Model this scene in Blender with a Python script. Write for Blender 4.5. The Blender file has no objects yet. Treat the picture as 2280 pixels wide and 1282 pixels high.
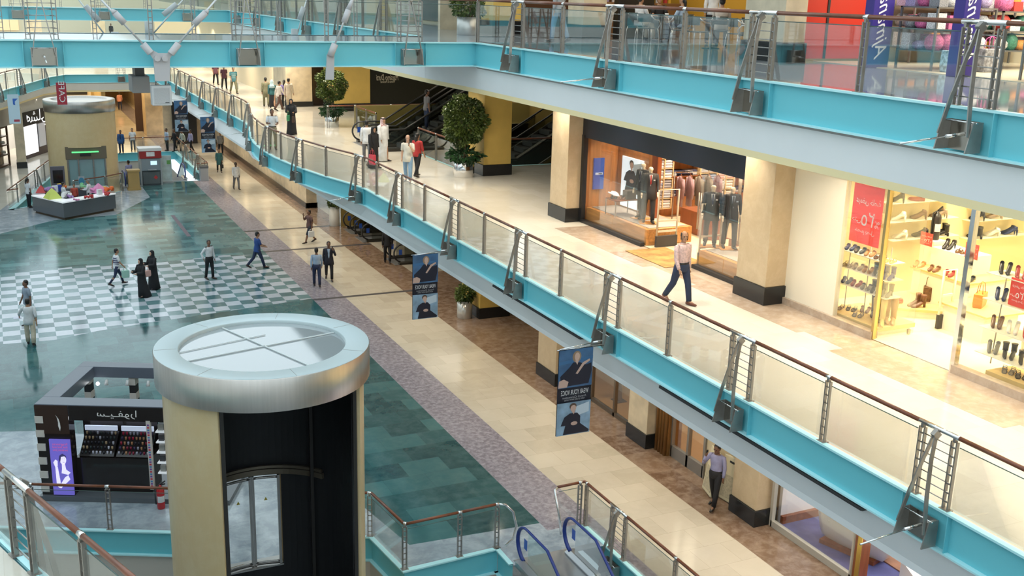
import bpy, bmesh, math, random
from mathutils import Vector, Matrix, Euler
PI = math.pi
scene = bpy.context.scene
COL = scene.collection

# ---------------------------------------------------------------- camera
CAM_Z = 12.3
FPX, PITCH, ROLL, YAW = 2385.41, 0.268536868, -0.0278595359, 0.447476428
_cp, _sp, _cr, _sr, _cy, _sy = math.cos(PITCH), math.sin(PITCH), math.cos(ROLL), math.sin(ROLL), math.cos(YAW), math.sin(YAW)
_f = Vector((_sy*_cp, _cy*_cp, -_sp)); _r = Vector((_cy, -_sy, 0)); _d = _f.cross(_r)
CR = _cr*_r + _sr*_d; CD = -_sr*_r + _cr*_d; CF = _f
cam_d = bpy.data.cameras.new('camera'); cam = bpy.data.objects.new('camera', cam_d); COL.objects.link(cam)
cam_d.sensor_width = 36.0; cam_d.lens = FPX/2280*36; cam_d.clip_start = 0.05; cam_d.clip_end = 400
cam.matrix_world = Matrix(((CR.x, -CD.x, -CF.x, 0), (CR.y, -CD.y, -CF.y, 0), (CR.z, -CD.z, -CF.z, CAM_Z), (0, 0, 0, 1)))
scene.camera = cam
def _ray(u, v): return CR*((u-1140)/FPX) + CD*((v-641)/FPX) + CF
def G(u, v, z=0.0):            # photograph point -> point of the horizontal plane at height z
    d = _ray(u, v); p = d*((z-CAM_Z)/d.z); return Vector((p.x, p.y, z))
def WX(u, v, x):               # -> point of the vertical plane X = x
    d = _ray(u, v); p = d*(x/d.x); return Vector((x, p.y, p.z+CAM_Z))
def WY(u, v, y):
    d = _ray(u, v); p = d*(y/d.y); return Vector((p.x, y, p.z+CAM_Z))

# ---------------------------------------------------------------- sky, lights, exposure
vs = scene.view_settings
vs.view_transform = 'Standard'; vs.look = 'None'; vs.gamma = 1.0; vs.exposure = 0.0; vs.use_curve_mapping = False
world = bpy.data.worlds.new('sky'); scene.world = world; world.use_nodes = True
_bg = world.node_tree.nodes['Background']; _bg.inputs[0].default_value = (0.80, 0.94, 1.0, 1); _bg.inputs[1].default_value = 1.55
def area(name, x, y, z, sx, sy, power, col, rot=(0, 0, 0), spread=PI):
    l = bpy.data.lights.new(name, 'AREA'); l.shape = 'RECTANGLE'; l.size = sx; l.size_y = sy; l.energy = power; l.color = col; l.spread = spread
    o = bpy.data.objects.new(name, l); COL.objects.link(o); o.location = (x, y, z); o.rotation_euler = rot; return o
WARM = (1.0, 0.85, 0.64); WARM2 = (1.0, 0.88, 0.71)
def lamp(name, x, y, z, r, power, col):
    l = bpy.data.lights.new(name, 'AREA'); l.shape = 'DISK'; l.size = r; l.energy = power; l.color = col; l.spread = math.radians(125)
    o = bpy.data.objects.new(name, l); COL.objects.link(o); o.location = (x, y, z)
y = 5.0
while y < 100:                                                   # rows of recessed lamps under both gallery ceilings
    k = 3.0 if y < 60 else 7.0
    for x in (13.0, 15.0):
        lamp('gallery_lamp', x, y, 9.42, .30, 38*k/3, WARM2)
        lamp('gallery_lamp', x-.2, y+1.2, 3.90, .24, 22*k/3, WARM)
    y += k
area('escalator_hall_lamp', 21, 50, 9.3, 6, 16, 350, WARM)
for x in (17.1, 19.0, 21.0, 22.8):
    for y in (20.8, 22.9, 25.0, 27.2): lamp('suit_shop_lamp', x, y, 8.95, .22, 62, (1.0, 0.80, 0.56))
for x in (17.0, 18.8, 20.6, 22.6):
    for y in (7.5, 10, 12.3, 14.6, 16.2, 17.7): lamp('shoe_shop_lamp', x, y, 8.95, .3, 38, (1.0, 0.87, 0.60))
area('stationery_shop_lamp', 19.0, 13.5, 14.9, 4, 9, 900, (1.0, 0.92, 0.75))
area('cafe_lamp', 17.5, 27, 14.9, 8, 9, 350, WARM)
area('door_shop_lamp', 18.5, 21.5, 3.8, 3.5, 8, 260, WARM)
area('boat_shop_lamp', 18.5, 13.8, 3.8, 3.5, 6, 420, (1.0, 0.95, 0.88))
area('corridor_lamp', 8.0, 105, 4.0, 8, 24, 1500, (1.0, 0.74, 0.40))
area('far_gallery_lamp', 6, 118, 9.3, 20, 40, 3000, (1.0, 0.85, 0.60))
area('left_shop_lamp', 0.0, 90, 4.0, 5, 10, 900, (1, 0.95, 0.88))

# ---------------------------------------------------------------- materials
MATS = {}
def mat(name, col, rough=.5, metal=0.0, spec=.5, var=0.0, scale=4.0, emis=0.0, ecol=None, alpha=None, stretch=None, col2=None, bump=0.0, coat=0.0):
    if name in MATS: return MATS[name]
    m = bpy.data.materials.new(name); m.use_nodes = True; nt = m.node_tree; b = nt.nodes['Principled BSDF']
    c = (*col, 1)
    b.inputs['Base Color'].default_value = c; b.inputs['Roughness'].default_value = rough; b.inputs['Metallic'].default_value = metal
    b.inputs['Specular IOR Level'].default_value = spec
    if coat: b.inputs['Coat Weight'].default_value = coat; b.inputs['Coat Roughness'].default_value = .06
    if emis: b.inputs['Emission Color'].default_value = (*(ecol or col), 1); b.inputs['Emission Strength'].default_value = emis
    if var or col2:
        tc = nt.nodes.new('ShaderNodeTexCoord'); mp = nt.nodes.new('ShaderNodeMapping'); n = nt.nodes.new('ShaderNodeTexNoise')
        n.inputs['Scale'].default_value = scale; n.inputs['Detail'].default_value = 5; mp.inputs['Scale'].default_value = stretch or (1, 1, 1)
        nt.links.new(tc.outputs['Object'], mp.inputs[0]); nt.links.new(mp.outputs[0], n.inputs['Vector'])
        r = nt.nodes.new('ShaderNodeMix'); r.data_type = 'RGBA'
        k = 1-var
        r.inputs['A'].default_value = (*(x*k for x in col), 1); r.inputs['B'].default_value = (*(col2 or [min(1, x*(1+var*.6)) for x in col]), 1)
        rp = nt.nodes.new('ShaderNodeValToRGB'); rp.color_ramp.elements[0].position = .35; rp.color_ramp.elements[1].position = .65
        nt.links.new(n.outputs['Fac'], rp.inputs[0]); nt.links.new(rp.outputs[0], r.inputs['Factor']); nt.links.new(r.outputs['Result'], b.inputs['Base Color'])
        if bump:
            bp = nt.nodes.new('ShaderNodeBump'); bp.inputs['Strength'].default_value = bump; bp.inputs['Distance'].default_value = .01
            nt.links.new(n.outputs['Fac'], bp.inputs['Height']); nt.links.new(bp.outputs[0], b.inputs['Normal'])
    MATS[name] = m; return m
def glass(name, tint=(.93, .99, .98), refl=.6, rough=.02):
    if name in MATS: return MATS[name]
    m = bpy.data.materials.new(name); m.use_nodes = True; nt = m.node_tree; nt.nodes.clear()
    o = nt.nodes.new('ShaderNodeOutputMaterial'); t = nt.nodes.new('ShaderNodeBsdfTransparent'); g = nt.nodes.new('ShaderNodeBsdfGlossy'); x = nt.nodes.new('ShaderNodeMixShader'); f = nt.nodes.new('ShaderNodeFresnel')
    mu = nt.nodes.new('ShaderNodeMath'); mu.operation = 'MULTIPLY'; mu.inputs[1].default_value = refl
    f.inputs[0].default_value = 1.45; t.inputs[0].default_value = (*tint, 1); g.inputs['Roughness'].default_value = rough
    nt.links.new(f.outputs[0], mu.inputs[0]); nt.links.new(mu.outputs[0], x.inputs[0]); nt.links.new(t.outputs[0], x.inputs[1]); nt.links.new(g.outputs[0], x.inputs[2]); nt.links.new(x.outputs[0], o.inputs[0])
    MATS[name] = m; return m
def stone(name, ca, cb, tw, th, mortar=(.3, .3, .3), vein=None, rough=.12, msize=.004, offset=.0, nscale=3.0, vamt=.5, spec=.5, ndet=8, rot=0.0, squash=1.0):
    """polished stone tiles laid on the world grid: per-tile tint, veins, thin joints"""
    m = bpy.data.materials.new(name); m.use_nodes = True; nt = m.node_tree; b = nt.nodes['Principled BSDF']; N = nt.nodes.new; L = nt.links.new
    gp = N('ShaderNodeNewGeometry'); br = N('ShaderNodeTexBrick'); mp = N('ShaderNodeMapping'); mp.inputs['Rotation'].default_value = (0, 0, rot)
    L(gp.outputs['Position'], mp.inputs[0]); L(mp.outputs[0], br.inputs['Vector'])
    br.offset = offset; br.squash = 1; br.inputs['Scale'].default_value = 1; br.inputs['Brick Width'].default_value = tw; br.inputs['Row Height'].default_value = th
    br.inputs['Mortar Size'].default_value = msize; br.inputs['Color1'].default_value = (*ca, 1); br.inputs['Color2'].default_value = (*cb, 1); br.inputs['Mortar'].default_value = (*mortar, 1); br.inputs['Bias'].default_value = 0
    n = N('ShaderNodeTexNoise'); n.inputs['Scale'].default_value = nscale; n.inputs['Detail'].default_value = ndet; n.inputs['Roughness'].default_value = .68; n.inputs['Distortion'].default_value = .35
    L(gp.outputs['Position'], n.inputs['Vector'])
    rp = N('ShaderNodeValToRGB'); rp.color_ramp.elements[0].position = .42; rp.color_ramp.elements[1].position = .66; L(n.outputs['Fac'], rp.inputs[0])
    ml = N('ShaderNodeMath'); ml.operation = 'MULTIPLY'; ml.inputs[1].default_value = vamt; L(rp.outputs[0], ml.inputs[0])
    mx = N('ShaderNodeMix'); mx.data_type = 'RGBA'; L(br.outputs['Color'], mx.inputs['A']); mx.inputs['B'].default_value = (*(vein or ca), 1); L(ml.outputs[0], mx.inputs['Factor'])
    L(mx.outputs['Result'], b.inputs['Base Color']); b.inputs['Roughness'].default_value = rough; b.inputs['Specular IOR Level'].default_value = spec
    MATS[name] = m; return m
def checker(name, tw, th, light_a, light_b, dark_a, dark_b, ox=0, oy=0):
    m = bpy.data.materials.new(name); m.use_nodes = True; nt = m.node_tree; b = nt.nodes['Principled BSDF']; N = nt.nodes.new; L = nt.links.new
    gp = N('ShaderNodeNewGeometry'); mp = N('ShaderNodeMapping'); mp.inputs['Location'].default_value = (ox, oy, .5); mp.inputs['Scale'].default_value = (1/tw, 1/th, 0)
    L(gp.outputs['Position'], mp.inputs[0])
    ck = N('ShaderNodeTexChecker'); ck.inputs['Scale'].default_value = 1; L(mp.outputs[0], ck.inputs['Vector'])
    fl = N('ShaderNodeVectorMath'); fl.operation = 'FLOOR'; L(mp.outputs[0], fl.inputs[0])
    wn = N('ShaderNodeTexWhiteNoise'); wn.noise_dimensions = '3D'; L(fl.outputs[0], wn.inputs['Vector'])
    n = N('ShaderNodeTexNoise'); n.inputs['Scale'].default_value = 3.5; n.inputs['Detail'].default_value = 8; n.inputs['Distortion'].default_value = 1.5; L(gp.outputs['Position'], n.inputs['Vector'])
    av = N('ShaderNodeMath'); av.operation = 'MULTIPLY_ADD'; av.inputs[1].default_value = .55; L(wn.outputs['Value'], av.inputs[0])
    nm = N('ShaderNodeMath'); nm.operation = 'MULTIPLY'; nm.inputs[1].default_value = .5; L(n.outputs['Fac'], nm.inputs[0]); L(nm.outputs[0], av.inputs[2])
    A = N('ShaderNodeMix'); A.data_type = 'RGBA'; A.inputs['A'].default_value = (*light_a, 1); A.inputs['B'].default_value = (*light_b, 1); L(av.outputs[0], A.inputs['Factor'])
    D = N('ShaderNodeMix'); D.data_type = 'RGBA'; D.inputs['A'].default_value = (*dark_a, 1); D.inputs['B'].default_value = (*dark_b, 1); L(av.outputs[0], D.inputs['Factor'])
    X = N('ShaderNodeMix'); X.data_type = 'RGBA'; L(ck.outputs['Fac'], X.inputs['Factor']); L(D.outputs['Result'], X.inputs['A']); L(A.outputs['Result'], X.inputs['B'])
    L(X.outputs['Result'], b.inputs['Base Color']); b.inputs['Roughness'].default_value = .13
    MATS[name] = m; return m

# ---------------------------------------------------------------- mesh building
class MB:
    def __init__(s): s.bm = bmesh.new()
    def _fin(s, fs, mi, sm):
        for f in fs: f.material_index = mi; f.smooth = sm
        return fs
    def poly(s, pts, mi=0, sm=False):
        return s._fin([s.bm.faces.new([s.bm.verts.new(p) for p in pts])], mi, sm)
    def box(s, c, d, mi=0, rz=0.0, R=None):
        hx, hy, hz = d[0]/2, d[1]/2, d[2]/2; c = Vector(c)
        M = R if R is not None else Matrix.Rotation(rz, 3, 'Z')
        v = [s.bm.verts.new(c + M @ Vector((x*hx, y*hy, z*hz))) for x in (-1, 1) for y in (-1, 1) for z in (-1, 1)]
        return s._fin([s.bm.faces.new([v[i] for i in q]) for q in ((0, 1, 3, 2), (4, 6, 7, 5), (0, 4, 5, 1), (2, 3, 7, 6), (0, 2, 6, 4), (1, 5, 7, 3))], mi, False)
    def bb(s, x0, x1, y0, y1, z0, z1, mi=0): return s.box(((x0+x1)/2, (y0+y1)/2, (z0+z1)/2), (abs(x1-x0), abs(y1-y0), abs(z1-z0)), mi)
    def bar(s, a, b, w, h, mi=0, up=(0, 0, 1)):
        a, b = Vector(a), Vector(b); z = (b-a); L = z.length; z.normalize(); u = Vector(up)
        if abs(z.dot(u)) > .98: u = Vector((1, 0, 0))
        x = u.cross(z).normalized(); y = z.cross(x)
        return s.box((a+b)/2, (w, h, L), mi, R=Matrix((x, y, z)).transposed())
    def loft(s, rings, mi=0, sm=True, cap=True, closed=True):
        vr = [[s.bm.verts.new(p) for p in r] for r in rings]; fs = []; n = len(rings[0])
        for a, b in zip(vr, vr[1:]):
            for i in range(n if closed else n-1):
                j = (i+1) % n; fs.append(s.bm.faces.new((a[i], a[j], b[j], b[i])))
        s._fin(fs, mi, sm)
        if cap and closed: s._fin([s.bm.faces.new(vr[0][::-1]), s.bm.faces.new(vr[-1])], mi, False)
        return fs
    def tube(s, pts, r, n=8, mi=0, sm=True, cap=True, closed=False):
        pts = [Vector(p) for p in pts]; rs = r if isinstance(r, (list, tuple)) else [r]*len(pts); rings = []; px = None
        for i, p in enumerate(pts):
            if closed: t = pts[(i+1) % len(pts)] - pts[i-1]
            else: t = pts[min(i+1, len(pts)-1)] - pts[max(i-1, 0)]
            t.normalize()
            if px is None: px = t.orthogonal().normalized()
            px = (px - t*px.dot(t)).normalized(); py = t.cross(px)
            q = rs[i]; qa, qb = (q if isinstance(q, tuple) else (q, q))
            rings.append([p + px*math.cos(2*PI*k/n)*qa + py*math.sin(2*PI*k/n)*qb for k in range(n)])
        if closed: rings.append(rings[0])
        return s.loft(rings, mi, sm, cap and not closed)
    def lathe(s, prof, c=(0, 0, 0), n=24, mi=0, sm=True, a0=0.0, a1=2*PI, cap=False):
        c = Vector(c); full = abs(a1-a0-2*PI) < 1e-6; k = n if full else n+1; fs = []
        rows = [[s.bm.verts.new(c + Vector((r*math.cos(a0+(a1-a0)*i/n), r*math.sin(a0+(a1-a0)*i/n), z))) for i in range(k)] for r, z in prof]
        for a, b in zip(rows, rows[1:]):
            for i in range(n):
                j = (i+1) % k if full else i+1; fs.append(s.bm.faces.new((a[i], a[j], b[j], b[i])))
        s._fin(fs, mi, sm)
        if cap and full:
            for r in (rows[0][::-1], rows[-1]): s._fin([s.bm.faces.new(r)], mi, False)
        return fs
    def ell(s, c, r, n=12, mi=0, R=None):
        c = Vector(c); rx, ry, rz = r if isinstance(r, (tuple, list)) else (r, r, r); m = n//2; M = R or Matrix.Identity(3)
        rings = [[c + M @ Vector((rx*math.sin(PI*j/m)*math.cos(2*PI*i/n), ry*math.sin(PI*j/m)*math.sin(2*PI*i/n), -rz*math.cos(PI*j/m))) for i in range(n)] for j in range(1, m)]
        f = s.loft(rings, mi, True, True)
        return f
    def prism(s, pts, z0, z1, mi=0, sm=False):
        lo = [s.bm.verts.new((p[0], p[1], z0)) for p in pts]; hi = [s.bm.verts.new((p[0], p[1], z1)) for p in pts]; n = len(pts)
        fs = [s.bm.faces.new(lo[::-1]), s.bm.faces.new(hi)]
        side = [s.bm.faces.new((lo[i], lo[(i+1) % n], hi[(i+1) % n], hi[i])) for i in range(n)]
        s._fin(fs, mi, False); s._fin(side, mi, sm); return fs+side
    def extr(s, pts, d, mi=0):        # any planar outline pushed along d
        a = [s.bm.verts.new(p) for p in pts]; b = [s.bm.verts.new(Vector(p)+Vector(d)) for p in pts]; n = len(pts)
        return s._fin([s.bm.faces.new(a[::-1]), s.bm.faces.new(b)]+[s.bm.faces.new((a[i], a[(i+1) % n], b[(i+1) % n], b[i])) for i in range(n)], mi, False)
    def mesh(s, name='mesh', weld=False):
        if weld: bmesh.ops.remove_doubles(s.bm, verts=s.bm.verts, dist=1e-4)
        bmesh.ops.recalc_face_normals(s.bm, faces=s.bm.faces)
        me = bpy.data.meshes.new(name); s.bm.to_mesh(me); s.bm.free(); return me
    def build(s, name, mats, parent=None, **kw):
        return obj(name, s.mesh(name), mats, parent, **kw)
KID = {}
def obj(name, me, mats, parent=None, bevel=0, label=None, local=False):
    if not isinstance(mats, (list, tuple)): mats = [mats]
    if mats and len(me.materials) == 0:
        for m in mats: me.materials.append(m)
    o = bpy.data.objects.new(name, me); COL.objects.link(o)
    if parent is not None:
        o.parent = parent; KID.setdefault(parent.name, []).append(o)
        if not local: o.matrix_parent_inverse = world_of(parent).inverted()
    if bevel:
        b = o.modifiers.new('edge', 'BEVEL'); b.width = bevel; b.segments = 2; b.limit_method = 'ANGLE'
    if label: o['label'] = label
    return o
def world_of(o):
    m = Matrix.LocRotScale(o.location, o.rotation_euler, o.scale)
    return (world_of(o.parent) @ o.matrix_parent_inverse @ m) if o.parent else m
def tag(o, label, cat, group=None, kind=None):
    o['label'] = label; o['category'] = cat
    if group: o['group'] = group
    if kind: o['kind'] = kind
    return o
def thing(name, label, cat, loc=(0, 0, 0), rz=0.0, group=None):
    e = bpy.data.objects.new(name, None); e.empty_display_size = .2; COL.objects.link(e); e.location = loc; e.rotation_euler = (0, 0, rz)
    return tag(e, label, cat, group)
def struct(name, m, mats, **kw):
    o = m.build(name, mats, **kw); o['kind'] = 'structure'; return o
def dup(o, loc=None, rz=None, label=None, group=None, parent=None, scale=None):
    c = o.copy(); COL.objects.link(c)
    if parent is not None: c.parent = parent; KID.setdefault(parent.name, []).append(c)
    if loc is not None: c.location = loc
    if rz is not None: c.rotation_euler = (0, 0, rz)
    if scale is not None: c.scale = (scale,)*3
    if label: c['label'] = label
    if group: c['group'] = group
    for ch in list(KIDS(o)): dup(ch, parent=c)
    return c
def KIDS(o): return KID.get(o.name, [])
def textmesh(m, s, size, origin, ux, uz, mi=0, mirror=True, depth=.004, align='CENTER', shear=0.0, w=None):
    """flat lettering added to MB m: origin = centre, ux = reading direction seen by a viewer, uz = up; the whole place is seen mirror-reversed"""
    c = bpy.data.curves.new('lettering', 'FONT'); c.body = s; c.align_x = align; c.align_y = 'CENTER'; c.size = size; c.shear = shear; c.resolution_u = 2
    o = bpy.data.objects.new('lettering', c); COL.objects.link(o); bpy.context.view_layer.update()
    me = bpy.data.meshes.new_from_object(o.evaluated_get(bpy.context.evaluated_depsgraph_get()))
    bpy.data.objects.remove(o); bpy.data.curves.remove(c)
    ux, uz, origin = Vector(ux), Vector(uz), Vector(origin); k = -1 if mirror else 1
    xs = [v.co.x for v in me.vertices] or [0]; W = max(xs)-min(xs); sx = (w/W if w and W else 1)
    vv = [s_ for s_ in (m.bm.verts.new(origin + ux*(v.co.x*k*sx) + uz*v.co.y) for v in me.vertices)]
    fs = []
    for p in me.polygons:
        try: fs.append(m.bm.faces.new([vv[i] for i in p.vertices]))
        except ValueError: pass
    m._fin(fs, mi, False); bpy.data.meshes.remove(me)
def rnd(*a): return random.uniform(*a)
random.seed(7)

# palette
TEAL = mat('teal_painted_steel', (.17, .58, .66), .38, 0, .4)
TEAL_EDGE = mat('pale_teal_flange', (.50, .86, .90), .35)
WHITE = mat('white_plaster', (.86, .875, .88), .6, var=.03, scale=.6)
CREAM = mat('cream_plaster_lamp_tint', (.95, .78, .44), .6)  # strong cream puts warm lamp light into the gallery lip's colour
STEEL = mat('brushed_steel', (.42, .40, .38), .33, .9, var=.18, scale=3, stretch=(30, 30, 1))
DSTEEL = mat('dark_bronze_steel', (.34, .32, .295), .40, .7, var=.1, scale=6)
CHROME = mat('polished_chrome', (.8, .8, .8), .12, 1)
WOODRAIL = mat('red_brown_wood_rail', (.20, .065, .03), .3, 0, .5, var=.25, scale=3, stretch=(1, 1, 1))
GLASSM = glass('clear_green_glass', (.978, .993, .99), .45)
SHOPGLASS = glass('clear_shop_glass', (.985, .995, .99), .3)
LIMEST = mat('honey_limestone', (.60, .45, .27), .35, var=.22, scale=3.5)
LIMEST2 = mat('pale_limestone', (.66, .56, .40), .3, var=.16, scale=2.2)
YELLOW = mat('yellow_plaster', (.72, .50, .13), .5, var=.06, scale=1.5)
BLACKST = mat('black_stone_base', (.016, .017, .018), .2)
BLACK = mat('black_lacquer', (.012, .012, .014), .18)
MATT = mat('matt_black', (.018, .018, .02), .6)
GREY = mat('grey_lacquer', (.115, .125, .14), .22)
SILVER = mat('silver_paint', (.42, .44, .46), .4, .3)
from mathutils.geometry import tessellate_polygon
# ---------------------------------------------------------------- floors
GREEN = stone('green_marble_tiles', (.012, .080, .092), (.12, .26, .265), 1.16, .58, (.04, .09, .09), (.17, .30, .29), .11, .003, .5, 2.4, .35)
DGREEN = stone('dark_green_marble_tiles', (.006, .055, .062), (.045, .152, .155), 1.16, .87, (.02, .06, .06), (.12, .24, .23), .11, .003, .37, 2.2, .32)
PURPLE = stone('purple_vein_marble', (.20, .175, .21), (.25, .22, .255), 1.3, 1.3, (.2, .18, .2), (.46, .44, .48), .14, .002, 0, 7.0, .75, ndet=14)
BEIGE = stone('beige_marble_tiles', (.47, .42, .335), (.58, .53, .435), .87, .87, (.38, .32, .24), (.62, .57, .48), .12, .004, .5, 1.6, .4)
CREAMF = stone('cream_marble_tiles', (.66, .61, .51), (.72, .68, .59), .9, .9, (.58, .52, .42), (.75, .71, .63), .11, .003, .5, 1.3, .4)
BROWN = stone('brown_marble', (.155, .095, .06), (.25, .165, .11), 1.3, 1.3, (.15, .10, .07), (.36, .27, .21), .14, .002, 0, 3.5, .7, ndet=14)
TAUPE = stone('taupe_marble', (.40, .30, .22), (.52, .42, .33), 1.3, 1.3, (.4, .32, .25), (.60, .52, .44), .12, .002, 0, 4.0, .6, ndet=12)
GREYM = stone('blue_grey_marble', (.25, .30, .345), (.33, .38, .43), 1.4, 1.4, (.25, .28, .30), (.55, .61, .66), .13, .002, 0, 2.2, .65, ndet=12)
DARKLINE = mat('dark_expansion_joint', (.075, .07, .075), .3)
CHECK = checker('checkered_marble', .58, .58, (.34, .39, .43), (.62, .64, .70), (.010, .065, .074), (.16, .28, .29), .1, .12)
UPFLOOR = stone('grey_granite_floor', (.30, .36, .42), (.36, .42, .47), .9, .9, (.28, .33, .38), (.45, .50, .55), .06, .002, 0, 1.5, .4)
def plate(m, outer, holes, z, mi):
    loops = [[Vector((*p, z)) for p in q] for q in [outer]+list(holes)]; flat = [p for q in loops for p in q]
    vs_ = [m.bm.verts.new(p) for p in flat]; fs = []
    for t in tessellate_polygon(loops): fs.append(m.bm.faces.new([vs_[i] for i in t]))
    for f in fs:
        f.normal_update()
        if f.normal.z < 0: f.normal_flip()
    m._fin(fs, mi, False)
def rect(x0, x1, y0, y1): return [(x0, y0), (x1, y0), (x1, y1), (x0, y1)]
PIT = [(-14, 31.77), (2.95, 23.55), (2.95, 21.6), (5.4, 21.6), (5.4, 22.37), (6.9, 21.66), (7.15, 19.95), (9.45, 20.05), (9.45, 19.2), (10.88, 19.2)]
FARPIT = [(-.05, 64.4), (5.3, 67.6), (6.4, 68.6), (6.4, 71.0), (10.88, 71.0), (10.88, 84.5), (6.5, 84.5), (2.6, 75.2)]
GB = [(-14, 36.5), (-1.5, 31.6), (.3, 31.0), (5.6, 27.6), (7.0, 24.4), (7.62, 20.95), (10.88, 20.75)]
FG = [(-14, 50.5), (-.56, 58.2), (2.06, 60.8), (5.2, 61.3), (7.6, 66.0), (7.6, 70.9), (6.45, 70.95)]
CK = [(-14, 40.7), (1.0, 39.5), (2.6, 40.1), (5.2, 40.6), (10.88, 41.6), (10.88, 49.6), (9.0, 50.2), (6.0, 49.7), (2.7, 50.2), (-.6, 49.7), (-14, 50.0)]
fl = MB(); FM = [GREEN, PURPLE, BEIGE, BROWN, GREYM, DARKLINE, CHECK, DGREEN, CREAMF]
plate(fl, GB[::-1]+PIT, [], 0, 4)                                                     # grey marble round the near well
plate(fl, [(-14, 36.5)]+GB[1:]+[(10.88, 41.6)]+CK[3::-1], [], 0, 7)
plate(fl, CK, [], 0, 6)
plate(fl, CK[5:]+FG+[(6.4, 71.0), (10.88, 71.0)], [], 0, 0)
plate(fl, [(-14, 50.5)]+FG[1:]+FARPIT[2:0:-1]+FARPIT[0:1]+FARPIT[:5:-1]+[(-14, 90)], [], 0, 4)
plate(fl, [(-14, 90), (6.5, 84.5), (10.88, 84.5), (10.88, 130), (-14, 130)], [], 0, 2)
for y0, y1 in ((20.35, 41.25), (41.5, 50.1), (50.38, 54.8), (55.1, 71.0), (84.5, 130)): fl.poly([(x, y, 0) for x, y in rect(10.88, 12.2, y0, y1)], 1)
for y0, y1 in ((71.0, 84.5),): fl.poly([(x, y, 0) for x, y in rect(11.95, 12.2, y0, y1)], 1)
fl.poly([(x, y, 0) for x, y in rect(11.85, 12.2, -6, 20.35)], 1); fl.poly([(x, y, 0) for x, y in rect(10.88, 11.85, 19.2, 20.35)], 4)
for y0, y1 in ((-6, 41.25), (41.5, 50.1), (50.38, 54.8), (55.1, 130)):
    fl.poly([(x, y, 0) for x, y in rect(12.2, 14.8, y0, y1)], 2); fl.poly([(x, y, 0) for x, y in rect(14.8, 16.2, y0, y1)], 3)
for y0, y1 in ((41.25, 41.5), (50.1, 50.38), (54.8, 55.1)): fl.poly([(x, y, 0) for x, y in rect(10.88, 16.2, y0, y1)], 5)
fl.poly([(x, y, 0) for x, y in rect(16.2, 30, -6, 29)], 2); fl.poly([(x, y, 0) for x, y in rect(16.2, 30, 29, 44)], 3); fl.poly([(x, y, 0) for x, y in rect(16.2, 30, 44, 130)], 2)
for p in ([(-14, 56), (-.75, 60.5), (-.5, 64.4), (2.3, 75.4), (6.3, 84.6), (6.3, 90), (-14, 90)],): fl.poly([(x, y, .003) for x, y in p], 8)
struct('floor', fl, FM)
j = MB(); j.bb(7.97, 8.17, 54.7, 60.3, .001, .004); struct('trim_12', j, mat('purple_joint', (.12, .08, .11), .4))
wl = MB()                                                                            # sides of the two wells and the lower floor
b0 = mat('well_wall_paint', (.60, .56, .50), .6)
for P_ in (PIT+[(11.85, 19.2), (11.85, -6)], FARPIT+FARPIT[:1]):
    for a, b in zip(P_, P_[1:]): wl.poly([(*a, -.62), (*b, -.62), (*b, -5.5), (*a, -5.5)], 0)
wl.poly([(x, y, -5.5) for x, y in rect(-16, 14, -6, 95)], 1)
struct('wall_lower', wl, [b0, GREYM])
# middle floor
MID = [(11.45, -3), (11.45, 12), (11.45, 24), (11.45, 36), (11.25, 37.2), (10.78, 39.1), (10.38, 41.4), (10.12, 44.0), (10.1, 46.4), (10.25, 48.6), (10.55, 50.7), (10.95, 52.7), (11.28, 54.6), (11.4, 56.2), (11.38, 62), (11.3, 77), (11.25, 88)]
LEFT = [(-3.0, 64), (-.35, 72.6), (.36, 76.1), (1.5, 79.6), (3.45, 85.9), (4.6, 88.0), (7, 88.1), (9.6, 88.1), (11.25, 88)]
fm = MB()
plate(fm, MID+[(15.1, 88), (15.1, -3)], [], 5.5, 0)
J = [(15.1, -3), (15.1, 11.5), (14.7, 11.5), (14.7, 15.8), (15.2, 15.8), (15.2, 17.0), (14.9, 17), (14.9, 21), (15.2, 21), (15.2, 23), (14.8, 23), (14.8, 28.0), (15.1, 28.0)]
fm.poly([(15.1, 28.0, 5.5), (15.1, -3, 5.5), (16.1, -3, 5.5), (16.1, 28.0, 5.5)], 1)
for y0, y1, x in ((11.5, 15.8, 14.72), (17, 21, 14.9), (23, 28, 14.8)): fm.bb(x, 15.1, y0, y1, 5.497, 5.503, 1)
fm.poly([(15.1, 28, 5.5), (30, 28, 5.5), (30, 39.2, 5.5), (15.1, 39.2, 5.5)], 0)
fm.poly([(15.1, 39.2, 5.5), (16.2, 39.2, 5.5), (16.2, 52.5, 5.5), (15.1, 52.5, 5.5)], 0)
fm.poly([(15.1, 52.5, 5.5), (30, 52.5, 5.5), (30, 88, 5.5), (15.1, 88, 5.5)], 0)
plate(fm, LEFT[::-1]+[(-14, 64), (-14, 150), (30, 150), (30, 88)], [], 5.5, 0)
struct('floor_middle', fm, [CREAMF, TAUPE])
NL = [(-3.2, 21.18), (-.39, 13.37), (.76, 10.18), (4.0, 1.2)]
f2 = MB(); plate(f2, [(-3.25, 21.18), (-.44, 13.35), (.71, 10.16), (3.95, 1.2), (-14, 1.2), (-14, 21.2)], [], 5.5, 0); struct('floor_left', f2, CREAMF)
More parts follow.
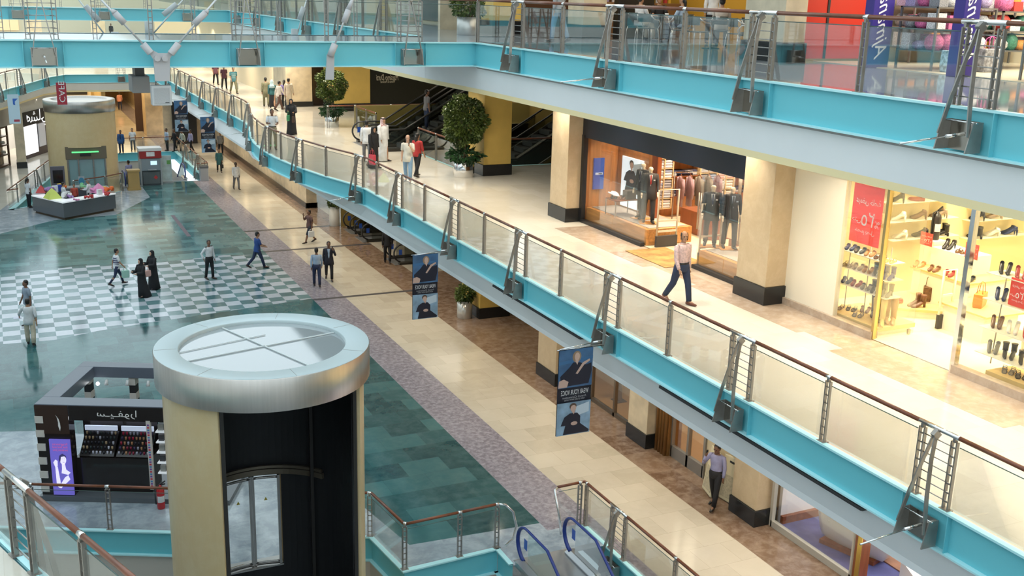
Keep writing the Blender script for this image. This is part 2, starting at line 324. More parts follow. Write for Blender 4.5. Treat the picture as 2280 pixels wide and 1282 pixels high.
# upper floor
fu = MB()
plate(fu, [(11.6, -3), (11.6, 26.9), (11.6, 30.4), (11.45, 30.4), (11.45, 125), (16.6, 125), (16.6, -3)], [], 11, 0)
fu.poly([(16.6, -3, 11), (30, -3, 11), (30, 39, 11), (16.6, 39, 11)], 0); fu.poly([(16.6, 53, 11), (30, 53, 11), (30, 125, 11), (16.6, 125, 11)], 0)
struct('floor_upper', fu, UPFLOOR)
fb = MB(); fb.bb(-14, 11.6, 26.9, 30.4, 10.4, 11.0); struct('floor_bridge', fb, UPFLOOR)
fb = MB(); fb.bb(-14, 11.45, 59.7, 62.4, 10.4, 11.0); struct('floor_far_bridge', fb, UPFLOOR)

# ---------------------------------------------------------------- edge beams
class Path:
    def __init__(s, pts):
        s.p = [Vector((*q, 0)) for q in pts]; s.s = [0]
        for a, b in zip(s.p, s.p[1:]): s.s.append(s.s[-1]+(b-a).length)
        s.L = s.s[-1]
    def at(s, t):
        t = max(0, min(s.L, t)); i = 0
        while i < len(s.p)-2 and s.s[i+1] < t: i += 1
        a, b = s.p[i], s.p[i+1]; d = (b-a).normalized(); return a+d*(t-s.s[i]), d
    def y(s, y):
        for i, (a, b) in enumerate(zip(s.p, s.p[1:])):
            if min(a.y, b.y) <= y <= max(a.y, b.y) and a.y != b.y: return s.s[i]+(b-a).length*(y-a.y)/(b.y-a.y)
        return 0
    def x(s, x):
        for i, (a, b) in enumerate(zip(s.p, s.p[1:])):
            if min(a.x, b.x) <= x <= max(a.x, b.x) and a.x != b.x: return s.s[i]+(b-a).length*(x-a.x)/(b.x-a.x)
        return 0
    def off(s, side, d):            # outline moved sideways by d towards the open side
        out = []
        for i, p in enumerate(s.p):
            t = (s.p[min(i+1, len(s.p)-1)]-s.p[max(i-1, 0)]).normalized(); n = Vector((t.y, -t.x, 0))*side; 
            if 0 < i < len(s.p)-1:
                t1 = (s.p[i]-s.p[i-1]).normalized(); n1 = Vector((t1.y, -t1.x, 0))*side; k = 1/max(.35, n.dot(n1))
            else: k = 1
            out.append(p+n*d*k)
        return out
def ribbon(m, A, B, za, zb, mi=0, sm=False):
    a = [m.bm.verts.new((p.x, p.y, za)) for p in A]; b = [m.bm.verts.new((p.x, p.y, zb)) for p in B]
    m._fin([m.bm.faces.new((a[i], a[i+1], b[i+1], b[i])) for i in range(len(a)-1)], mi, sm)
TRIM = [0]
def fascia(path, side, z, h=.62, stiff=(), inner=None, zin=1.22, lip=.12, soffit=WHITE, lipm=None):
    TRIM[0] += 1; m = MB(); O = lambda d: path.off(side, d)
    for z1, z0, d in ((z+.012, z-.022, .09), (z-h+.03, z-h, .09)):
        ribbon(m, O(-.02), O(d), z1, z1, 1); ribbon(m, O(d), O(d), z1, z0, 1); ribbon(m, O(d), O(-.02), z0, z0, 1)
    ribbon(m, O(.0), O(.0), z-.02, z-h+.02, 0)
    for t in stiff:
        p, d = path.at(t); n = Vector((d.y, -d.x, 0))*side; m.bar(p+n*.04+Vector((0, 0, z-.02)), p+n*.04+Vector((0, 0, z-h+.03)), .09, .014, 0, up=d)
    struct('trim_%d' % TRIM[0], m, [TEAL, TEAL_EDGE])
    if inner:
        m = MB(); I = [Vector((*q, 0)) for q in inner]
        ribbon(m, O(.02), O(-.06), z-h+.005, z-h-.06, 2); ribbon(m, O(-.06), I, z-h-.06, z-zin, 0); ribbon(m, I, I, z-zin, z-zin-lip, 1)
        ribbon(m, I, [p-(Vector(((q.y-p.y)*0, 0, 0))) + Vector((4.2*(1 if side < 0 else -1), 0, 0)) for p, q in zip(I, I)], z-zin-lip, z-zin-lip, 0)
        struct('ceiling_%d' % TRIM[0], m, [soffit, lipm or CREAM, mat('shadow_gap', (.35, .36, .36), .7)])

# ---------------------------------------------------------------- balustrades
def railing(name, label, path, side, z, st, group=None, flags=(), brackets=True, ends=(None, None), glassm=None, fine=True, fall=None):
    """st: list of (arc position, 'pair' or 'single' or 'end')"""
    root = thing(name, label, 'railing', tuple(path.p[0][:2])+(z,), group=group)
    H = 1.1; up = Vector((0, 0, 1)); Z = Vector((0, 0, z)); st = sorted(st); hw = .29
    def pt(t, n=0, h=0):
        p, d = path.at(t); return p+Vector((d.y, -d.x, 0))*side*n+Z+up*h
    def run(a, b, n, h):
        ts = [a]+[s for s in path.s if a+.02 < s < b-.02]+[b]; return [pt(t, n, h) for t in ts]
    def post(t):
        m = MB(); _, d = path.at(t); N_ = Vector((d.y, -d.x, 0))
        for k in (-.045, .045):
            q, _ = path.at(t); q = q+Z+d*k; m.bar(q+up*0, q+up*(H-.07), .055, .02, 0, up=d)
        if fine:
            for i in range(7):
                q, _ = path.at(t); q = q+Z+up*(.12+i*.135); m.bar(q-d*.05, q+d*.05, .02, .015, 0)
            q, _ = path.at(t); q += Z; m.bar(q+up*(H-.08), q+up*(H-.02), .06, .04, 0, up=d); m.bar(q+up*0, q+up*.02, .12, .16, 0, up=d)
        m.build('post', DSTEEL, root)
    wood, cut = [], []
    for t, k in st:
        if k == 'pair':
            post(t-hw); post(t+hw)
            m = MB()
            for i in range(7):
                h = .13+i*.135; m.tube([pt(t-hw, 0, h), pt(t+hw, 0, h)], .009, 6)
            m.build('ladder_rungs', STEEL, root)
            m = MB(); m.tube([pt(t-hw-.07, 0, H), pt(t+hw+.07, 0, H)], .037, 10); m.build('handrail_sleeve', CHROME, root)
            cut.append((t-hw-.06, t+hw+.06))
            if brackets: bracket(root, path, side, z, t, H, t in flags)
        else:
            post(t)
            m = MB(); m.tube([pt(t-.05, 0, H), pt(t+.05, 0, H)], .038, 10); m.build('handrail_sleeve', CHROME, root)
            cut.append((t-.05, t+.05))
    prev = 0.0
    for i, (a, b) in enumerate(cut+[(path.L, path.L)]):
        if a-prev > .08:
            m = MB(); m.tube(run(prev, a, 0, H), .034, 10); m.build('handrail', WOODRAIL, root)
        if a-prev > .3:
            m = MB(); g0, g1 = prev+.03, a-.03; A = run(g0, g1, 0, .045); B_ = run(g0, g1, 0, .97); a_ = [m.bm.verts.new(p) for p in A]; b_ = [m.bm.verts.new(p) for p in B_]
            m._fin([m.bm.faces.new((a_[j], a_[j+1], b_[j+1], b_[j])) for j in range(len(a_)-1)], 0, False)
            me = m.mesh('glass_pane'); o = obj('glass_pane', me, glassm or GLASSM, root); s_ = o.modifiers.new('thick', 'SOLIDIFY'); s_.thickness = .012; s_.offset = 0
            m = MB(); m.tube(run(g0, g1, 0, .972), .008, 5); m.build('glass_edge', mat('green_glass_edge', (.10, .16, .15), .2), root)
        prev = b
    return root
def bracket(root, path, side, z, t, H, flag):
    p, d = path.at(t); n = Vector((d.y, -d.x, 0))*side; up = Vector((0, 0, 1)); Q = lambda a, b, c: p+d*a+n*b+up*(z+c)
    m = MB()
    for s in (-1, 1):
        for (a0, n0, h0), (a1, n1, h1) in zip([(0.012, .06, H-.02), (.06, .15, .72), (.15, .24, .2), (.245, .30, -.33)], [(.06, .15, .72), (.15, .24, .2), (.245, .30, -.33)]):
            m.bar(Q(s*a0, n0, h0), Q(s*a1, n1, h1-.02), .02, .065, 0, up=n)
    m.bar(Q(0, .02, H-.03), Q(0, .10, H-.10), .07, .12, 0)
    fr = m.build('bracket', DSTEEL, root)
    m = MB()
    for s in (-1, 1): m = MB(); m.extr([Q(s*.25, .07, -.16), Q(s*.25, .25, -.16), Q(s*.25, .34, -.56), Q(s*.25, .07, -.56)], d*.018*s, 0); m.build('cheek_plate', DSTEEL, fr)
    m = MB(); m.box(Q(0, .08, -.36), (.5, .5, .4) if 0 else (.02+abs(d.x)*.48, .02+abs(d.y)*.48, .40), 0) if max(abs(d.x), abs(d.y)) > .995 else m.bar(Q(-.25, .08, -.36), Q(.25, .08, -.36), .4, .02, 0, up=n)
    m.build('anchor_plate', mat('polished_plate', (.50, .46, .40), .16, 1.0), fr)
    m = MB(); m.tube([Q(-.28, .2, -.17), Q(.28, .2, -.17)], .012, 6); m.build('tie_rod', CHROME, fr)
    if flag:
        m = MB(); m.tube([Q(0, .1, -.34), Q(0, .42, -.36)], .024, 8); m.tube([Q(0, .40, -.36), Q(0, 1.22, -.43)], .013, 8); m.build('flag_pole', CHROME, fr)

mid, upr, lft = Path(MID), Path([(11.62, -3), (11.62, 26.85)]), Path(LEFT)
mp_ = [9.95, 14.4, 18.9, 23.4, 27.75, 32.5, 36.5, 41.2, 45.4, 50, 54.6, 59.2, 63.6, 68, 72.6, 77, 81.5]; ms_ = [7.7, 12.2, 16.7, 21.25, 25.67, 30.17, 34.8, 38.9, 43.3, 47.7, 52.3, 57, 61.4, 65.8, 70.3, 74.8, 79.3, 84]
fascia(mid, -1, 5.5, stiff=[mid.y(y)+k for y in mp_ for k in (-.42, .42)], inner=[(11.7, p[1]) if p[1] < 35 else (max(10.95, 11.7-(p[1]-35)*.041) if p[1] < 54 else 11.2, p[1]) for p in MID], lipm=WHITE)
railing('balustrade', 'long curving glass balustrade along the edge of the middle gallery', mid, -1, 5.5, [(mid.y(y), 'pair') for y in mp_]+[(mid.y(y), 'single') for y in ms_], flags=[mid.y(y) for y in (9.95, 18.9, 27.75, 36.5, 54.6, 63.6, 72.6)])
up_p = [5.7, 10.3, 14.83, 19.66, 24.3]; up_s = [8.0, 12.44, 17.13, 21.95]
fascia(upr, -1, 11, stiff=[upr.y(y)+k for y in up_p for k in (-.42, .42)], inner=[(11.72, -3), (11.72, 26.85)])
railing('balustrade', 'glass balustrade with brown handrail edging the upper gallery beside the cafe', upr, -1, 11, [(upr.y(y), 'pair') for y in up_p]+[(upr.y(y), 'single') for y in up_s]+[(upr.L-.1, 'single')], flags=[upr.y(y) for y in (10.3, 19.66)])
brf = Path([(-14, 26.85), (11.62, 26.85)])
bx_p = [-8, -3.6, 1.0, 5.55, 9.75]; bx_s = [-5.8, -1.3, 3.35, 7.55]
fascia(brf, 1, 11, stiff=[brf.x(x)+k for x in bx_p for k in (-.42, .42)])
railing('balustrade', 'near glass balustrade on the front of the upper footbridge', brf, 1, 11, [(brf.x(x), 'pair') for x in bx_p]+[(brf.x(x), 'single') for x in bx_s], flags=[brf.x(1.0)])
brb = Path([(-14, 30.4), (11.45, 30.4)]); fascia(brb, -1, 11)
railing('balustrade', 'second glass balustrade on the far side of the upper footbridge', brb, -1, 11, [(brb.x(x), 'single') for x in (-5, -2.2, .2, 2.4, 4.9, 7.2, 9.4)], brackets=False)
m = MB(); V_ = lambda x, y: Vector((x, y, 0)); ribbon(m, [V_(11.68, 26.8), V_(11.51, 30.45)], [V_(11.72, 26.8), V_(11.55, 30.45)], 10.37, 9.78, 0); ribbon(m, [V_(11.72, 26.85), V_(11.55, 30.4)], [V_(11.72, 26.85), V_(11.55, 30.4)], 9.78, 9.66, 1); ribbon(m, [V_(11.72, 26.85), V_(11.55, 30.4)], [V_(15.9, 26.85), V_(15.9, 30.4)], 9.66, 9.66, 0); struct('trim_30', m, [WHITE, CREAM])
uf = Path([(11.45, 30.4), (11.45, 59.6)]); fascia(uf, -1, 11, stiff=[uf.y(y)+k for y in (34, 38.5, 43, 47.5, 52, 56.5) for k in (-.42, .42)], inner=[(11.55, 30.4), (11.55, 59.6)])
railing('balustrade', 'upper gallery balustrade seen behind the footbridge glass', uf, -1, 11, [(uf.y(y), 'pair') for y in (34, 38.5, 43, 47.5, 52, 56.5)]+[(uf.y(y), 'single') for y in (36.2, 40.7, 45.2, 49.7, 54.2)])
fbf = Path([(-14, 59.6), (11.45, 59.6)]); fascia(fbf, 1, 11, stiff=[fbf.x(x)+k for x in (1.2, 5.4, 9.5) for k in (-.42, .42)])
railing('balustrade', 'glass balustrade on the farther footbridge at the back of the atrium', fbf, 1, 11, [(fbf.x(x), 'pair') for x in (-3, 1.2, 5.2, 9.3)]+[(fbf.x(x), 'single') for x in (-1, 3.2, 7.2)])
fascia(lft, 1, 5.5, stiff=[lft.y(y)+k for y in (74, 79, 84.5) for k in (-.42, .42)], inner=[(p[0]-(.5 if p[1] < 87 else 0), p[1]+(.5 if p[1] > 86 else 0)) for p in LEFT])
railing('balustrade', 'glass balustrade of the gallery opposite, turning across the far end', lft, 1, 5.5, [(lft.y(y), 'pair') for y in (68, 74, 79, 84.5)]+[(lft.y(y), 'single') for y in (71, 76.5, 81.8, 87)]+[(lft.x(8.6), 'pair')])
nl = Path(NL); fascia(nl, -1, 5.5)
railing('balustrade', 'nearest glass balustrade with a thick red-brown handrail, low in the corner', nl, -1, 5.5, [(nl.y(12.9), 'pair'), (nl.y(16.2), 'single'), (nl.y(11.25), 'single'), (nl.y(8.0), 'single'), (nl.y(14.6), 'single')])
# wells
p1 = Path([(-14, 31.77), (2.9, 23.57)]); fascia(p1, 1, 0.0)
railing('balustrade', 'glass balustrade between the makeup kiosk and the elevator well', p1, 1, 0, [(p1.x(x), 'single') for x in (-6, -3.2, 1.45)]+[(p1.x(-.15), 'single')], brackets=False)
p2 = Path([(5.4, 22.37), (6.95, 21.68), (7.15, 19.97), (9.45, 20.07)]); fascia(p2, 1, 0.0)
r2 = railing('balustrade', 'zigzag glass balustrade right of the elevator with red-brown handrail', p2, 1, 0, [(1.66, 'single'), (3.42, 'single'), (4.75, 'single'), (p2.L-.03, 'single')], brackets=False)
m = MB(); m.tube([(9.42, 20.07, 1.1), (9.62, 20.06, 1.05), (9.80, 20.03, .85), (9.88, 20.0, .5), (9.80, 19.98, .2), (9.6, 19.97, .06)], .03, 10); m.build('end_loop', CHROME, r2)
p3 = Path([(11.1, 20.33), (11.84, 20.35), (11.87, -4)]); fascia(Path([(11.86, 20.33), (11.87, -4)]), 1, 0.0)
r3 = railing('balustrade', 'glass balustrade with ladder posts beside the near escalator', p3, 1, 0, [(.62, 'single'), (.85, 'single'), (p3.y(18.75), 'pair'), (p3.y(16.45), 'single'), (p3.y(14.1), 'pair'), (p3.y(11.8), 'single')])
m = MB(); m.tube([(11.12, 20.33, 1.1), (11.0, 20.28, 1.06), (10.95, 20.1, .9), (10.98, 19.95, .5), (11.0, 19.9, .1)], .03, 10); m.build('end_loop', CHROME, r3)
for pts, nm in (([(9.45, 20.05), (9.45, 19.25)], 0), ([(2.95, 23.55), (2.95, 21.6)], 0), ([(5.4, 21.6), (5.4, 22.37)], 0)): fascia(Path(pts), 1, 0.0)
q1 = Path([(.5, 64.72), (-.05, 64.4), (2.6, 75.2), (6.5, 84.5)]); fascia(q1, 1, 0.0)
railing('balustrade', 'sloping-looking glass balustrade beside the sweets kiosk', q1, 1, 0, [(q1.y(y), 'single') for y in (66.5, 69, 73.5, 78, 82)]+[(q1.y(71.2), 'pair')])
q2 = Path([(3.4, 66.5), (5.3, 67.6), (6.4, 68.6)]); fascia(Path([(-.05, 64.4), (5.3, 67.6), (6.4, 68.6)]), -1, 0.0)
railing('balustrade', 'short balustrade between the far elevator and the tan stand', q2, -1, 0, [(.1, 'single'), (2.2, 'single'), (3.6, 'single')], brackets=False)
q3 = Path([(7.0, 84.5), (11.9, 84.5), (11.92, 71.2), (11.2, 71.0)]); fascia(Path([(6.5, 84.5), (11.9, 84.5), (11.9, 71.0)]), 1, 0.0)
railing('balustrade', 'glass balustrade round the far escalator well, right of the cash machine', q3, 1, 0, [(.1, 'single'), (2.5, 'single'), (4.85, 'single'), (7.5, 'single'), (9.5, 'pair'), (12, 'single'), (14.5, 'pair'), (17, 'single'), (18.1, 'single'), (18.7, 'single')])
# ---------------------------------------------------------------- columns and walls
def column(name_label, x0, x1, y0, y1, z0, z1, m, base=.42, cap=None, joints=True, grow=.04):
    t = thing('column', name_label, 'column', ((x0+x1)/2, (y0+y1)/2, z0))
    b = MB(); b.bb(x0, x1, y0, y1, z0+base, z1, 0)
    b.build('shaft', m, t, bevel=.012)
    b = MB(); b.bb(x0-grow, x1+grow, y0-grow, y1+grow, z0, z0+base, 0); b.build('plinth', BLACKST, t, bevel=.01)
    return t
LIMETILE = stone('limestone_cladding', (.52, .40, .25), (.62, .50, .33), 40, 40, (.38, .29, .18), (.70, .58, .41), .35, .001, 0, 2.5, .5)
# middle floor, shop side
column('limestone column between the escalators and the menswear shop', 15.52, 16.1, 28.65, 29.75, 5.5, 9.6, LIMETILE)
column('limestone column between the menswear shop and the shoe shop', 15.55, 16.25, 18.95, 20.05, 5.5, 9.6, LIMETILE)
column('yellow column behind the potted tree on the middle floor', 16.55, 17.7, 37.3, 38.9, 5.5, 9.5, YELLOW)
column('yellow column in front of the dark shopfront by the farther potted tree', 17.35, 19.45, 60.2, 62.5, 5.5, 9.5, YELLOW)
# middle floor back walls
m = MB(); m.bb(19.45, 30, 60.4, 60.6, 5.5, 9.6, 0); struct('wall_dark', m, mat('dark_shopfront', (.020, .022, .018), .25))
m = MB(); m.bb(15.2, 16.75, 62.9, 66, 5.5, 9.6, 0); m.bb(15.16, 16.8, 62.86, 66.04, 5.5, 5.8, 1); struct('wall_beige', m, [LIMEST2, BLACKST])
m = MB(); m.bb(16.75, 18.2, 63.4, 63.7, 5.5, 9.6, 0); struct('wall_brown', m, mat('brown_shopfront', (.05, .03, .02), .3))
t = thing('shop_lettering', 'pale script shop name and small line below on the dark shopfront', 'sign', WY(862, 180, 60.38))
m = MB(); textmesh(m, 'Massimo Dutti', .5, WY(863, 173, 60.37), (1, 0, 0), (0, 0, 1), shear=.2, w=1.35); m.build('shop_name', mat('sign_cream', (.62, .58, .46), .4), t)
m = MB(); textmesh(m, 'Women & Menswear', .2, WY(863, 182, 60.37), (1, 0, 0), (0, 0, 1), w=.9); m.build('small_line', mat('sign_cream', (.62, .58, .46), .4), t)
m = MB(); m.bb(26.0, 26.2, 38, 61, 0, 11, 0); struct('wall_escalator', m, mat('ochre_wall', (.30, .21, .06), .5))
m = MB(); m.bb(16.2, 26, 52.6, 52.75, 5.5, 6.6, 0); struct('trim_40', m, mat('ochre_panel', (.33, .27, .09), .45))
m = MB(); m.bb(29.9, 30, -6, 40, 0, 16, 0); m.bb(26, 30, 38.9, 39.1, 0, 16, 0); struct('wall_unseen_right', m, WHITE)  # outer wall added to shut out sideways sky light
# beyond: far part of middle gallery
WARMW = mat('warm_wall', (.66, .56, .38), .5); ORANGEW = mat('amber_wall', (.50, .30, .10), .4)
m = MB(); m.bb(16.0, 16.3, 66, 125, 5.5, 9.6, 0); struct('wall_gallery', m, WARMW)
# ground level right side
column('pale limestone column below the gallery beside the hanging poster', 15.52, 16.2, 28.9, 30.2, 0, 4.0, LIMETILE)
column('pale column between the two glazed shop bays on the lower floor', 15.62, 16.25, 23.55, 24.55, 0, 4.0, LIMEST2)
column('honey limestone column beside the leaning cream boards', 15.6, 16.2, 18.6, 19.55, 0, 4.0, LIMETILE)
column('yellow column under the gallery by the lower planter', 16.2, 17.45, 36.6, 38.4, 0, 4.0, YELLOW)
column('white column across the hall with a pale blue banner in front', .72, 1.3, 79.0, 80.2, 0, 4.0, LIMEST2)
m = MB(); m.bb(15.9, 16.35, 22.9, 23.5, 0, 4.0, 0); 
for k in range(4): m.tube([(15.88, 22.98+k*.14, 0), (15.88, 22.98+k*.14, 4.0)], .06, 8)
struct('wall_bronze', m, mat('bronze_fluting', (.26, .13, .04), .35, .4))
m = MB(); m.bb(16.05, 16.3, 19.6, 21.3, 0, 4.1, 0); m.bb(21.9, 22.1, 19, 44, 0, 4.1, 1); m.bb(16.0, 22, 30.0, 30.2, 0, 4.1, 1); m.bb(16.2, 22, 19.1, 19.25, 0, 4.1, 1); struct('wall_lower_shops', m, [WARMW, mat('amber_shop_wall', (.52, .28, .08), .45)])
m = MB(); m.bb(16.25, 21.9, 19.3, 30, .002, .02, 0); struct('floor_shop', m, mat('amber_shop_floor', (.50, .27, .09), .3))
m = MB(); m.bb(15.5, 16.1, 60, 125, 0, 4.1, 0); m.bb(15.45, 16.15, 60, 125, 0, .3, 1); struct('wall_far_right', m, [LIMEST2, BLACKST])
m = MB(); m.bb(16, 26, 54.6, 54.8, 0, 5.4, 0); struct('wall_under_escalator', m, mat('ochre_wall', (.30, .21, .06), .5))
# far end and left side
m = MB(); m.bb(-16, 30, 150, 150.2, 5.5, 16, 0); struct('wall_far', m, mat('pale_far_wall', (.80, .72, .55), .5))
m = MB(); m.bb(-14, 30, 128, 128.2, 0, 5.4, 0); struct('wall_far_lower', m, ORANGEW)
m = MB(); m.bb(4.0, 9.0, 126.5, 127.9, 0, 4.0, 0); struct('wall_far_door', m, mat('dark_recess', (.03, .025, .02), .5))
m = MB(); m.bb(7.4, 7.7, 92, 128, 0, 4.1, 0); m.bb(12.6, 13, 100, 128, 0, 4.1, 1); m.bb(10.9, 13.4, 94, 96, 0, 4.1, 1); struct('wall_corridor', m, [mat('amber_corridor', (.62, .44, .18), .4), LIMEST2])
m = MB(); m.bb(-14.2, -14, -6, 150, -5.5, 18, 0); struct('wall_unseen_left', m, WHITE)  # unseen outer wall, added to keep sky light from leaking in sideways
m = MB(); m.bb(-16, 30, -6.2, -6, -5.5, 18, 0); struct('wall_unseen_back', m, WHITE)  # unseen, added to close the rear against sideways sky light
m = MB(); m.bb(16.6, 16.8, 38.5, 125, 11, 15.2, 0)
for k in range(9): m.bb(16.55, 16.6, 40+k*7.5, 44.2+k*7.5, 11.1, 14.2, 1+k % 2)
struct('wall_upper', m, [mat('olive_upper_wall', (.42, .40, .27), .5), mat('dim_shop_glass', (.06, .10, .10), .1), mat('ochre_shopfront', (.50, .36, .12), .4)])
# unseen roof over the upper gallery, added to block the sky
m = MB(); m.bb(12.2, 30, -6, 150, 15.2, 15.4, 0); struct('ceiling_sky_block', m, WHITE)

# ---------------------------------------------------------------- round elevator towers
STONEC = stone('tower_limestone', (.66, .50, .27), (.70, .54, .30), 40, 40, (.5, .38, .2), (.74, .60, .37), .32, .001, 0, 2.0, .5)
def arc(cx, cy, r, a0, a1, n): return [(cx+r*math.cos(a0+(a1-a0)*i/n), cy+r*math.sin(a0+(a1-a0)*i/n)) for i in range(n+1)]
def shell(m, cx, cy, r0, r1, a0, a1, z0, z1, n=48, mi=0, mi2=None):
    m.prism(arc(cx, cy, r1, a0, a1, n)+arc(cx, cy, r0, a1, a0, n), z0, z1, mi, False)
    for f in m.bm.faces[-0:] if 0 else []: pass
cx, cy = 4.16, 19.62
tw = thing('elevator_tower', 'near round elevator tower with brushed steel crown and black open shaft', 'elevator', (cx, cy, -5.5))
R_, TOP = 1.90, 5.70
oa, oh = math.radians(-90+9), math.radians(47)
m = MB(); shell(m, cx, cy, R_-.14, R_, oa+oh, oa-oh+2*PI, -5.5, TOP-.55, 60); me = m.mesh('cladding')
obj('cladding', me, STONEC, tw)
ring = [(2.02, TOP-.62), (2.02, TOP-.012), (2.008, TOP-.002)]
BRUSH = mat('brushed_crown_steel', (.60, .56, .52), .33, 1.0, var=.05, scale=2, stretch=(9, 9, .4))
m = MB(); m.lathe(ring, (cx, cy, 0), 72); m.lathe([(2.02, TOP-.62), (1.7, TOP-.62)], (cx, cy, 0), 72); m.build('crown_ring', BRUSH, tw)
m = MB(); m.lathe([(2.01, TOP), (1.58, TOP), (1.56, TOP-.02), (1.56, TOP-.10)], (cx, cy, 0), 72); m.build('crown_cap', mat('sky_tinted_cap_steel', (.55, .64, .66), .42, .35), tw)  # paler than the ring: sky reflection put into the cap's colour
m = MB()
for k in range(7):
    a = k*2*PI/7+.3; m.bar((cx+1.59*math.cos(a), cy+1.59*math.sin(a), TOP+.001), (cx+1.99*math.cos(a), cy+1.99*math.sin(a), TOP+.001), .006, .003, 0)
m.build('crown_joints', DSTEEL, tw)
m = MB(); m.lathe([(0.001, TOP-.08), (1.56, TOP-.08)], (cx, cy, 0), 64); m.build('glass_roof', mat('mirror_roof_glass', (.30, .33, .34), .03, .0, 1.0, coat=1.0), tw)
m = MB(); m.bar((cx-1.5, cy-.35, TOP-.065), (cx+1.5, cy+.38, TOP-.065), .022, .02); m.bar((cx-.5, cy+1.45, TOP-.065), (cx+.55, cy-1.42, TOP-.065), .022, .02); m.bar((cx-1.54, cy+.2, TOP-.066), (cx+.2, cy+.72, TOP-.066), .015, .015); m.build('roof_seams', mat('pale_sealant', (.7, .75, .75), .4), tw)
# black shaft lining, header, guide rails and the glass landing door
m = MB(); shell(m, cx, cy, R_-.17, R_-.145, oa+oh, oa-oh+2*PI, -5.5, TOP-.64, 60); m.lathe([(.01, TOP-.66), (R_-.15, TOP-.66)], (cx, cy, 0), 40)
for f in [f for f in m.bm.faces if False]: pass
lining = m.mesh('shaft_lining')
bmx = bmesh.new(); bmx.from_mesh(lining)                                         # doorway cut through the lining and the cladding
def cut_door(me, x0, x1, z0, z1, y_min):
    b = bmesh.new(); b.from_mesh(me)
    for n_, c_ in ((Vector((1, 0, 0)), x0), (Vector((1, 0, 0)), x1)):
        bmesh.ops.bisect_plane(b, geom=b.verts[:]+b.edges[:]+b.faces[:], plane_co=n_*c_, plane_no=n_)
    for z in (z0, z1): bmesh.ops.bisect_plane(b, geom=b.verts[:]+b.edges[:]+b.faces[:], plane_co=(0, 0, z), plane_no=(0, 0, 1))
    kill = [f for f in b.faces if x0 < f.calc_center_median().x < x1 and z0 < f.calc_center_median().z < z1 and (f.calc_center_median().y > y_min if y_min > 0 else f.calc_center_median().y < -y_min)]
    bmesh.ops.delete(b, geom=kill, context='FACES'); b.to_mesh(me); b.free()
bmx.free()
cut_door(lining, cx-.62, cx+.62, .02, 2.15, cy); obj('shaft_lining', lining, MATT, tw); cut_door(me, cx-.62, cx+.62, .02, 2.15, cy)
m = MB(); 
for a in (oa+oh, oa-oh): m.bar((cx+1.78*math.cos(a), cy+1.78*math.sin(a), -5.5), (cx+1.78*math.cos(a), cy+1.78*math.sin(a), TOP-.6), .13, .07, 0)
for x in (-1.15, 1.15): m.bar((cx+x, cy+1.05, -5.5), (cx+x, cy+1.05, TOP-.6), .07, .07, 0)
m.build('guide_rails', mat('dark_rail', (.06, .055, .05), .4, .6), tw)
m = MB()
ra = lambda r, a: (cx+r*math.cos(a), cy+r*math.sin(a))
for z0, z1, r in ((2.2, 2.32, 1.70), (2.36, 2.42, 1.66)): m.prism(arc(cx, cy, r, math.radians(35), math.radians(145), 24)+arc(cx, cy, r-.06, math.radians(145), math.radians(35), 24), z0, z1, 0)
m.build('door_header', mat('bronze_header', (.22, .18, .13), .4, .6), tw)
dr = None
for s in (-1, 1):
    m = MB(); x0, x1 = (cx+s*.03, cx+s*.56); A = [(x0+(x1-x0)*i/6, cy+math.sqrt(1.72**2-(x0+(x1-x0)*i/6-cx)**2)) for i in range(7)]
    m.prism(A+[(p[0], p[1]-.015) for p in A[::-1]], .12, 2.05, 0); d = m.build('landing_door', SHOPGLASS, tw, label='curved glass landing door leaf')
    m = MB()
    for p in (A[0], A[-1]): m.bar((p[0], p[1], .03), (p[0], p[1], 2.15), .05, .05)
    for z in (.08, 2.1): m.tube([(p[0], p[1], z) for p in A], .03, 6)
    m.build('door_frame', STEEL, d)
    m = MB(); p = A[3]; m.poly([(p[0]-.04, p[1]+.02, 1.55), (p[0]+.04, p[1]+.02, 1.55), (p[0], p[1]+.02, 1.63)]); m.build('warning_triangle', mat('warning_yellow', (.75, .55, .05), .5), d)
m = MB(); m.prism(rect(cx-.62, cx+.62, cy+1.6, cy+2.0), -.02, .012); m.build('door_sill', STEEL, tw)
# far tower
cx, cy, R_, TOP = 4.36, 70.2, 1.98, 5.45
tw = thing('elevator_tower', 'far round elevator tower with steel crown rising behind the sweets kiosk', 'elevator', (cx, cy, -5.5))
m = MB(); shell(m, cx, cy, R_-.15, R_, 0, 2*PI-.0001, -5.5, TOP-.6, 64); me = m.mesh('cladding'); cut_door(me, cx-1.05, cx+1.15, 0.0, 2.75, -cy); obj('cladding', me, STONEC, tw)
m = MB(); m.lathe([(1.95, TOP-.68), (2.04, TOP-.68), (2.04, TOP-.03), (2.02, TOP), (1.6, TOP), (1.58, TOP-.1), (.01, TOP-.1)], (cx, cy, 0), 64); m.build('crown_ring', BRUSH, tw)
m = MB(); m.bb(cx-1.1, cx+1.2, cy-1.75, cy-1.7, 2.05, 2.8, 0); m.build('door_header', mat('bronze_header', (.22, .18, .13), .4, .6), tw)
m = MB(); m.bb(cx-.75, cx+.75, cy-1.9, cy-1.78, 2.45, 2.52, 0); m.build('exit_light', mat('green_lamp', (.1, .55, .2), .3, emis=1.5), tw)
m = MB(); m.bb(cx-.3, cx+.3, cy-1.9, cy-1.8, 2.25, 2.38, 0); m.build('floor_display', MATT, tw)
m = MB()
for x in (-1.0, -.42, .42, 1.1): m.bb(cx+x-.04, cx+x+.04, cy-1.72, cy-1.62, 0, 2.1, 0)
m.build('door_frame', DSTEEL, tw)
m = MB(); m.bb(cx-.95, cx+1.05, cy-1.66, cy-1.64, .05, 2.05, 0); m.build('landing_door', mat('blue_grey_door_glass', (.25, .38, .40), .08), tw)
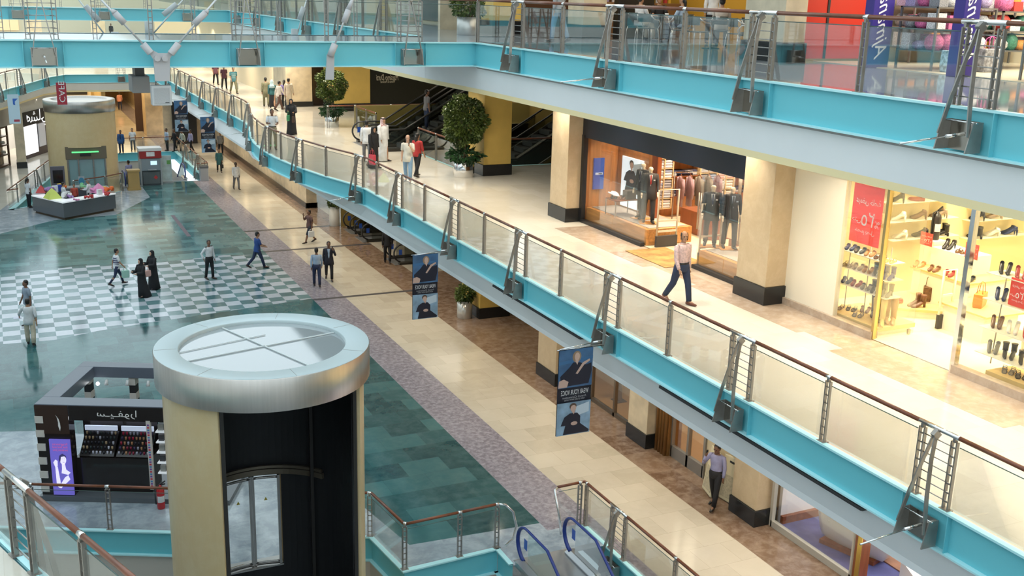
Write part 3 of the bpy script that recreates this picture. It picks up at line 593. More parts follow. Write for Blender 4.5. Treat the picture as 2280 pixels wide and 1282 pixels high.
# ---------------------------------------------------------------- people
SKIN = {k: mat('skin_'+k, c, .5) for k, c in (('light', (.60, .37, .26)), ('tan', (.40, .22, .13)), ('brown', (.20, .10, .06)), ('dark', (.10, .05, .032)))}
def cloth(name, c, var=.12): return mat('cloth_'+name, c, .75, var=var, scale=7)
HAIRB = mat('black_hair', (.012, .010, .009), .45)
def remeshed(me, vox):
    o = bpy.data.objects.new('body', me); COL.objects.link(o)
    r = o.modifiers.new('r', 'REMESH'); r.mode = 'VOXEL'; r.voxel_size = vox; r.use_smooth_shade = True
    s = o.modifiers.new('s', 'SMOOTH'); s.iterations = 3; s.factor = .4
    bpy.context.view_layer.update(); out = bpy.data.meshes.new_from_object(o.evaluated_get(bpy.context.evaluated_depsgraph_get()))
    bpy.data.objects.remove(o); bpy.data.meshes.remove(me); return out
class Pose:
    """joint positions; x = the person's right, y = forward, z = up"""
    def __init__(s, ll=(0, 0), rl=(0, 0), la=(0, 8, 8), ra=(0, 8, 8), lean=0, w=1.0, nod=0, turn=0, key=None, spread=0):
        D = math.radians; s.w = w; s.key = (ll, rl, la, ra, lean, w, nod, turn, spread); J = s.J = {}; s.turn = D(turn); s.nod = D(nod)
        hip = .92; feet = []
        for S, (a, k), nm in ((-1, ll, 'l'), (1, rl, 'r')):
            h = Vector((S*.092*w, 0, hip)); d1 = Vector((S*math.sin(D(3+spread)), math.sin(D(a)), -math.cos(D(a)))).normalized(); kn = h+d1*.43
            d2 = Vector((S*math.sin(D(spread)), math.sin(D(a-k)), -math.cos(D(a-k)))).normalized(); an = kn+d2*.41
            f = Vector((S*.12, math.cos(D((a-k)*.5 if a-k < 0 else 0)), math.sin(D(min(0, a-k)*.7)))).normalized()
            J['hip'+nm], J['knee'+nm], J['ank'+nm], J['toe'+nm] = h, kn, an, an+f*.17+Vector((0, 0, -.045)); J['heel'+nm] = an-f*.055+Vector((0, 0, -.045))
        low = min(min(J['toe'+n].z, J['heel'+n].z) for n in 'lr'); dz = .035-low
        for k in list(J): J[k] = J[k]+Vector((0, 0, dz))
        B = Matrix.Rotation(-D(lean), 3, 'X'); P = Vector((0, 0, hip+dz)); s.P = P; s.B = B
        T = lambda x, y, z: P+B @ Vector((x, y, z)); s.T = T
        J['neck'] = T(0, 0, .53); hd = B @ Matrix.Rotation(-D(nod), 3, 'X'); s.H = hd @ Matrix.Rotation(D(turn), 3, 'Z'); J['head'] = J['neck']+hd @ Vector((0, .02, .155))
        for S, (a, o, e), nm in ((-1, la, 'l'), (1, ra, 'r')):
            sh = T(S*.182*w, 0, .47); d1 = B @ Vector((S*math.sin(D(o)), math.sin(D(a))*math.cos(D(o)), -math.cos(D(a))*math.cos(D(o)))); el = sh+d1*.285
            inn = min(1, e/100)*.55; d2 = (B @ Vector((S*(math.sin(D(o))*.6-inn), math.sin(D(a+e)), -math.cos(D(a+e))))).normalized(); wr = el+d2*.25
            J['sh'+nm], J['el'+nm], J['wr'+nm], J['hd'+nm], J['d'+nm] = sh, el, wr, wr+d2*.09, d2
def ring(c, rx, ry, M=None, n=12): 
    M = M or Matrix.Identity(3); return [Vector(c)+M @ Vector((rx*math.cos(2*PI*i/n), ry*math.sin(2*PI*i/n), 0)) for i in range(n)]
TORSO = [(-.10, .10, .085), (-.03, .16, .115), (.08, .152, .11), (.20, .14, .10), (.33, .165, .115), (.43, .185, .108), (.495, .15, .085), (.53, .062, .058)]
def torso(m, p, z0, z1, add=0.0, mi=0, neck=True):
    rows = [(z, a, b) for z, a, b in TORSO if z0 <= z <= z1]
    m.loft([ring(p.T(0, 0, z), (a+add)*p.w, (b+add)*(p.w**1.5), p.B, 16) for z, a, b in rows], mi)
def limb(m, pts, rs, n=10, mi=0):
    m.tube(pts, rs, n, mi)
CACHE = {}
def cached(key, fn):
    if key not in CACHE: CACHE[key] = fn()
    return CACHE[key]
def body_mesh(p, fine):
    m = MB(); J = p.J
    torso(m, p, -.2, .6, -.008); limb(m, [p.T(0, 0, .46), p.T(0, .005, .56), J['head']-p.H @ Vector((0, 0, .06))], [.062, .056, .055])
    H, h = p.H, J['head']
    m.ell(h+H @ Vector((0, -.005, .015)), (.078, .098, .115), 14, R=H); m.ell(h+H @ Vector((0, .03, -.055)), (.056, .062, .058), 10, R=H)
    m.ell(h+H @ Vector((0, .102, -.012)), (.014, .02, .026), 8, R=H); m.ell(h+H @ Vector((0, .088, -.055)), (.026, .012, .010), 8, R=H)
    m.ell(h+H @ Vector((0, .083, -.088)), (.024, .02, .02), 8, R=H)
    for s in (-1, 1):
        m.ell(h+H @ Vector((s*.08, -.005, -.005)), (.012, .022, .032), 8, R=H); m.ell(h+H @ Vector((s*.03, .086, .028)), (.022, .012, .008), 8, R=H)
    for n in 'lr':
        limb(m, [J['hip'+n]+Vector((0, 0, .03)), J['hip'+n].lerp(J['knee'+n], .35), J['knee'+n], J['knee'+n].lerp(J['ank'+n], .35), J['ank'+n]], [.088, .08, .054, .056, .038])
        limb(m, [J['heel'+n]+Vector((0, 0, .03)), J['ank'+n].lerp(J['toe'+n], .45), J['toe'+n]], [.036, .036, .024])
        limb(m, [J['sh'+n]+p.B @ Vector((0, 0, -.005)), J['sh'+n].lerp(J['el'+n], .4), J['el'+n], J['el'+n].lerp(J['wr'+n], .35), J['wr'+n]], [.055, .048, .039, .038, .027])
        hand(m, p, n, fine)
    return remeshed(m.mesh('body'), .009 if fine else .016)
def hand(m, p, n, fine):
    J = p.J; S = 1 if n == 'r' else -1; d = J['d'+n].normalized(); w = J['wr'+n]; side = d.cross(Vector((S, 0, 0.05))).normalized(); flat = side.cross(d).normalized()
    limb(m, [w-d*.02, w+d*.03, w+d*.075], [(.026, .02), (.036, .019), (.038, .016)], 8)
    if fine:
        for i, L in enumerate((.062, .072, .068, .052)):
            b = w+d*.072+side*(.027-.018*i)*-1; c = b+d*L*.55+flat*-S*.006; limb(m, [b-d*.015, b+d*.01, c, c+d*L*.4-flat*S*.02], [.0095, .0095, .009, .008], 6)
        b = w+d*.02+side*-.026; limb(m, [b, b-side*.022+d*.025, b-side*.026+d*.06], [.012, .0115, .0095], 6)
    else:
        limb(m, [w+d*.07, w+d*.12, w+d*.155], [(.034, .015), (.03, .014), (.018, .01)], 6); limb(m, [w+d*.02-side*.02, w+d*.065-side*.05], [.014, .011], 6)
def hair_mesh(p, style):
    m = MB(); H, h = p.H, p.J['head']; V = lambda *a: h+H @ Vector(a)
    if style == 'receding':
        A_ = [math.radians(22-224*i/18) for i in range(19)]
        m.loft([[V(k*.084*math.cos(a), -.006+k*.106*math.sin(a), z-.018*max(0, math.sin(a)*2)) for a in A_] for z, k in ((-.075, .80), (-.07, .93), (-.02, 1.0), (.03, 1.03), (.065, .99), (.085, .90), (.088, .8))], 0, True, False, False)
    else:
        m.ell(V(0, -.022, .045), (.086, .095, .098), 14, R=H); m.ell(V(0, -.05, -.01), (.08, .062, .075), 12, R=H)
        if style == 'long': m.tube([V(0, -.06, .02), V(0, -.09, -.06), V(0, -.10, -.17), V(0, -.09, -.26)], [(.075, .05), (.07, .045), (.06, .03), (.03, .018)], 10)
        if style == 'pony': m.tube([V(0, -.10, .04), V(0, -.14, -.04), V(0, -.13, -.16), V(0, -.11, -.26)], [.03, .034, .028, .012], 8)
    return m.mesh('hair')
def shirt_mesh(p, sleeve, hem=-.10, add=.012, ad2=0.0):
    m = MB(); J = p.J; zz = [(z, a+(.014 if hem < -.05 and z < .15 else 0), b+(.02 if hem < -.05 and z < .15 else 0)) for z, a, b in TORSO if z > max(hem+.02, -.05)]; first = TORSO[1]
    rows = [(hem, first[1]+.016+ad2, first[2]+.02+ad2) if hem < -.05 else (hem, .140, .10)]+zz[:-1]+[(.515, .085, .068)]
    m.loft([ring(p.T(0, 0, z), (a+add)*p.w, (b+add)*(p.w**1.5), p.B, 16) for z, a, b in rows], 0)
    for n in 'lr':
        s, e, w = J['sh'+n], J['el'+n], J['wr'+n]; i = p.B @ Vector((-.05 if n == 'r' else .05, 0, .0))
        if sleeve == 'long': limb(m, [s+i, s+p.B @ Vector((0, 0, -.008)), s.lerp(e, .45), e, e.lerp(w, .5), w-(w-e).normalized()*.01], [.056, .062, .057, .05, .045, .037], 10)
        elif sleeve == 'short': limb(m, [s+i, s+p.B @ Vector((0, 0, -.008)), s.lerp(e, .45), s.lerp(e, .8)], [.062, .069, .063, .062], 10)
        elif sleeve == 'rolled': limb(m, [s+i, s+p.B @ Vector((0, 0, -.008)), s.lerp(e, .45), e, e.lerp(w, .3)], [.062, .069, .061, .053, .05], 10)
    return m.mesh('shirt')
def collar_mesh(p):
    m = MB(); m.loft([ring(p.T(0, .0, .505), .078, .066, p.B, 14), ring(p.T(0, -.004, .55), .066, .062, p.B, 14)], 0, cap=False); return m.mesh('collar')
def trousers_mesh(p, length=1.0, wide=1.0):
    m = MB(); J = p.J
    m.loft([ring(p.T(0, 0, z), (a+.008)*p.w, (b+.01)*(p.w**1.5), p.B, 16) for z, a, b in ((-.13, .10, .10), (-.07, .158, .122), (-.02, .168, .124), (.10, .162, .122))], 0)
    for n in 'lr':
        h, k, a = J['hip'+n], J['knee'+n], J['ank'+n]
        P = [h+Vector((0, 0, .02)), h.lerp(k, .35), k, k.lerp(a, .4), a-(a-k).normalized()*.012 if length == 1 else k.lerp(a, length)]; r = [.1*p.w, .092*p.w, .07*wide, .066*wide, .058*wide]
        if length < .4: P, r = P[:3]+[k.lerp(a, .12)], [.1*p.w, .098*p.w, .088, .088]
        limb(m, P, r, 10)
    return m.mesh('trousers')
def skirt_mesh(p, z1, r1=.2):
    m = MB(); m.loft([ring((0, 0, z1), r1, r1*.85, None, 16), ring((0, 0, (z1+p.P.z)/2), .19, .16, None, 16), ring(p.T(0, 0, 0), .17, .13, p.B, 16), ring(p.T(0, 0, .1), .155, .115, p.B, 16)], 0); return m.mesh('skirt')
def shoe_mesh(p, n):
    m = MB(); J = p.J; f = (J['toe'+n]-J['heel'+n]).normalized()
    limb(m, [J['heel'+n]-f*.012+Vector((0, 0, .012)), J['heel'+n].lerp(J['toe'+n], .35)+Vector((0, 0, .018)), J['heel'+n].lerp(J['toe'+n], .75)+Vector((0, 0, .002)), J['toe'+n]+f*.045], [(.038, .046), (.04, .052), (.044, .036), (.022, .022)], 10)
    m.tube([J['heel'+n]+Vector((0, 0, .03)), J['ank'+n]+Vector((0, 0, .01))], [.04, .045], 8); return m.mesh('shoe')
def robe_mesh(p, hem=.03, r0=.26, top=.5, sleeves=True, trail=0.0):
    m = MB(); J = p.J; P = p.P; n = 20
    def fold(c, rx, ry, k): return [Vector(c)+Vector((rx*(1+k*math.sin(i*5*2*PI/n))*math.cos(2*PI*i/n), ry*(1+k*math.sin(i*5*2*PI/n))*math.sin(2*PI*i/n), 0)) for i in range(n)]
    m.loft([fold((0, -trail, hem), r0, r0*.92, .07), fold((0, -trail*.6, .35), r0*.86, r0*.76, .06), fold((0, 0, .75), .205, .18, .04), fold(p.T(0, 0, .15), .185, .15, .02), fold(p.T(0, 0, .36), .20, .145, .0), fold(p.T(0, 0, .46), .185, .115, 0), fold(p.T(0, 0, .53), .09, .08, 0)], 0)
    if sleeves:
        for q in 'lr':
            s, e, w = J['sh'+q], J['el'+q], J['wr'+q]; limb(m, [s+Vector((-.05 if q == 'r' else .05, 0, 0)), s, s.lerp(e, .5), e, w], [.07, .08, .076, .075, .085], 10)
    return m.mesh('robe')
def veil_mesh(p, L=.28, w=.2):
    m = MB(); H, h = p.H, p.J['head']; V = lambda x, y, z: h+H @ Vector((x, y, z)); n = 16
    rows = []
    for z, rx, ry, yo in ((-L-.06, w*.95, .13, -.05), (-L*.7, w*.8, .12, -.04), (-.13, .105, .10, -.03), (-.04, .098, .112, -.022), (.05, .097, .117, -.018), (.105, .075, .09, -.02), (.14, .03, .04, -.02)): rows.append([V(rx*math.cos(2*PI*i/n), yo+ry*math.sin(2*PI*i/n)*(.80 if (math.sin(2*PI*i/n) > .5 and -.1 < z < .08) else 1), z) for i in range(n)])
    m.loft(rows, 0); return m.mesh('headscarf')
def eyes_mesh(p):
    m = MB(); H, h = p.H, p.J['head']
    for s in (-1, 1): m.ell(h+H @ Vector((s*.031, .089, .012)), (.012, .008, .007), 8, R=H)
    return m.mesh('eyes')
PERS = {}
def person(label, loc, face, pose, H=1.72, skin='tan', top=None, sleeve='long', bottom=None, shoes=(.03, .02, .018), hair='short', hairc=None, fine=False, hem=-.10, length=1.0, jacket=None, tie=None, belt=None, skirt=None, robe=None, veil=None, ghutra=None, cap=None, beard=None, group=None, wide=1.0, collar=False, epaulets=False, stripes=None, trail=0.0, hem_r=.26):
    """face: compass direction (degrees, 0 = +Y, clockwise) the person looks along"""
    s = H/1.735; t = thing('person', label, 'person', tuple(loc), -math.radians(face), group); t.scale = (s, s, s); p = pose; K = p.key
    def add(name, key, fn, m, **kw):
        me = cached((name, K)+key, fn); c = me.copy(); c.materials.clear(); o = obj(name, c, m, t, local=True); 
        if kw.get('label'): o['label'] = kw['label']
        return o
    add('body', (fine,), lambda: body_mesh(p, fine), SKIN[skin])
    if hair and not veil and not ghutra: add('hair', (hair,), lambda: hair_mesh(p, hair), hairc or HAIRB)
    if fine:
        add('eyes', (), lambda: eyes_mesh(p), mat('dark_eye', (.02, .015, .01), .2)); m = MB(); H_, h_ = p.H, p.J['head']
        for q in (-1, 1): m.ell(h_+H_ @ Vector((q*.032, .094, .031)), (.019, .007, .005), 8, R=H_)
        m.build('eyebrows', hairc or HAIRB, t, local=True); m = MB(); m.ell(h_+H_ @ Vector((0, .099, -.056)), (.023, .006, .007), 8, R=H_); m.build('lips', mat('lip_tone', (.26, .09, .07), .5), t, local=True)
    if top and jacket:
        m = MB(); m.loft([ring(p.T(0, .105, z), w, .045, p.B, 10) for z, w in ((.05, .03), (.3, .05), (.44, .06), (.5, .06))], 0); m.build('shirt_front', top, t, local=True)
    elif top: add('shirt', (sleeve, hem), lambda: shirt_mesh(p, sleeve, hem), top)
    if stripes:
        m = MB()
        for i in range(5): z = -.02+i*.095; m.loft([ring(p.T(0, 0, z+dz), (.176 if z < .3 else .19)*p.w, .134 if z < .3 else .13, p.B, 16) for dz in (0, .045)], 0, cap=False)
        m.build('shirt_stripes', stripes, t, local=True)
    if collar: add('collar', (), lambda: collar_mesh(p), top)
    if epaulets:
        m = MB()
        for q in (-1, 1): m.box(p.T(q*.15, 0, .53), (.09, .06, .02), 0)
        m.build('epaulettes', BLACK, t, local=True)
    if jacket: add('jacket', ('j',), lambda: shirt_mesh(p, 'long', -.20, .026, .02), jacket)
    if tie:
        m = MB(); m.loft([ring(p.T(0, .128-abs(z-.3)*.12, z), w, .012, p.B, 6) for z, w in ((.02, .012), (.06, .036), (.38, .022), (.47, .018))], 0); m.build('tie', tie, t, local=True)
    if bottom: add('trousers', (length, wide), lambda: trousers_mesh(p, length, wide), bottom)
    if belt:
        m = MB(); m.loft([ring(p.T(0, 0, z), .173*p.w, .134*p.w**1.5, p.B, 16) for z in (.062, .098)], 0, cap=False); m.build('belt', belt, t, local=True)
    if skirt: add('skirt', (skirt[1],), lambda: skirt_mesh(p, skirt[1], skirt[2]), skirt[0])
    if robe: add('robe', (trail, hem_r), lambda: robe_mesh(p, r0=hem_r, trail=trail), robe)
    if veil: add('headscarf', ('v',), lambda: veil_mesh(p, .30, .2), veil)
    if ghutra:
        add('headscarf', ('g',), lambda: veil_mesh(p, .26, .22), ghutra)
        m = MB(); H_, h = p.H, p.J['head']
        for z in (.085, .105): m.tube([h+H_ @ Vector((.09*math.cos(a), -.02+.105*math.sin(a), z)) for a in [2*PI*i/14 for i in range(14)]], .01, 6, closed=True)
        m.build('head_cord', BLACK, t, local=True)
    if cap:
        m = MB(); H_, h = p.H, p.J['head']; m.ell(h+H_ @ Vector((0, -.005, .06)), (.092, .108, .08), 12, R=H_); m.ell(h+H_ @ Vector((0, .12, .045)), (.07, .07, .01), 10, R=H_); m.build('cap', cap, t, local=True)
    if shoes:
        sm = mat('shoe_%02d%02d%02d' % tuple(int(c*99) for c in shoes), shoes, .35)
        for q in 'lr': add('shoe', (q,), lambda q=q: shoe_mesh(p, q), sm)
    PERS[label] = (t, p, s)
    return t
STAND = lambda **k: Pose(ll=(2, 2), rl=(-2, 2), **k)
WALK = lambda **k: Pose(ll=(24, 8), rl=(-16, 22), la=(-18, 8, 14), ra=(20, 8, 22), lean=3, **k)
WALK2 = lambda **k: Pose(ll=(-18, 26), rl=(26, 6), la=(20, 8, 25), ra=(-20, 8, 12), lean=3, **k)
STROLL = lambda **k: Pose(ll=(12, 6), rl=(-12, 12), la=(-8, 8, 12), ra=(10, 8, 16), **k)
PHONE = lambda **k: Pose(ll=(14, 6), rl=(-14, 14), la=(-6, 8, 12), ra=(38, 18, 128), **k)
PHONEL = lambda **k: Pose(ll=(20, 6), rl=(-18, 18), ra=(-6, 8, 12), la=(38, 18, 128), **k)
HOLD = lambda **k: Pose(ll=(4, 4), rl=(-6, 6), la=(20, 8, 70), ra=(20, 8, 80), **k)
SIT = lambda **k: Pose(ll=(84, 88), rl=(82, 80), la=(28, 6, 60), ra=(30, 6, 55), **k)
BLK, NAVY, WHT = cloth('black', (.012, .012, .015)), cloth('navy', (.015, .025, .07)), cloth('white', (.72, .74, .76))
JEAN, LJEAN, GRY = cloth('dark_denim', (.016, .03, .075)), cloth('light_denim', (.22, .36, .52)), cloth('grey', (.16, .16, .17))
LBLUE, LILAC, PINKW = cloth('pale_blue', (.36, .47, .62)), cloth('lilac', (.34, .34, .55)), cloth('pink_white', (.62, .50, .52))
BEIGEC, OLIVE, TEALC = cloth('beige', (.55, .47, .36)), cloth('olive', (.20, .19, .11)), cloth('dark_teal', (.03, .13, .14))
def at0(u, v): return G(u, v, 0.0)
def at5(u, v): return G(u, v, 5.5)
def at11(u, v): return G(u, v, 11.0)
# main walker on the middle floor
main = person('balding man in a pale pink check shirt and dark jeans walking past the menswear shop', at5(1512, 676), 170, Pose(ll=(16, 6), rl=(-16, 20), la=(-6, 9, 14), ra=(10, 9, 18), w=1.06, turn=-25), H=1.74, skin='tan', top=mat('pink_check_cotton', (.62, .46, .46), .7, var=.22, scale=26), bottom=JEAN, shoes=(.14, .04, .02), hair='receding', fine=True, belt=BLACK, collar=True, hem=.02, wide=1.1)
person('man in white tee and pale jeans on the phone by the middle railing', at5(908, 406), 215, Pose(ll=(10, 6), rl=(-10, 10), la=(30, 14, 118), ra=(-4, 8, 14)), H=1.74, skin='light', top=cloth('cream', (.70, .68, .60)), sleeve='short', bottom=LJEAN, shoes=(.55, .56, .58), hair='receding', fine=True, hem=-.16, wide=1.1)
person('woman in a red top standing behind the man on the phone, middle floor', at5(929, 394), 60, STROLL(), H=1.66, skin='tan', top=cloth('red', (.42, .03, .03)), sleeve='rolled', bottom=BLK, hair='long')
person('man in a white shirt and grey trousers beside the man in the red chequered headscarf', at5(817, 362), 20, STROLL(), H=1.72, skin='tan', top=WHT, bottom=GRY, hem=-.14)
person('man in a long white robe and red-and-white chequered headscarf', at5(853, 359), 160, STROLL(), H=1.78, skin='tan', robe=WHT, ghutra=mat('red_white_check', (.62, .20, .22), .7, var=.5, scale=22, col2=(.8, .7, .7)), hem_r=.22)
person('veiled woman in black carrying a red bag beside the man in the white robe', at5(832, 374), 160, STROLL(), H=1.62, skin='tan', robe=BLK, veil=BLK)
person('security man in a white shirt and khaki trousers leaning by the middle railing', at5(608, 334), 190, HOLD(turn=10), H=1.74, skin='brown', top=WHT, sleeve='short', bottom=cloth('khaki', (.30, .26, .17)), hem=.02, belt=BLACK, epaulets=True)
person('woman in a black robe and veil carrying a green handbag on the middle floor', at5(650, 300), 200, HOLD(), H=1.68, skin='tan', robe=BLK, veil=BLK)
person('man in a tan tunic walking at the back of the middle-floor group', at5(593, 238), 10, STROLL(), H=1.7, top=OLIVE, bottom=OLIVE, hem=-.35)
person('woman with a pale blue headscarf and teal top in the middle-floor group', at5(607, 241), 10, STROLL(), H=1.62, top=TEALC, skirt=(BLK, .1, .2), veil=cloth('pale_blue_scarf', (.45, .62, .68)))
person('man in a white shirt and brown trousers striding in the middle-floor group', at5(622, 246), 70, WALK(), H=1.7, top=cloth('offwhite', (.62, .56, .50)), bottom=cloth('brown', (.10, .05, .035)))
person('woman in violet partly hidden in the middle-floor group', at5(634, 240), 20, STROLL(), H=1.6, top=cloth('violet', (.16, .12, .28)), bottom=BLK, hair='long')
person('tall man in a beige tunic and trousers at the end of the middle-floor group', at5(644, 243), 30, STROLL(), H=1.76, top=BEIGEC, bottom=BEIGEC, hem=-.38)
person('boy in a maroon polo shirt walking ahead at the far end of the middle gallery', at5(481, 189), 175, STROLL(), H=1.62, top=cloth('maroon', (.14, .05, .07)), sleeve='short', bottom=BLK)
person('second boy in a maroon polo shirt walking beside the man in stripes', at5(500, 199), 175, STROLL(), H=1.6, top=cloth('maroon', (.14, .05, .07)), sleeve='short', bottom=BLK)
person('man in a teal striped polo with a grey bag, far middle gallery', at5(521, 209), 175, WALK(), H=1.76, top=cloth('teal_stripe', (.07, .22, .26)), sleeve='short', bottom=OLIVE, stripes=cloth('stripe_pale', (.32, .50, .50)))
person('distant figure in a white shirt near the far shops of the middle gallery', at5(551, 172), 0, STROLL(), H=1.68, top=WHT, bottom=BLK)
# ground floor
person('man in a pale blue shirt on the phone in front of the leaning cream boards', at0(1588, 1128), 245, Pose(ll=(16, 4), rl=(-12, 8), la=(-4, 8, 14), ra=(40, 20, 128), nod=12), H=1.72, skin='brown', top=LILAC, bottom=BLK, shoes=(.015, .015, .015), fine=True, hem=.0)
person('man seen from behind in a grey-blue shirt walking with the man in the dark suit', at0(706, 638), 15, STROLL(), H=1.7, skin='brown', top=LBLUE, sleeve='long', bottom=NAVY, hem=-.03)
person('man in a dark suit holding a phone to his ear on the checkered floor edge', at0(733, 623), 195, PHONEL(), H=1.76, skin='brown', top=LBLUE, jacket=cloth('suit_black', (.015, .017, .03)), bottom=BLK, tie=NAVY)
person('person in a brown top and dark shorts on the phone, walking with a white bag', at0(690, 541), 255, Pose(ll=(24, 6), rl=(-18, 16), la=(-6, 10, 18), ra=(36, 18, 128)), H=1.72, skin='brown', top=cloth('brown_tee', (.12, .065, .06)), sleeve='short', bottom=cloth('dark_shorts', (.015, .02, .035)), length=.2)
person('man in a bright blue polo and jeans striding over the checkered floor', at0(574, 597), 80, Pose(ll=(-20, 24), rl=(22, 5), la=(24, 8, 50), ra=(18, 8, 55), lean=2), H=1.74, skin='tan', top=cloth('royal_blue', (.02, .07, .25)), sleeve='short', bottom=JEAN)
person('security guard in a white shirt with black epaulettes, hand on hip on the checkered floor', at0(468, 622), 150, Pose(ll=(6, 4), rl=(-6, 6), la=(4, 8, 10), ra=(-25, 28, 55), turn=-30), H=1.74, skin='brown', top=WHT, bottom=BLK, epaulets=True, belt=BLACK, hem=.02)
person('woman in a striped top and leggings walking with a green plastic bag', at0(262, 635), 80, WALK(), H=1.62, skin='tan', top=WHT, sleeve='short', stripes=cloth('stripe_navy', (.03, .03, .12)), bottom=NAVY, hair='short', wide=.8)
person('nearer veiled woman in a trailing black robe on the checkered floor', at0(318, 661), 240, HOLD(), H=1.6, skin='light', robe=BLK, veil=BLK, hem_r=.30, trail=.10)
person('veiled woman in black with a pink handbag, just behind her companion', at0(343, 643), 240, HOLD(), H=1.64, skin='light', robe=BLK, veil=BLK, hem_r=.28)
person('man in a grey-blue tee walking behind the man in white, far side of him', at0(66, 722), 250, STROLL(), H=1.7, skin='brown', top=cloth('greyblue', (.28, .34, .42)), sleeve='short', bottom=GRY)
person('man seen from behind in white shirt and cream trousers holding leaflets', at0(70, 768), 10, Pose(ll=(10, 4), rl=(-8, 12), la=(20, 30, 30), ra=(-20, 12, 10)), H=1.68, skin='tan', top=WHT, sleeve='rolled', bottom=cloth('cream_trousers', (.60, .54, .42)), hem=-.14, wide=1.2)
person('man in a white shirt and grey trousers walking along the beige walkway', at0(527, 422), 175, STROLL(), H=1.72, skin='dark', top=WHT, bottom=GRY, hem=-.12)
person('woman in a dark green tunic with a shoulder bag on the beige walkway', at0(489, 384), 185, STROLL(), H=1.62, skin='tan', top=TEALC, bottom=BLK, hem=-.35, hair='long')
person('man in a grey shirt and black trousers farther along the beige walkway', at0(492, 344), 185, STROLL(), H=1.72, skin='tan', top=cloth('mid_grey', (.28, .28, .28)), bottom=BLK)
person('man in a salmon pink shirt walking away down the amber corridor', at0(268, 245), 0, STROLL(), H=1.78, skin='brown', top=cloth('salmon', (.62, .30, .24)), bottom=NAVY)
person('person in a blue jacket and cap standing behind the far escalator', at0(271, 341), 200, STAND(), H=1.72, skin='brown', top=NAVY, jacket=cloth('bright_blue', (.02, .09, .26)), bottom=JEAN)
person('man in a white shirt with a brown satchel behind the far escalator', at0(297, 336), 190, STAND(), H=1.72, skin='tan', top=WHT, sleeve='short', bottom=GRY)
esc_man = person('man in a lilac shirt riding the far escalator beside the round tower', Vector((7.0, 70.9, -.25)), 330, STROLL(), H=1.76, skin='tan', top=LILAC, bottom=GRY)
for i, (u, v, c, lb) in enumerate(((373, 336, LBLUE, 'man in a blue shirt at the front of the queue behind the far well'), (390, 337, BLK, 'man in black in the queue behind the far well'), (408, 338, cloth('sage', (.38, .44, .40)), 'man in a pale sage shirt in the queue behind the far well'), (426, 339, LILAC, 'man in a lilac shirt at the end of the queue behind the far well'))):
    person(lb, at0(u, v), 250, [STAND, STROLL, WALK, STROLL][i](), H=1.72, skin='brown', top=c, bottom=BLK)
# kiosk staff and others
person('girl with a ponytail in a white shirt at the end of the sweets counter', at0(66, 462), 60, STAND(), H=1.66, skin='brown', top=WHT, sleeve='short', bottom=BLK, hair='pony', hem=-.1)
person('seller in a white shirt with dark hair behind the sweets counter', Vector((2.75, 63.1, 0)), 80, HOLD(), H=1.62, skin='tan', top=WHT, bottom=BLK)
person('seller with grey hair in a white shirt at the back of the sweets counter', Vector((4.1, 63.7, 0)), 285, HOLD(), H=1.62, skin='tan', top=WHT, bottom=BLK, hairc=cloth('grey_hair', (.2, .2, .2)))
person('child in a bright red patterned top beside the sweets sellers', Vector((3.35, 64.0, 0)), 180, STAND(), H=1.35, skin='tan', top=cloth('red_print', (.5, .08, .05)), bottom=NAVY)
# under the gallery
person('man in black standing beside the lower escalators', Vector((15.7, 46.2, 0)), 20, STROLL(), H=1.72, skin='brown', top=BLK, bottom=BLK)
# upper floor
person('person in a grey sweater and light jeans walking on the upper floor', at11(1242, 96), 340, STROLL(), H=1.76, skin='tan', top=cloth('grey_knit', (.42, .43, .44)), bottom=LJEAN, hem=-.12)
for i in range(3): person(('leftmost', 'middle', 'rightmost')[i]+' of three tiny figures standing at the lit far end wall', Vector((11.6+i*.95, 146.5, 5.5)), 180, STAND(), H=1.75+.05*(i % 2), skin='brown', top=BLK, bottom=BLK)
# things carried
def bag(name, label, cat, loc, size, m, hm=None, rz=0, drop=.25):
    t = thing(name, label, cat, tuple(loc), rz); b = MB(); w, d, h = size
    b.loft([[Vector((x*w/2*k, y*d/2*k, z)) for x, y in ((-1, -1), (1, -1), (1, 1), (-1, 1))] for k, z in ((.92, 0), (1, h*.3), (.96, h))], 0, False); b.build('pouch', m, t, local=True, bevel=.015)
    b = MB()
    for s in (-1, 1): b.tube([(-w*.25, s*d*.3, h), (-w*.2, s*d*.2, h+drop*.8), (0, 0, h+drop), (w*.2, s*d*.2, h+drop*.8), (w*.25, s*d*.3, h)], .008, 5)
    b.build('handle', hm or m, t, local=True); return t
def grip(label, side):
    t, p, s = PERS[label]; return Vector(t.location)+Matrix.Rotation(t.rotation_euler.z, 3, 'Z') @ (p.J['hd'+side]*s)
def carry(name, label, who, side, size, m, hm=None, drop=.2, arm=False):
    h = grip(who, side); t = PERS[who][0]; bag(name, label, 'bag', (h.x, h.y, h.z-size[2]-drop+.015), size, m, hm, t.rotation_euler.z+PI/2, drop)
def small(name, label, cat, c, d, m, rz=0):
    b = MB(); b.box((0, 0, 0), d, 0); o = b.build(name, m, bevel=.004); o.location = tuple(c); o.rotation_euler = (.2, 0, rz); return tag(o, label, cat)

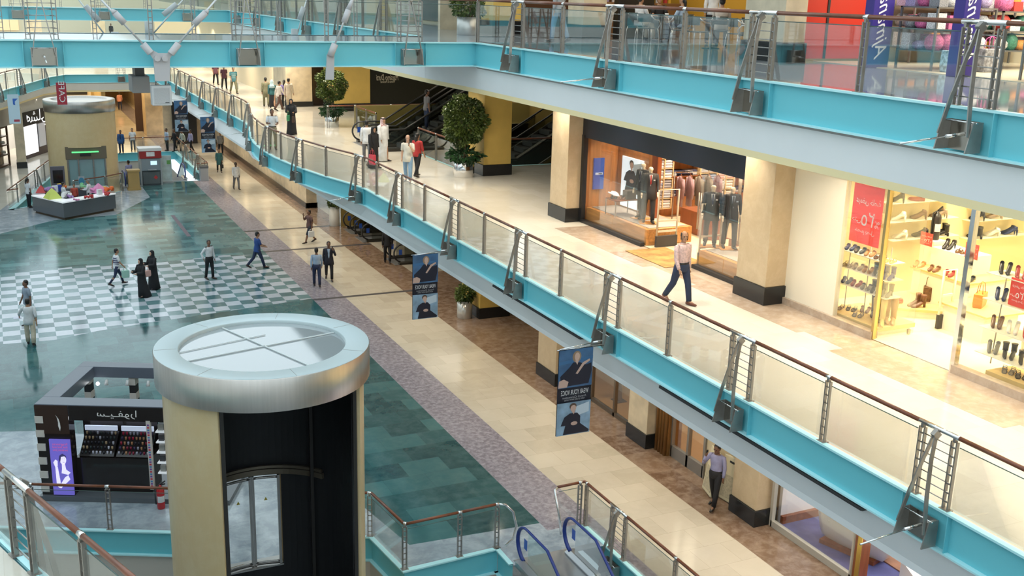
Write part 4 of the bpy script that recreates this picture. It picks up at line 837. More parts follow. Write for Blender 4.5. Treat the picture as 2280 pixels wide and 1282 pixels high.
carry('handbag', 'green handbag carried by the veiled woman on the middle floor', 'woman in a black robe and veil carrying a green handbag on the middle floor', 'r', (.3, .14, .26), mat('green_leather', (.04, .22, .10), .4))
carry('shopping_bag', 'dark shopping bag in the other hand of the veiled woman on the middle floor', 'woman in a black robe and veil carrying a green handbag on the middle floor', 'l', (.2, .12, .28), mat('brown_paper', (.06, .03, .02), .6))
carry('shopping_bag', 'red bag hanging by the robe of the veiled woman in the middle trio', 'veiled woman in black carrying a red bag beside the man in the white robe', 'r', (.30, .14, .40), mat('red_bag', (.55, .05, .08), .5))
carry('handbag', 'pink handbag on the arm of the veiled woman on the checkered floor', 'veiled woman in black with a pink handbag, just behind her companion', 'l', (.34, .16, .26), mat('pink_leather', (.66, .40, .36), .4))
carry('plastic_bag', 'pale green plastic bag held by the woman in stripes', 'woman in a striped top and leggings walking with a green plastic bag', 'r', (.3, .18, .32), mat('green_plastic', (.35, .60, .50), .4), drop=.12)
carry('shopping_bag', 'white carrier bag swinging from the hand of the person in shorts', 'person in a brown top and dark shorts on the phone, walking with a white bag', 'l', (.32, .1, .30), mat('white_paper', (.7, .72, .74), .5), drop=.1)
carry('shopping_bag', 'grey bag carried by the man in stripes on the far middle gallery', 'man in a teal striped polo with a grey bag, far middle gallery', 'l', (.3, .15, .4), mat('grey_bag', (.35, .38, .36), .5), drop=.1)
carry('handbag', 'black shoulder bag of the woman in the green tunic', 'woman in a dark green tunic with a shoulder bag on the beige walkway', 'l', (.26, .12, .24), MATT)
for lab, who, side in (('phone held to the ear of the man in the white tee', 'man in white tee and pale jeans on the phone by the middle railing', 'l'), ('phone at the ear of the man before the leaning boards', 'man in a pale blue shirt on the phone in front of the leaning cream boards', 'r'), ('phone at the ear of the man in the dark suit', 'man in a dark suit holding a phone to his ear on the checkered floor edge', 'l'), ('phone at the ear of the person in shorts', 'person in a brown top and dark shorts on the phone, walking with a white bag', 'r')):
    small('mobile_phone', lab, 'phone', grip(who, side)+Vector((0, 0, .02)), (.05, .02, .13), MATT)
h = grip('man seen from behind in white shirt and cream trousers holding leaflets', 'l'); small('leaflet', 'sheaf of pale leaflets held out by the man in cream trousers', 'leaflet', h+Vector((-.06, .02, 0)), (.26, .18, .012), mat('leaflet_paper', (.6, .62, .72), .5))
# ---------------------------------------------------------------- menswear shop (middle floor)
WOOD = mat('amber_wood_veneer', (.47, .19, .055), .3, var=.22, scale=2.0, stretch=(6, 6, .5))
WOODP = mat('honey_wood_plinth', (.55, .27, .09), .3, var=.2, scale=2.0, stretch=(8, .6, 8))
REDWOOD = mat('red_brown_wood', (.24, .07, .025), .3, var=.2, scale=2, stretch=(5, 5, .5))
HEAD = mat('navy_fascia', (.008, .012, .024), .35)
SHOPFL = mat('pale_shop_carpet', (.62, .52, .38), .5, var=.08, scale=3)
m = MB(); m.bb(16.0, 16.5, 20.05, 28.65, 8.13, 9.6, 0); struct('trim_50', m, HEAD)
m = MB(); m.bb(15.98, 16.12, 28.5, 28.66, 5.5, 8.2, 0); m.bb(15.98, 16.12, 25.02, 28.5, 5.5, 5.6, 0); m.bb(15.98, 16.12, 20.05, 22.5, 5.5, 5.6, 0); struct('trim_51', m, mat('black_frame', (.02, .02, .022), .35))
m = MB(); m.bb(24.0, 24.2, 19.4, 28.5, 5.5, 9.6, 0); struct('wall_menswear_back', m, WOOD)
m = MB(); m.bb(16.13, 24.2, 28.55, 28.64, 5.5, 9.6, 0); struct('wall_menswear_side', m, WOOD)
m = MB(); m.bb(16.3, 24.2, 19.3, 19.45, 5.5, 9.6, 0); struct('wall_menswear_end', m, WOOD)
m = MB(); m.bb(16.12, 24.0, 19.45, 28.55, 5.502, 5.512, 0); struct('floor_menswear', m, SHOPFL)
m = MB(); m.bb(15.3, 16.6, 22.7, 24.7, 5.505, 5.516, 0); tag(m.build('doormat', mat('tan_doormat', (.38, .22, .07), .8, var=.4, scale=3)), 'brown mat at the entrance of the menswear shop', 'mat')
m = MB(); m.bb(16.1, 24.2, 19.4, 28.6, 9.0, 9.1, 0); struct('ceiling_menswear', m, WHITE)
for y0, y1, nm, xb in ((25.02, 28.5, 'farther', 17.7), (20.06, 22.45, 'nearer', 17.8)):
    t = thing('window_platform', nm+' wooden window platform of the menswear shop', 'platform', (17.1, (y0+y1)/2, 5.51))
    m = MB(); m.bb(16.16, xb, y0, y1, 5.52, 5.98, 0); m.build('base', WOODP, t, bevel=.01)
    m = MB(); m.bb(16.3, xb-.1, y0+.1, y1-.1, 5.98, 5.995, 0); m.build('carpet_inset', mat('grey_inset', (.34, .31, .29), .7), t)
m = MB(); m.bb(17.22, 17.3, 26.55, 28.5, 5.99, 9.0, 0); struct('wall_window_back', m, WOOD)
m = MB(); m.bb(17.2, 17.34, 26.25, 26.55, 5.99, 9.0, 0); struct('trim_52', m, REDWOOD)
for k, (y0, y1) in enumerate(((25.02, 26.8), (26.82, 28.48), (20.08, 21.3), (21.32, 22.5))):
    m = MB(); m.bb(16.09, 16.102, y0, y1, 5.6, 8.13, 0); o = struct('window_%d' % (k+1), m, SHOPGLASS)
def figure_panel(root, O, ux, uz, W, H, nrm, bgm, style, mirror=False):
    """flat printed fashion picture: generic seated or standing figure made of flat shapes; O = lower left corner"""
    O, ux, uz, nrm = Vector(O), Vector(ux), Vector(uz), Vector(nrm); P = lambda x, y, d: O+ux*(x*W)+uz*(y*H)+nrm*d
    sk, dk, hr = mat('print_skin', (.62, .42, .34), .5), mat('print_navy', (.012, .014, .03), .5), mat('print_hair', (.10, .06, .04), .5)
    def shape(name, pts, mm, d): m = MB(); m.poly([P(x, y, d) for x, y in pts]); return m.build(name, mm, root)
    el = lambda cx_, cy_, rx, ry, n=14: [(cx_+rx*math.cos(2*PI*i/n), cy_+ry*math.sin(2*PI*i/n)) for i in range(n)]
    if style == 'woman':
        shape('printed_backdrop_bar', [(0, .62), (1, .70), (1, .78), (0, .70)], mat('print_blue', (.05, .16, .34), .5), .002)
        shape('printed_hair', el(.52, .80, .13, .15), mat('print_fair_hair', (.33, .22, .14), .5), .003); shape('printed_body', [(.08, .04), (.05, .32), (.30, .52), (.42, .66), (.62, .64), (.80, .56), (.96, .60), (.98, .40), (.90, .06)], dk, .004)
        shape('printed_face', el(.53, .80, .075, .11), sk, .005); shape('printed_arm', [(.50, .36), (.56, .34), (.74, .56), (.92, .66), (.90, .71), (.70, .63)], sk, .006); shape('printed_leg', [(0, .02), (.02, .20), (.16, .24), (.30, .16), (.26, .02)], sk, .006); shape('printed_neck', [(.47, .70), (.58, .70), (.54, .58)], sk, .0055)
    else:
        shape('printed_light', [(.55, .55), (.95, .65), (.95, .95), (.55, .85)], mat('print_pale', (.62, .72, .80), .5), .002)
        shape('printed_body', [(.12, .30), (.22, .56), (.38, .66), (.60, .66), (.70, .54), (.70, .32), (.98, .08), (.95, .02), (.2, .02), (.26, .30)], dk, .004)
        shape('printed_hair', el(.47, .87, .105, .10), hr, .004); shape('printed_face', el(.48, .81, .085, .10), sk, .005); shape('printed_neck', [(.43, .72), (.54, .72), (.50, .62)], sk, .0048); shape('printed_hands', el(.52, .34, .10, .06), sk, .006)
def poster_lightbox():
    A, B_, C_ = WX(1388, 346, 17.2), WX(1430, 357, 17.2), WX(1388, 478, 17.2)
    t = thing('poster_lightbox', 'tall glowing poster of a man in a dark jacket in the menswear window', 'poster', (17.2, (A.y+B_.y)/2, 6.0))
    y0, y1, z0, z1 = B_.y-.1, A.y, 6.05, A.z
    m = MB(); m.bb(17.17, 17.215, y0, y1, z0, z1, 0); m.build('lit_panel', mat('lit_poster', (.75, .85, .92), .4, emis=.9), t)
    figure_panel(t, (17.168, y1, z0+(z1-z0)*.32), (0, -1, 0), (0, 0, 1), y1-y0, (z1-z0)*.66, (-1, 0, 0), None, 'man')
poster_lightbox()
t = thing('screen', 'narrow blue picture screen on the side wall of the menswear window', 'screen', tuple(WY(1333, 385, 28.52)))
A, B_ = WY(1323, 352, 28.52), WY(1342, 420, 28.52)
m = MB(); m.bb(A.x, B_.x, 28.49, 28.55, B_.z, A.z, 0); m.build('panel', mat('blue_screen', (.015, .06, .32), .3, emis=.5), t)
m = MB(); m.bb(A.x+.05, B_.x-.05, 28.48, 28.49, B_.z+.45, A.z-.45, 0); m.build('picture', mat('screen_picture', (.45, .52, .65), .4, emis=.4), t)
m = MB(); m.bb(A.x+.28, B_.x-.2, 28.474, 28.48, B_.z+.47, A.z-.47, 0); m.build('picture_figure', mat('print_navy', (.012, .014, .03), .5), t)
# mannequins
IVORY = mat('ivory_mannequin', (.80, .70, .55), .35)
def mannequin(label, loc, face, pose, suit, shirt, tie):
    s = 1.0; t = thing('mannequin', label, 'mannequin', tuple(loc), -math.radians(face), 'suited mannequins in the menswear windows'); K = pose.key
    def add(nm, key, fn, m): me = cached((nm, K)+key, fn).copy(); me.materials.clear(); return obj(nm, me, m, t, local=True)
    def base():
        m = MB(); p = pose; h = p.J['head']; m.ell(h-Vector((0, 0, .05)), (.07, .075, .07), 12); m.tube([p.T(0, 0, .5), h-Vector((0, 0, .08))], .05, 10); hand(m, p, 'l', False); hand(m, p, 'r', False); return m.mesh('torso_form')
    add('torso_form', ('mq',), base, IVORY); add('jacket', ('j',), lambda: shirt_mesh(pose, 'long', -.22, .024, .02), suit); add('trousers', (1.0, 1.05), lambda: trousers_mesh(pose, 1.0, 1.05), suit)
    m = MB(); p = pose; m.poly([p.T(-.05, .128, .49), p.T(.05, .128, .49), p.T(0, .158, .16)]); m.build('shirt_front', shirt, t, local=True)
    m = MB(); m.poly([p.T(-.018, .14, .48), p.T(.018, .14, .48), p.T(.022, .165, .25), p.T(0, .168, .2), p.T(-.022, .165, .25)]); m.build('tie', tie, t, local=True)
    m = MB(); m.box(p.T(-.1, .146, .34), (.05, .01, .03), 0); m.build('pocket_square', shirt, t, local=True)
    for q in 'lr': add('shoe', (q,), lambda q=q: shoe_mesh(pose, q), MATT)
    m = MB(); m.box((0, 0, .008), (.5, .42, .016), 0); m.build('stand_plate', WOODP, t, local=True)
MQ = Pose(ll=(8, 2), rl=(-6, 4), la=(6, 10, 30), ra=(2, 10, 16)); CHAR = cloth('charcoal', (.035, .035, .04)); DK = cloth('dark_suit', (.02, .02, .028))
mannequin('dark suited mannequin with red tie in the farther menswear window', G(1442, 496, 6.0), 205, MQ, CHAR, WHT, cloth('red_tie', (.3, .02, .02)))
mannequin('black suited mannequin in front of the glowing poster, menswear window', G(1427, 486, 6.0), 250, MQ, DK, WHT, NAVY)
mannequin('charcoal suited mannequin with white pocket square, nearer menswear window', G(1579, 548, 6.0), 215, MQ, CHAR, WHT, NAVY)
mannequin('navy suited mannequin next to the column, nearer menswear window', G(1621, 553, 6.0), 200, MQ, DK, LBLUE, BLK)
# pigeonhole shelves with folded shirts
SHM = [mat('folded_'+n, c, .7) for n, c in (('white', (.75, .76, .80)), ('blue', (.30, .38, .58)), ('grey', (.35, .36, .42)), ('red', (.55, .05, .05)), ('pink', (.70, .45, .45)), ('navy', (.03, .04, .10)), ('stripe', (.55, .60, .72)))]
fm_ = MB(); fm_.loft([[Vector((x*k, y*k, z)) for x, y in ((-.5, -.5), (.5, -.5), (.5, .5), (-.5, .5))] for k, z in ((.94, 0), (1, .3), (1, .7), (.92, 1))], 0, False); FOLD = fm_.mesh('folded_shirt')
def folded(label, group, c, d, mm, rz=0):
    o = bpy.data.objects.new('folded_shirt', FOLD); COL.objects.link(o); o.location = tuple(c); o.scale = d; o.rotation_euler = (0, 0, rz)
    if len(FOLD.materials) == 0: FOLD.materials.append(SHM[0])
    o.material_slots[0].link = 'OBJECT'; o.material_slots[0].material = mm; return tag(o, label, 'shirt', group)
CREAMW = mat('cream_shelf_wood', (.72, .56, .32), .4)
def cubby(nm, u0, v0, u1, v1, cols, rows, pal, per=3, zlo=None, y=28.53, depth=.42):
    A, B_ = WY(u0, v0, y-.3), WY(u1, v1, y-.3); x0, x1, z1, z0 = A.x, B_.x, 8.7, max(5.7, B_.z) if zlo is None else zlo
    t = thing('pigeonhole_shelf', 'pigeonhole shelf of folded shirts, '+nm, 'shelf', ((x0+x1)/2, y, z0)); cw, rh = (x1-x0)/cols, (z1-z0)/rows
    m = MB(); m.bb(x0, x1, y-.03, y, z0, z1, 0); m.build('back', CREAMW, t)
    for i in range(cols+1): m = MB(); m.bb(x0+i*cw-.02, x0+i*cw+.02, y-depth, y-.03, z0, z1, 0); m.build('upright', CREAMW, t)
    for j in range(rows+1): m = MB(); m.bb(x0+.02, x1-.02, y-depth, y-.03, z0+j*rh-.012, z0+j*rh+.012, 0); m.build('shelf_board', CREAMW, t)
    for i in range(cols):
        for j in range(rows):
            mm = pal(j, i)
            for k in range(per): folded('folded shirt stacked in the pigeonholes, '+nm, 'folded shirts, '+nm, (x0+(i+.5)*cw, y-.24, z0+j*rh+.014+k*(rh-.06)/per), (cw*.8, .33, (rh-.07)/per), mm if random.random() > .15 else random.choice(SHM[:3]))
cubby('the one behind the farther mannequins', 1458, 345, 1489, 462, 2, 9, lambda j, i: SHM[(0, 6, 2)[j % 3]])
cubby('the one above the charcoal mannequin', 1556, 375, 1588, 440, 2, 9, lambda j, i: SHM[(6, 0, 1)[j % 3]], zlo=6.0)
cubby('the one with red and white shirts', 1595, 385, 1627, 430, 2, 8, lambda j, i: SHM[3] if j in (4, 5) and i == 0 else (SHM[4] if j % 3 == 2 else SHM[0]), zlo=6.0)
for nm, u0, u1, nn in (('between the shirt pigeonholes', 1493, 1552, 5), ('at the column end of the menswear shop', 1636, 1690, 5)):
    A, B_ = WY(u0, 380, 28.2), WY(u1, 440, 28.2); dk_ = nn and 'column' in nm
    t = thing('open_shelving', 'open wall shelving with folded knitwear '+nm, 'shelf', ((A.x+B_.x)/2, 28.3, 5.6))
    for k, z in enumerate((6.2, 6.85, 7.35, 7.8, 8.25)):
        m = MB(); m.bb(A.x, B_.x, 28.1, 28.53, z-.02, z, 0); m.build('shelf_board', REDWOOD, t)
        for i in range(nn):
            for q in range(2): folded(('dark', 'navy', 'white', 'red', 'striped')[k]+' folded knitwear on the open shelf '+nm, 'folded knitwear row %s %s' % ('abcde'[k], nm), (A.x+.2+i*(B_.x-A.x-.3)/nn, 28.3, z+q*.09), (.3, .3, .085), (SHM[5], SHM[5], SHM[0] if not dk_ else SHM[5], SHM[3], SHM[6] if not dk_ else SHM[2])[k] if (i+q) % 4 else SHM[2])
# clothes rails
def hanging(label, c, mm, rz, group, L=.95):
    m = MB(); w = .24
    m.loft([[Vector((x*a, y*b, z)) for x, y in [(math.cos(q*PI/4), math.sin(q*PI/4)) for q in range(8)]] for a, b, z in ((w*.95, .06, -L), (w*.9, .055, -L*.5), (w*.95, .06, -.2), (w*.8, .05, -.08), (.06, .04, -.02))], 0)
    for s in (-1, 1): m.tube([(s*w*.8, 0, -.1), (s*w*1.08, 0, -.35), (s*w*1.0, 0, -.7)], [.06, .055, .045], 8)
    o = m.build('jacket', mm); o.location = tuple(c); o.rotation_euler = (0, 0, rz); tag(o, label, 'jacket', group)
    m = MB(); m.tube([(-.2, 0, -.06), (0, 0, .02), (.2, 0, -.06)], .012, 6); m.tube([(0, 0, .02), (0, 0, .09), (.025, 0, .11), (.04, 0, .08)], .005, 5); m.build('hanger', REDWOOD, o, local=True)
def rail(nm, a, b, z, mats_, group, n):
    a, b = Vector(a), Vector(b); t = thing('clothes_rail', 'steel clothes rail '+nm, 'rail', ((a.x+b.x)/2, (a.y+b.y)/2, 5.52))
    for p in (a, b): m = MB(); m.tube([(p.x, p.y, 5.52), (p.x, p.y, z)], .018, 8); m.build('upright', STEEL, t)
    m = MB(); m.tube([(a.x, a.y, z), (b.x, b.y, z)], .016, 8); m.build('bar', CHROME, t)
    for i in range(n):
        c = a.lerp(b, (i+.7)/(n+.4)); hanging(('mauve', 'grey', 'light grey')[mats_[i % len(mats_)]]+' jacket hanging on the rail '+nm, (c.x, c.y, z-.1), (cloth('mauve_wool', (.30, .20, .24)), cloth('grey_wool', (.22, .20, .18)), cloth('pale_grey_wool', (.38, .34, .30)))[mats_[i % len(mats_)]], math.atan2(b.y-a.y, b.x-a.x)+PI/2, group)
q = G(1497, 505, 5.5); rail('behind the entrance gates', (q.x+.3, q.y+.5, 0), (q.x+1.9, q.y+.1, 0), 7.1, [0, 0, 1, 1], 'jackets behind the entrance', 5)
q = G(1650, 500, 5.5); rail('behind the navy mannequin', (q.x+.0, q.y+.5, 0), (q.x+.9, q.y-.2, 0), 7.15, [2, 1], 'jackets behind the navy mannequin', 4)
# entrance gates, door handles, counter, display tables
def gate(nm, x0, x1, y, z0=5.512, h=1.62, mm=None, shop='menswear shop'):
    t = thing('security_gate', nm, 'gate', ((x0+x1)/2, y, z0), group='anti-theft gates'); mm = mm or mat('warm_white_plastic', (.66, .60, .48), .4)
    m = MB(); m.tube([(x0, y, z0+.3), (x0, y, z0+h), (x1, y, z0+h), (x1, y, z0+.3)], [.03]*4, 6); m.build('frame', mm, t)
    m = MB(); m.bb(x0-.03, x1+.03, y-.04, y+.04, z0, z0+.32, 0); m.build('foot', mat('dark_plastic', (.05, .05, .05), .5), t, bevel=.01)
    for z in (.42, .72): m = MB(); m.bb(x0+.02, x1-.02, y-.015, y+.015, z0+z, z0+z+.05, 0); m.build('crossbar', mm, t)
gate('pale anti-theft gate beside the farther menswear window', 16.35, 17.0, 24.78); gate('pale anti-theft gate beside the balding walker, menswear entrance', 16.35, 17.0, 22.72)
for x, y, nm in ((17.35, 24.5, 'farther'), (17.3, 22.62, 'nearer')):
    t = thing('glass_door', nm+' open glass door of the menswear shop with twin pull bars', 'door', (x, y, 5.51))
    m = MB(); m.bb(x-.5, x+.3, y-.006, y+.006, 5.53, 8.1, 0); m.build('leaf', SHOPGLASS, t)
    for s in (-1, 1): m = MB(); m.tube([(x+.18, y+s*.05, 6.0), (x+.18, y+s*.05, 7.05)], .022, 8); m.build('pull_bar', STEEL, t)
m = MB(); m.bb(18.4, 19.1, 21.6, 24.2, 5.52, 5.75, 1); m.bb(18.4, 19.2, 21.5, 24.3, 5.75, 6.25, 0); tag(m.build('display_counter', [mat('cream_counter', (.72, .62, .45), .4), REDWOOD], bevel=.01), 'low cream counter in the middle of the menswear shop', 'counter')
m = MB(); m.bb(18.35, 19.0, 24.95, 26.6, 5.52, 6.2, 0); tag(m.build('drawer_chest', REDWOOD, bevel=.015), 'red-brown chest beside the menswear entrance', 'chest')
for i in range(3): folded('beige folded sweater on the low counter of the menswear shop', 'sweaters on the low counter', (18.75, 22.6, 6.25+i*.09), (.34, .4, .085), mat('folded_beige', (.55, .48, .36), .7))
for i in range(3): folded('cream folded jumper on the red-brown chest', 'jumpers on the chest', (18.65, 25.6, 6.2+i*.09), (.34, .4, .085), mat('folded_beige', (.55, .48, .36), .7))
def small_table(nm, x, y, z, w, d, h, top=None):
    t = thing('display_table', nm, 'table', (x, y, z)); m = MB(); m.bb(x-w/2, x+w/2, y-d/2, y+d/2, z+h-.03, z+h, 0); m.build('tabletop', top or REDWOOD, t)
    for sx in (-1, 1):
        for sy in (-1, 1): m = MB(); m.bb(x+sx*(w/2-.02)-.012, x+sx*(w/2-.02)+.012, y+sy*(d/2-.02)-.012, y+sy*(d/2-.02)+.012, z, z+h-.03, 0); m.build('leg', STEEL, t)
    return t
q = G(1383, 478, 6.0); small_table('small shoe table in the farther menswear window', q.x, q.y, 5.996, .8, .6, .5); TQ = q.copy()
q = G(1656, 592, 6.0); small_table('white topped small table at the column end of the menswear window', 16.75, 20.42, 5.996, .5, .5, .5, WHT)
small_table('taller small table behind the white topped one', 17.5, 20.5, 5.996, .5, .5, .75)
# ---------------------------------------------------------------- shoes and bags
def shoe_model(kind):
    m = MB()
    if kind in ('flat', 'heel', 'ankle', 'boot'):
        hz = {'flat': .012, 'heel': .085, 'ankle': .05, 'boot': .04}[kind]
        m.tube([(0, -.12, hz+.025), (0, -.06, hz+.028), (0, .02, .02+hz*.35), (0, .09, .022), (0, .135, .016)], [(.03, .028), (.032, .032), (.036, .026), (.037, .02), (.018, .01)], 10, 0)
        m.tube([(0, -.115, hz+.045), (0, -.05, hz+.055)], [.03, .032], 8, 0)
        if hz > .03: m.tube([(0, -.115, hz+.015), (0, -.12, 0)], [.02, .008 if kind == 'heel' else .02], 8, 0)
        if kind == 'ankle': m.tube([(0, -.09, hz+.03), (0, -.085, hz+.12), (0, -.085, hz+.16)], [.042, .042, .05], 10, 0)
        if kind == 'boot': m.tube([(0, -.085, hz+.03), (0, -.08, hz+.14), (0, -.085, hz+.30), (0, -.085, hz+.36)], [.042, .04, .055, .058], 10, 0)
    else:
        m.loft([[Vector((x*a, y, z)) for x, z in ((-1, 0), (1, 0), (1, .014), (-1, .014))] for y, a in ((-.125, .022), (-.09, .032), (0, .03), (.07, .038), (.13, .02))], 0, False)
        for y in (-.06, .04, .09): m.tube([(-.036, y, .012), (-.02, y, .05), (.02, y, .05), (.036, y, .012)], .006, 5, 0)
        m.tube([(-.03, -.08, .014), (-.025, -.11, .06), (.025, -.11, .06), (.03, -.08, .014)], .005, 5, 0)
    return m.mesh(kind)
SHOE = {k: shoe_model(k) for k in ('flat', 'heel', 'ankle', 'boot', 'sandal')}
SC = {'black': (.015, .014, .016), 'navy': (.02, .03, .10), 'tan': (.42, .20, .07), 'brown': (.14, .06, .03), 'red': (.45, .03, .02), 'white': (.80, .76, .68), 'grey': (.20, .19, .18), 'gold': (.62, .42, .14), 'blue': (.02, .05, .28), 'taupe': (.36, .27, .19), 'wine': (.25, .03, .03)}
KN = {'flat': 'low shoe', 'heel': 'high heel', 'ankle': 'ankle boot', 'boot': 'tall boot', 'sandal': 'strappy sandal'}
def pair(kind, col, c, rz, where, sep=.1, one=False, k=1.0):
    me = SHOE[kind]; mm = mat('leather_'+col, SC[col], .35)
    if len(me.materials) == 0: me.materials.append(mm)
    for s in ((-1, 1) if not one else (0,)):
        o = bpy.data.objects.new({'flat': 'shoe', 'heel': 'high_heel', 'ankle': 'ankle_boot', 'boot': 'boot', 'sandal': 'sandal'}[kind], me); COL.objects.link(o)
        o.location = (c[0]+s*sep/2*math.cos(rz), c[1]+s*sep/2*math.sin(rz)+s*.02, c[2]+.002); o.rotation_euler = (0, 0, rz+s*.08); o.scale = (k*1.1,)*3
        o.material_slots[0].link = 'OBJECT'; o.material_slots[0].material = mm
        lab = '%s %s %s' % (col, KN[kind], where); n = PAIRS.get(lab, 0)
        tag(o, lab, 'shoe', 'shoes: '+lab)
PAIRS = {}
for i, (kd, cl, dx, dy) in enumerate((('flat', 'black', -.22, .1), ('flat', 'brown', -.05, -.12), ('flat', 'black', .2, .08))): pair(kd, cl, (TQ.x+dx, TQ.y+dy, 6.496), PI*.75, 'on the small table in the menswear window')
m = MB(); m.bb(TQ.x+.02, TQ.x+.34, TQ.y-.24, TQ.y+.02, 6.497, 6.75, 0); tag(m.build('display_box', mat('dark_brown_box', (.06, .04, .03), .4), bevel=.005), 'dark brown display box on the small shoe table', 'box')
pair('flat', 'black', (16.75, 20.42, 6.497), PI*.6, 'on the white topped table in the menswear window')
m = MB(); m.ell((0, 0, .11), (.17, .09, .12), 12); m.tube([(-.1, 0, .2), (-.08, 0, .3), (.08, 0, .3), (.1, 0, .2)], .01, 6); o = m.build('leather_bag', MATT); o.location = (17.5, 20.5, 6.745); tag(o, 'black leather bag on the taller table beside the column', 'bag')
for dx, rz_ in ((-.25, .2), (.05, -.3)):
    m = MB(); m.loft([[Vector((x*a, y, z)) for x, z in ((-1, 0), (1, 0), (1, .02), (-1, .02))] for y, a in ((-.2, .10), (.1, .11), (.2, .06))], 0, False); o = m.build('folded_shirt', SHM[0]); o.location = (TQ.x-.2+dx*.3, TQ.y+.1+dx*.2, 6.62); o.rotation_euler = (.15, .2, rz_)
    tag(o, 'white folded shirt draped over the shoes on the menswear window table', 'shirt', 'draped white shirts')

# ---------------------------------------------------------------- shoe shop (middle floor)
YW = mat('buttery_wall', (.84, .72, .42), .5); IV = mat('ivory_wall', (.88, .82, .68), .5); SHELFW = mat('honey_shelf_board', (.72, .52, .22), .35)
m = MB(); m.bb(24.0, 24.2, 6, 19.0, 5.5, 9.6, 0); struct('wall_shoe_back', m, IV)
m = MB(); m.bb(16.25, 24.0, 18.75, 18.93, 5.5, 9.6, 0); struct('wall_shoe_side', m, YW)
m = MB(); m.bb(16.12, 16.25, 17.3, 18.98, 5.5, 9.6, 0); struct('trim_60', m, IV)
m = MB(); m.bb(16.12, 24.0, 5, 18.75, 5.502, 5.512, 0); struct('floor_shoe_shop', m, mat('cream_shop_floor', (.84, .74, .50), .25))
m = MB(); m.bb(16.1, 24.2, 5, 18.9, 9.0, 9.1, 0); struct('ceiling_shoe_shop', m, WHITE)
m = MB(); m.bb(16.02, 16.2, 5, 18.95, 8.72, 9.6, 0); struct('trim_61', m, CREAM)
m = MB(); m.bb(16.05, 16.25, 16.05, 18.95, 5.5, 5.66, 0); m.bb(16.05, 16.25, 5, 13.9, 5.5, 5.66, 0); struct('trim_62', m, TAUPE)
m = MB(); m.bb(16.14, 16.152, 16.1, 17.3, 5.66, 8.72, 0); struct('window_5', m, SHOPGLASS)
m = MB(); m.bb(16.14, 16.152, 5, 13.85, 5.66, 8.72, 0); struct('window_6', m, SHOPGLASS)
m = MB(); m.bb(16.1, 16.2, 16.03, 16.1, 5.5, 8.72, 0); struct('trim_63', m, mat('brass_trim', (.62, .48, .22), .25, .9))
m = MB(); m.bb(16.08, 16.2, 13.86, 13.96, 5.5, 8.72, 0); struct('trim_64', m, CHROME)
t = thing('glass_door', 'open frameless glass door of the shoe shop', 'door', (16.7, 16.02, 5.51)); m = MB(); m.bb(16.2, 17.2, 16.0, 16.012, 5.53, 8.6, 0); m.build('leaf', SHOPGLASS, t)
m = MB(); m.bb(17.05, 17.12, 15.99, 16.03, 5.53, 5.63, 0); m.build('floor_lock', STEEL, t)
SALE = mat('sale_red', (.82, .16, .14), .5)
_nt = SALE.node_tree; _b = _nt.nodes['Principled BSDF']; _o = _nt.nodes['Material Output']; _x = _nt.nodes.new('ShaderNodeMixShader'); _tr = _nt.nodes.new('ShaderNodeBsdfTranslucent')   # thin paper, lit through from the shop
_tr.inputs[0].default_value = (.90, .22, .19, 1); _x.inputs[0].default_value = .55; _nt.links.new(_b.outputs[0], _x.inputs[1]); _nt.links.new(_tr.outputs[0], _x.inputs[2]); _nt.links.new(_x.outputs[0], _o.inputs[0])
# red sale poster
def sale_sign(label, O, ux, W, H, nrm, big=True):
    O, ux, nrm = Vector(O), Vector(ux), Vector(nrm); t = thing('sale_sign', label, 'sign', tuple(O)); z = Vector((0, 0, 1)); P = lambda x, y, d: O+ux*(x*W)+z*(y*H)+nrm*d
    m = MB(); m.extr([P(0, 0, 0), P(1, 0, 0), P(1, 1, 0), P(0, 1, 0)], nrm*.008); m.build('board', SALE, t)
    wm = mat('sign_white', (.82, .80, .78), .5); AR = lambda s: s[::-1]
    m = MB(); textmesh(m, AR('\ufecb\ufeae\ufee3\ufebd \ufea7\ufe8e\ufebb\ufe94'), .15*H, P(.52, .73, .012), ux, z, w=W*.82); m.build('top_line', wm, t)
    m = MB(); textmesh(m, '\u0662\u0665', .36*H, P(.56, .42, .012), ux, z, w=W*.42); textmesh(m, '%', .17*H, P(.88, .37, .012), ux, z); textmesh(m, AR('\ufea3\ufe98\ufef0'), .13*H, P(.18, .40, .012), ux, z); m.build('discount_figure', wm, t)
    m = MB(); textmesh(m, AR('\ufea7\ufebc\ufee2 \ufef3\ufebc\ufede'), .10*H, P(.5, .22, .012), ux, z, w=W*.65); m.build('bottom_line', wm, t)
A, B_ = WX(1905, 410, 16.18), WX(1972, 425, 16.18)
sale_sign('large red sale poster hanging in the shoe shop window', (16.17, A.y, 7.41), (0, -1, 0), A.y-B_.y, 1.24, (-1, 0, 0))
SW = 'on the window rack of the shoe shop'
t = thing('shoe_rack', 'glass shelved shoe rack on steel poles under the red sale poster', 'rack', (16.75, 16.9, 5.66))
rk = [WX(u, v, 16.72) for u, v in ((1862, 585), (1862, 650), (1862, 690))]
ZL = [7.05, 6.68, 6.3]
ya, yb = 17.75, 16.2
for i, z in enumerate(ZL):
    m = MB(); m.bb(16.5, 16.95, yb, ya, z-.015, z, 0); m.build('glass_shelf', mat('frosted_shelf', (.80, .78, .66), .2), t)
for y in (17.6, 17.0, 16.4): m = MB(); m.tube([(16.72, y, 5.66), (16.72, y, 7.35)], .012, 6); m.build('pole', STEEL, t)
m = MB(); m.bb(16.3, 17.4, 16.15, 17.8, 5.60, 5.7, 0); m.build('floor_board', SHELFW, t, bevel=.01)
m = MB(); m.bb(16.35, 17.3, 16.2, 17.75, 5.512, 5.6, 0); m.build('plinth', IV, t)
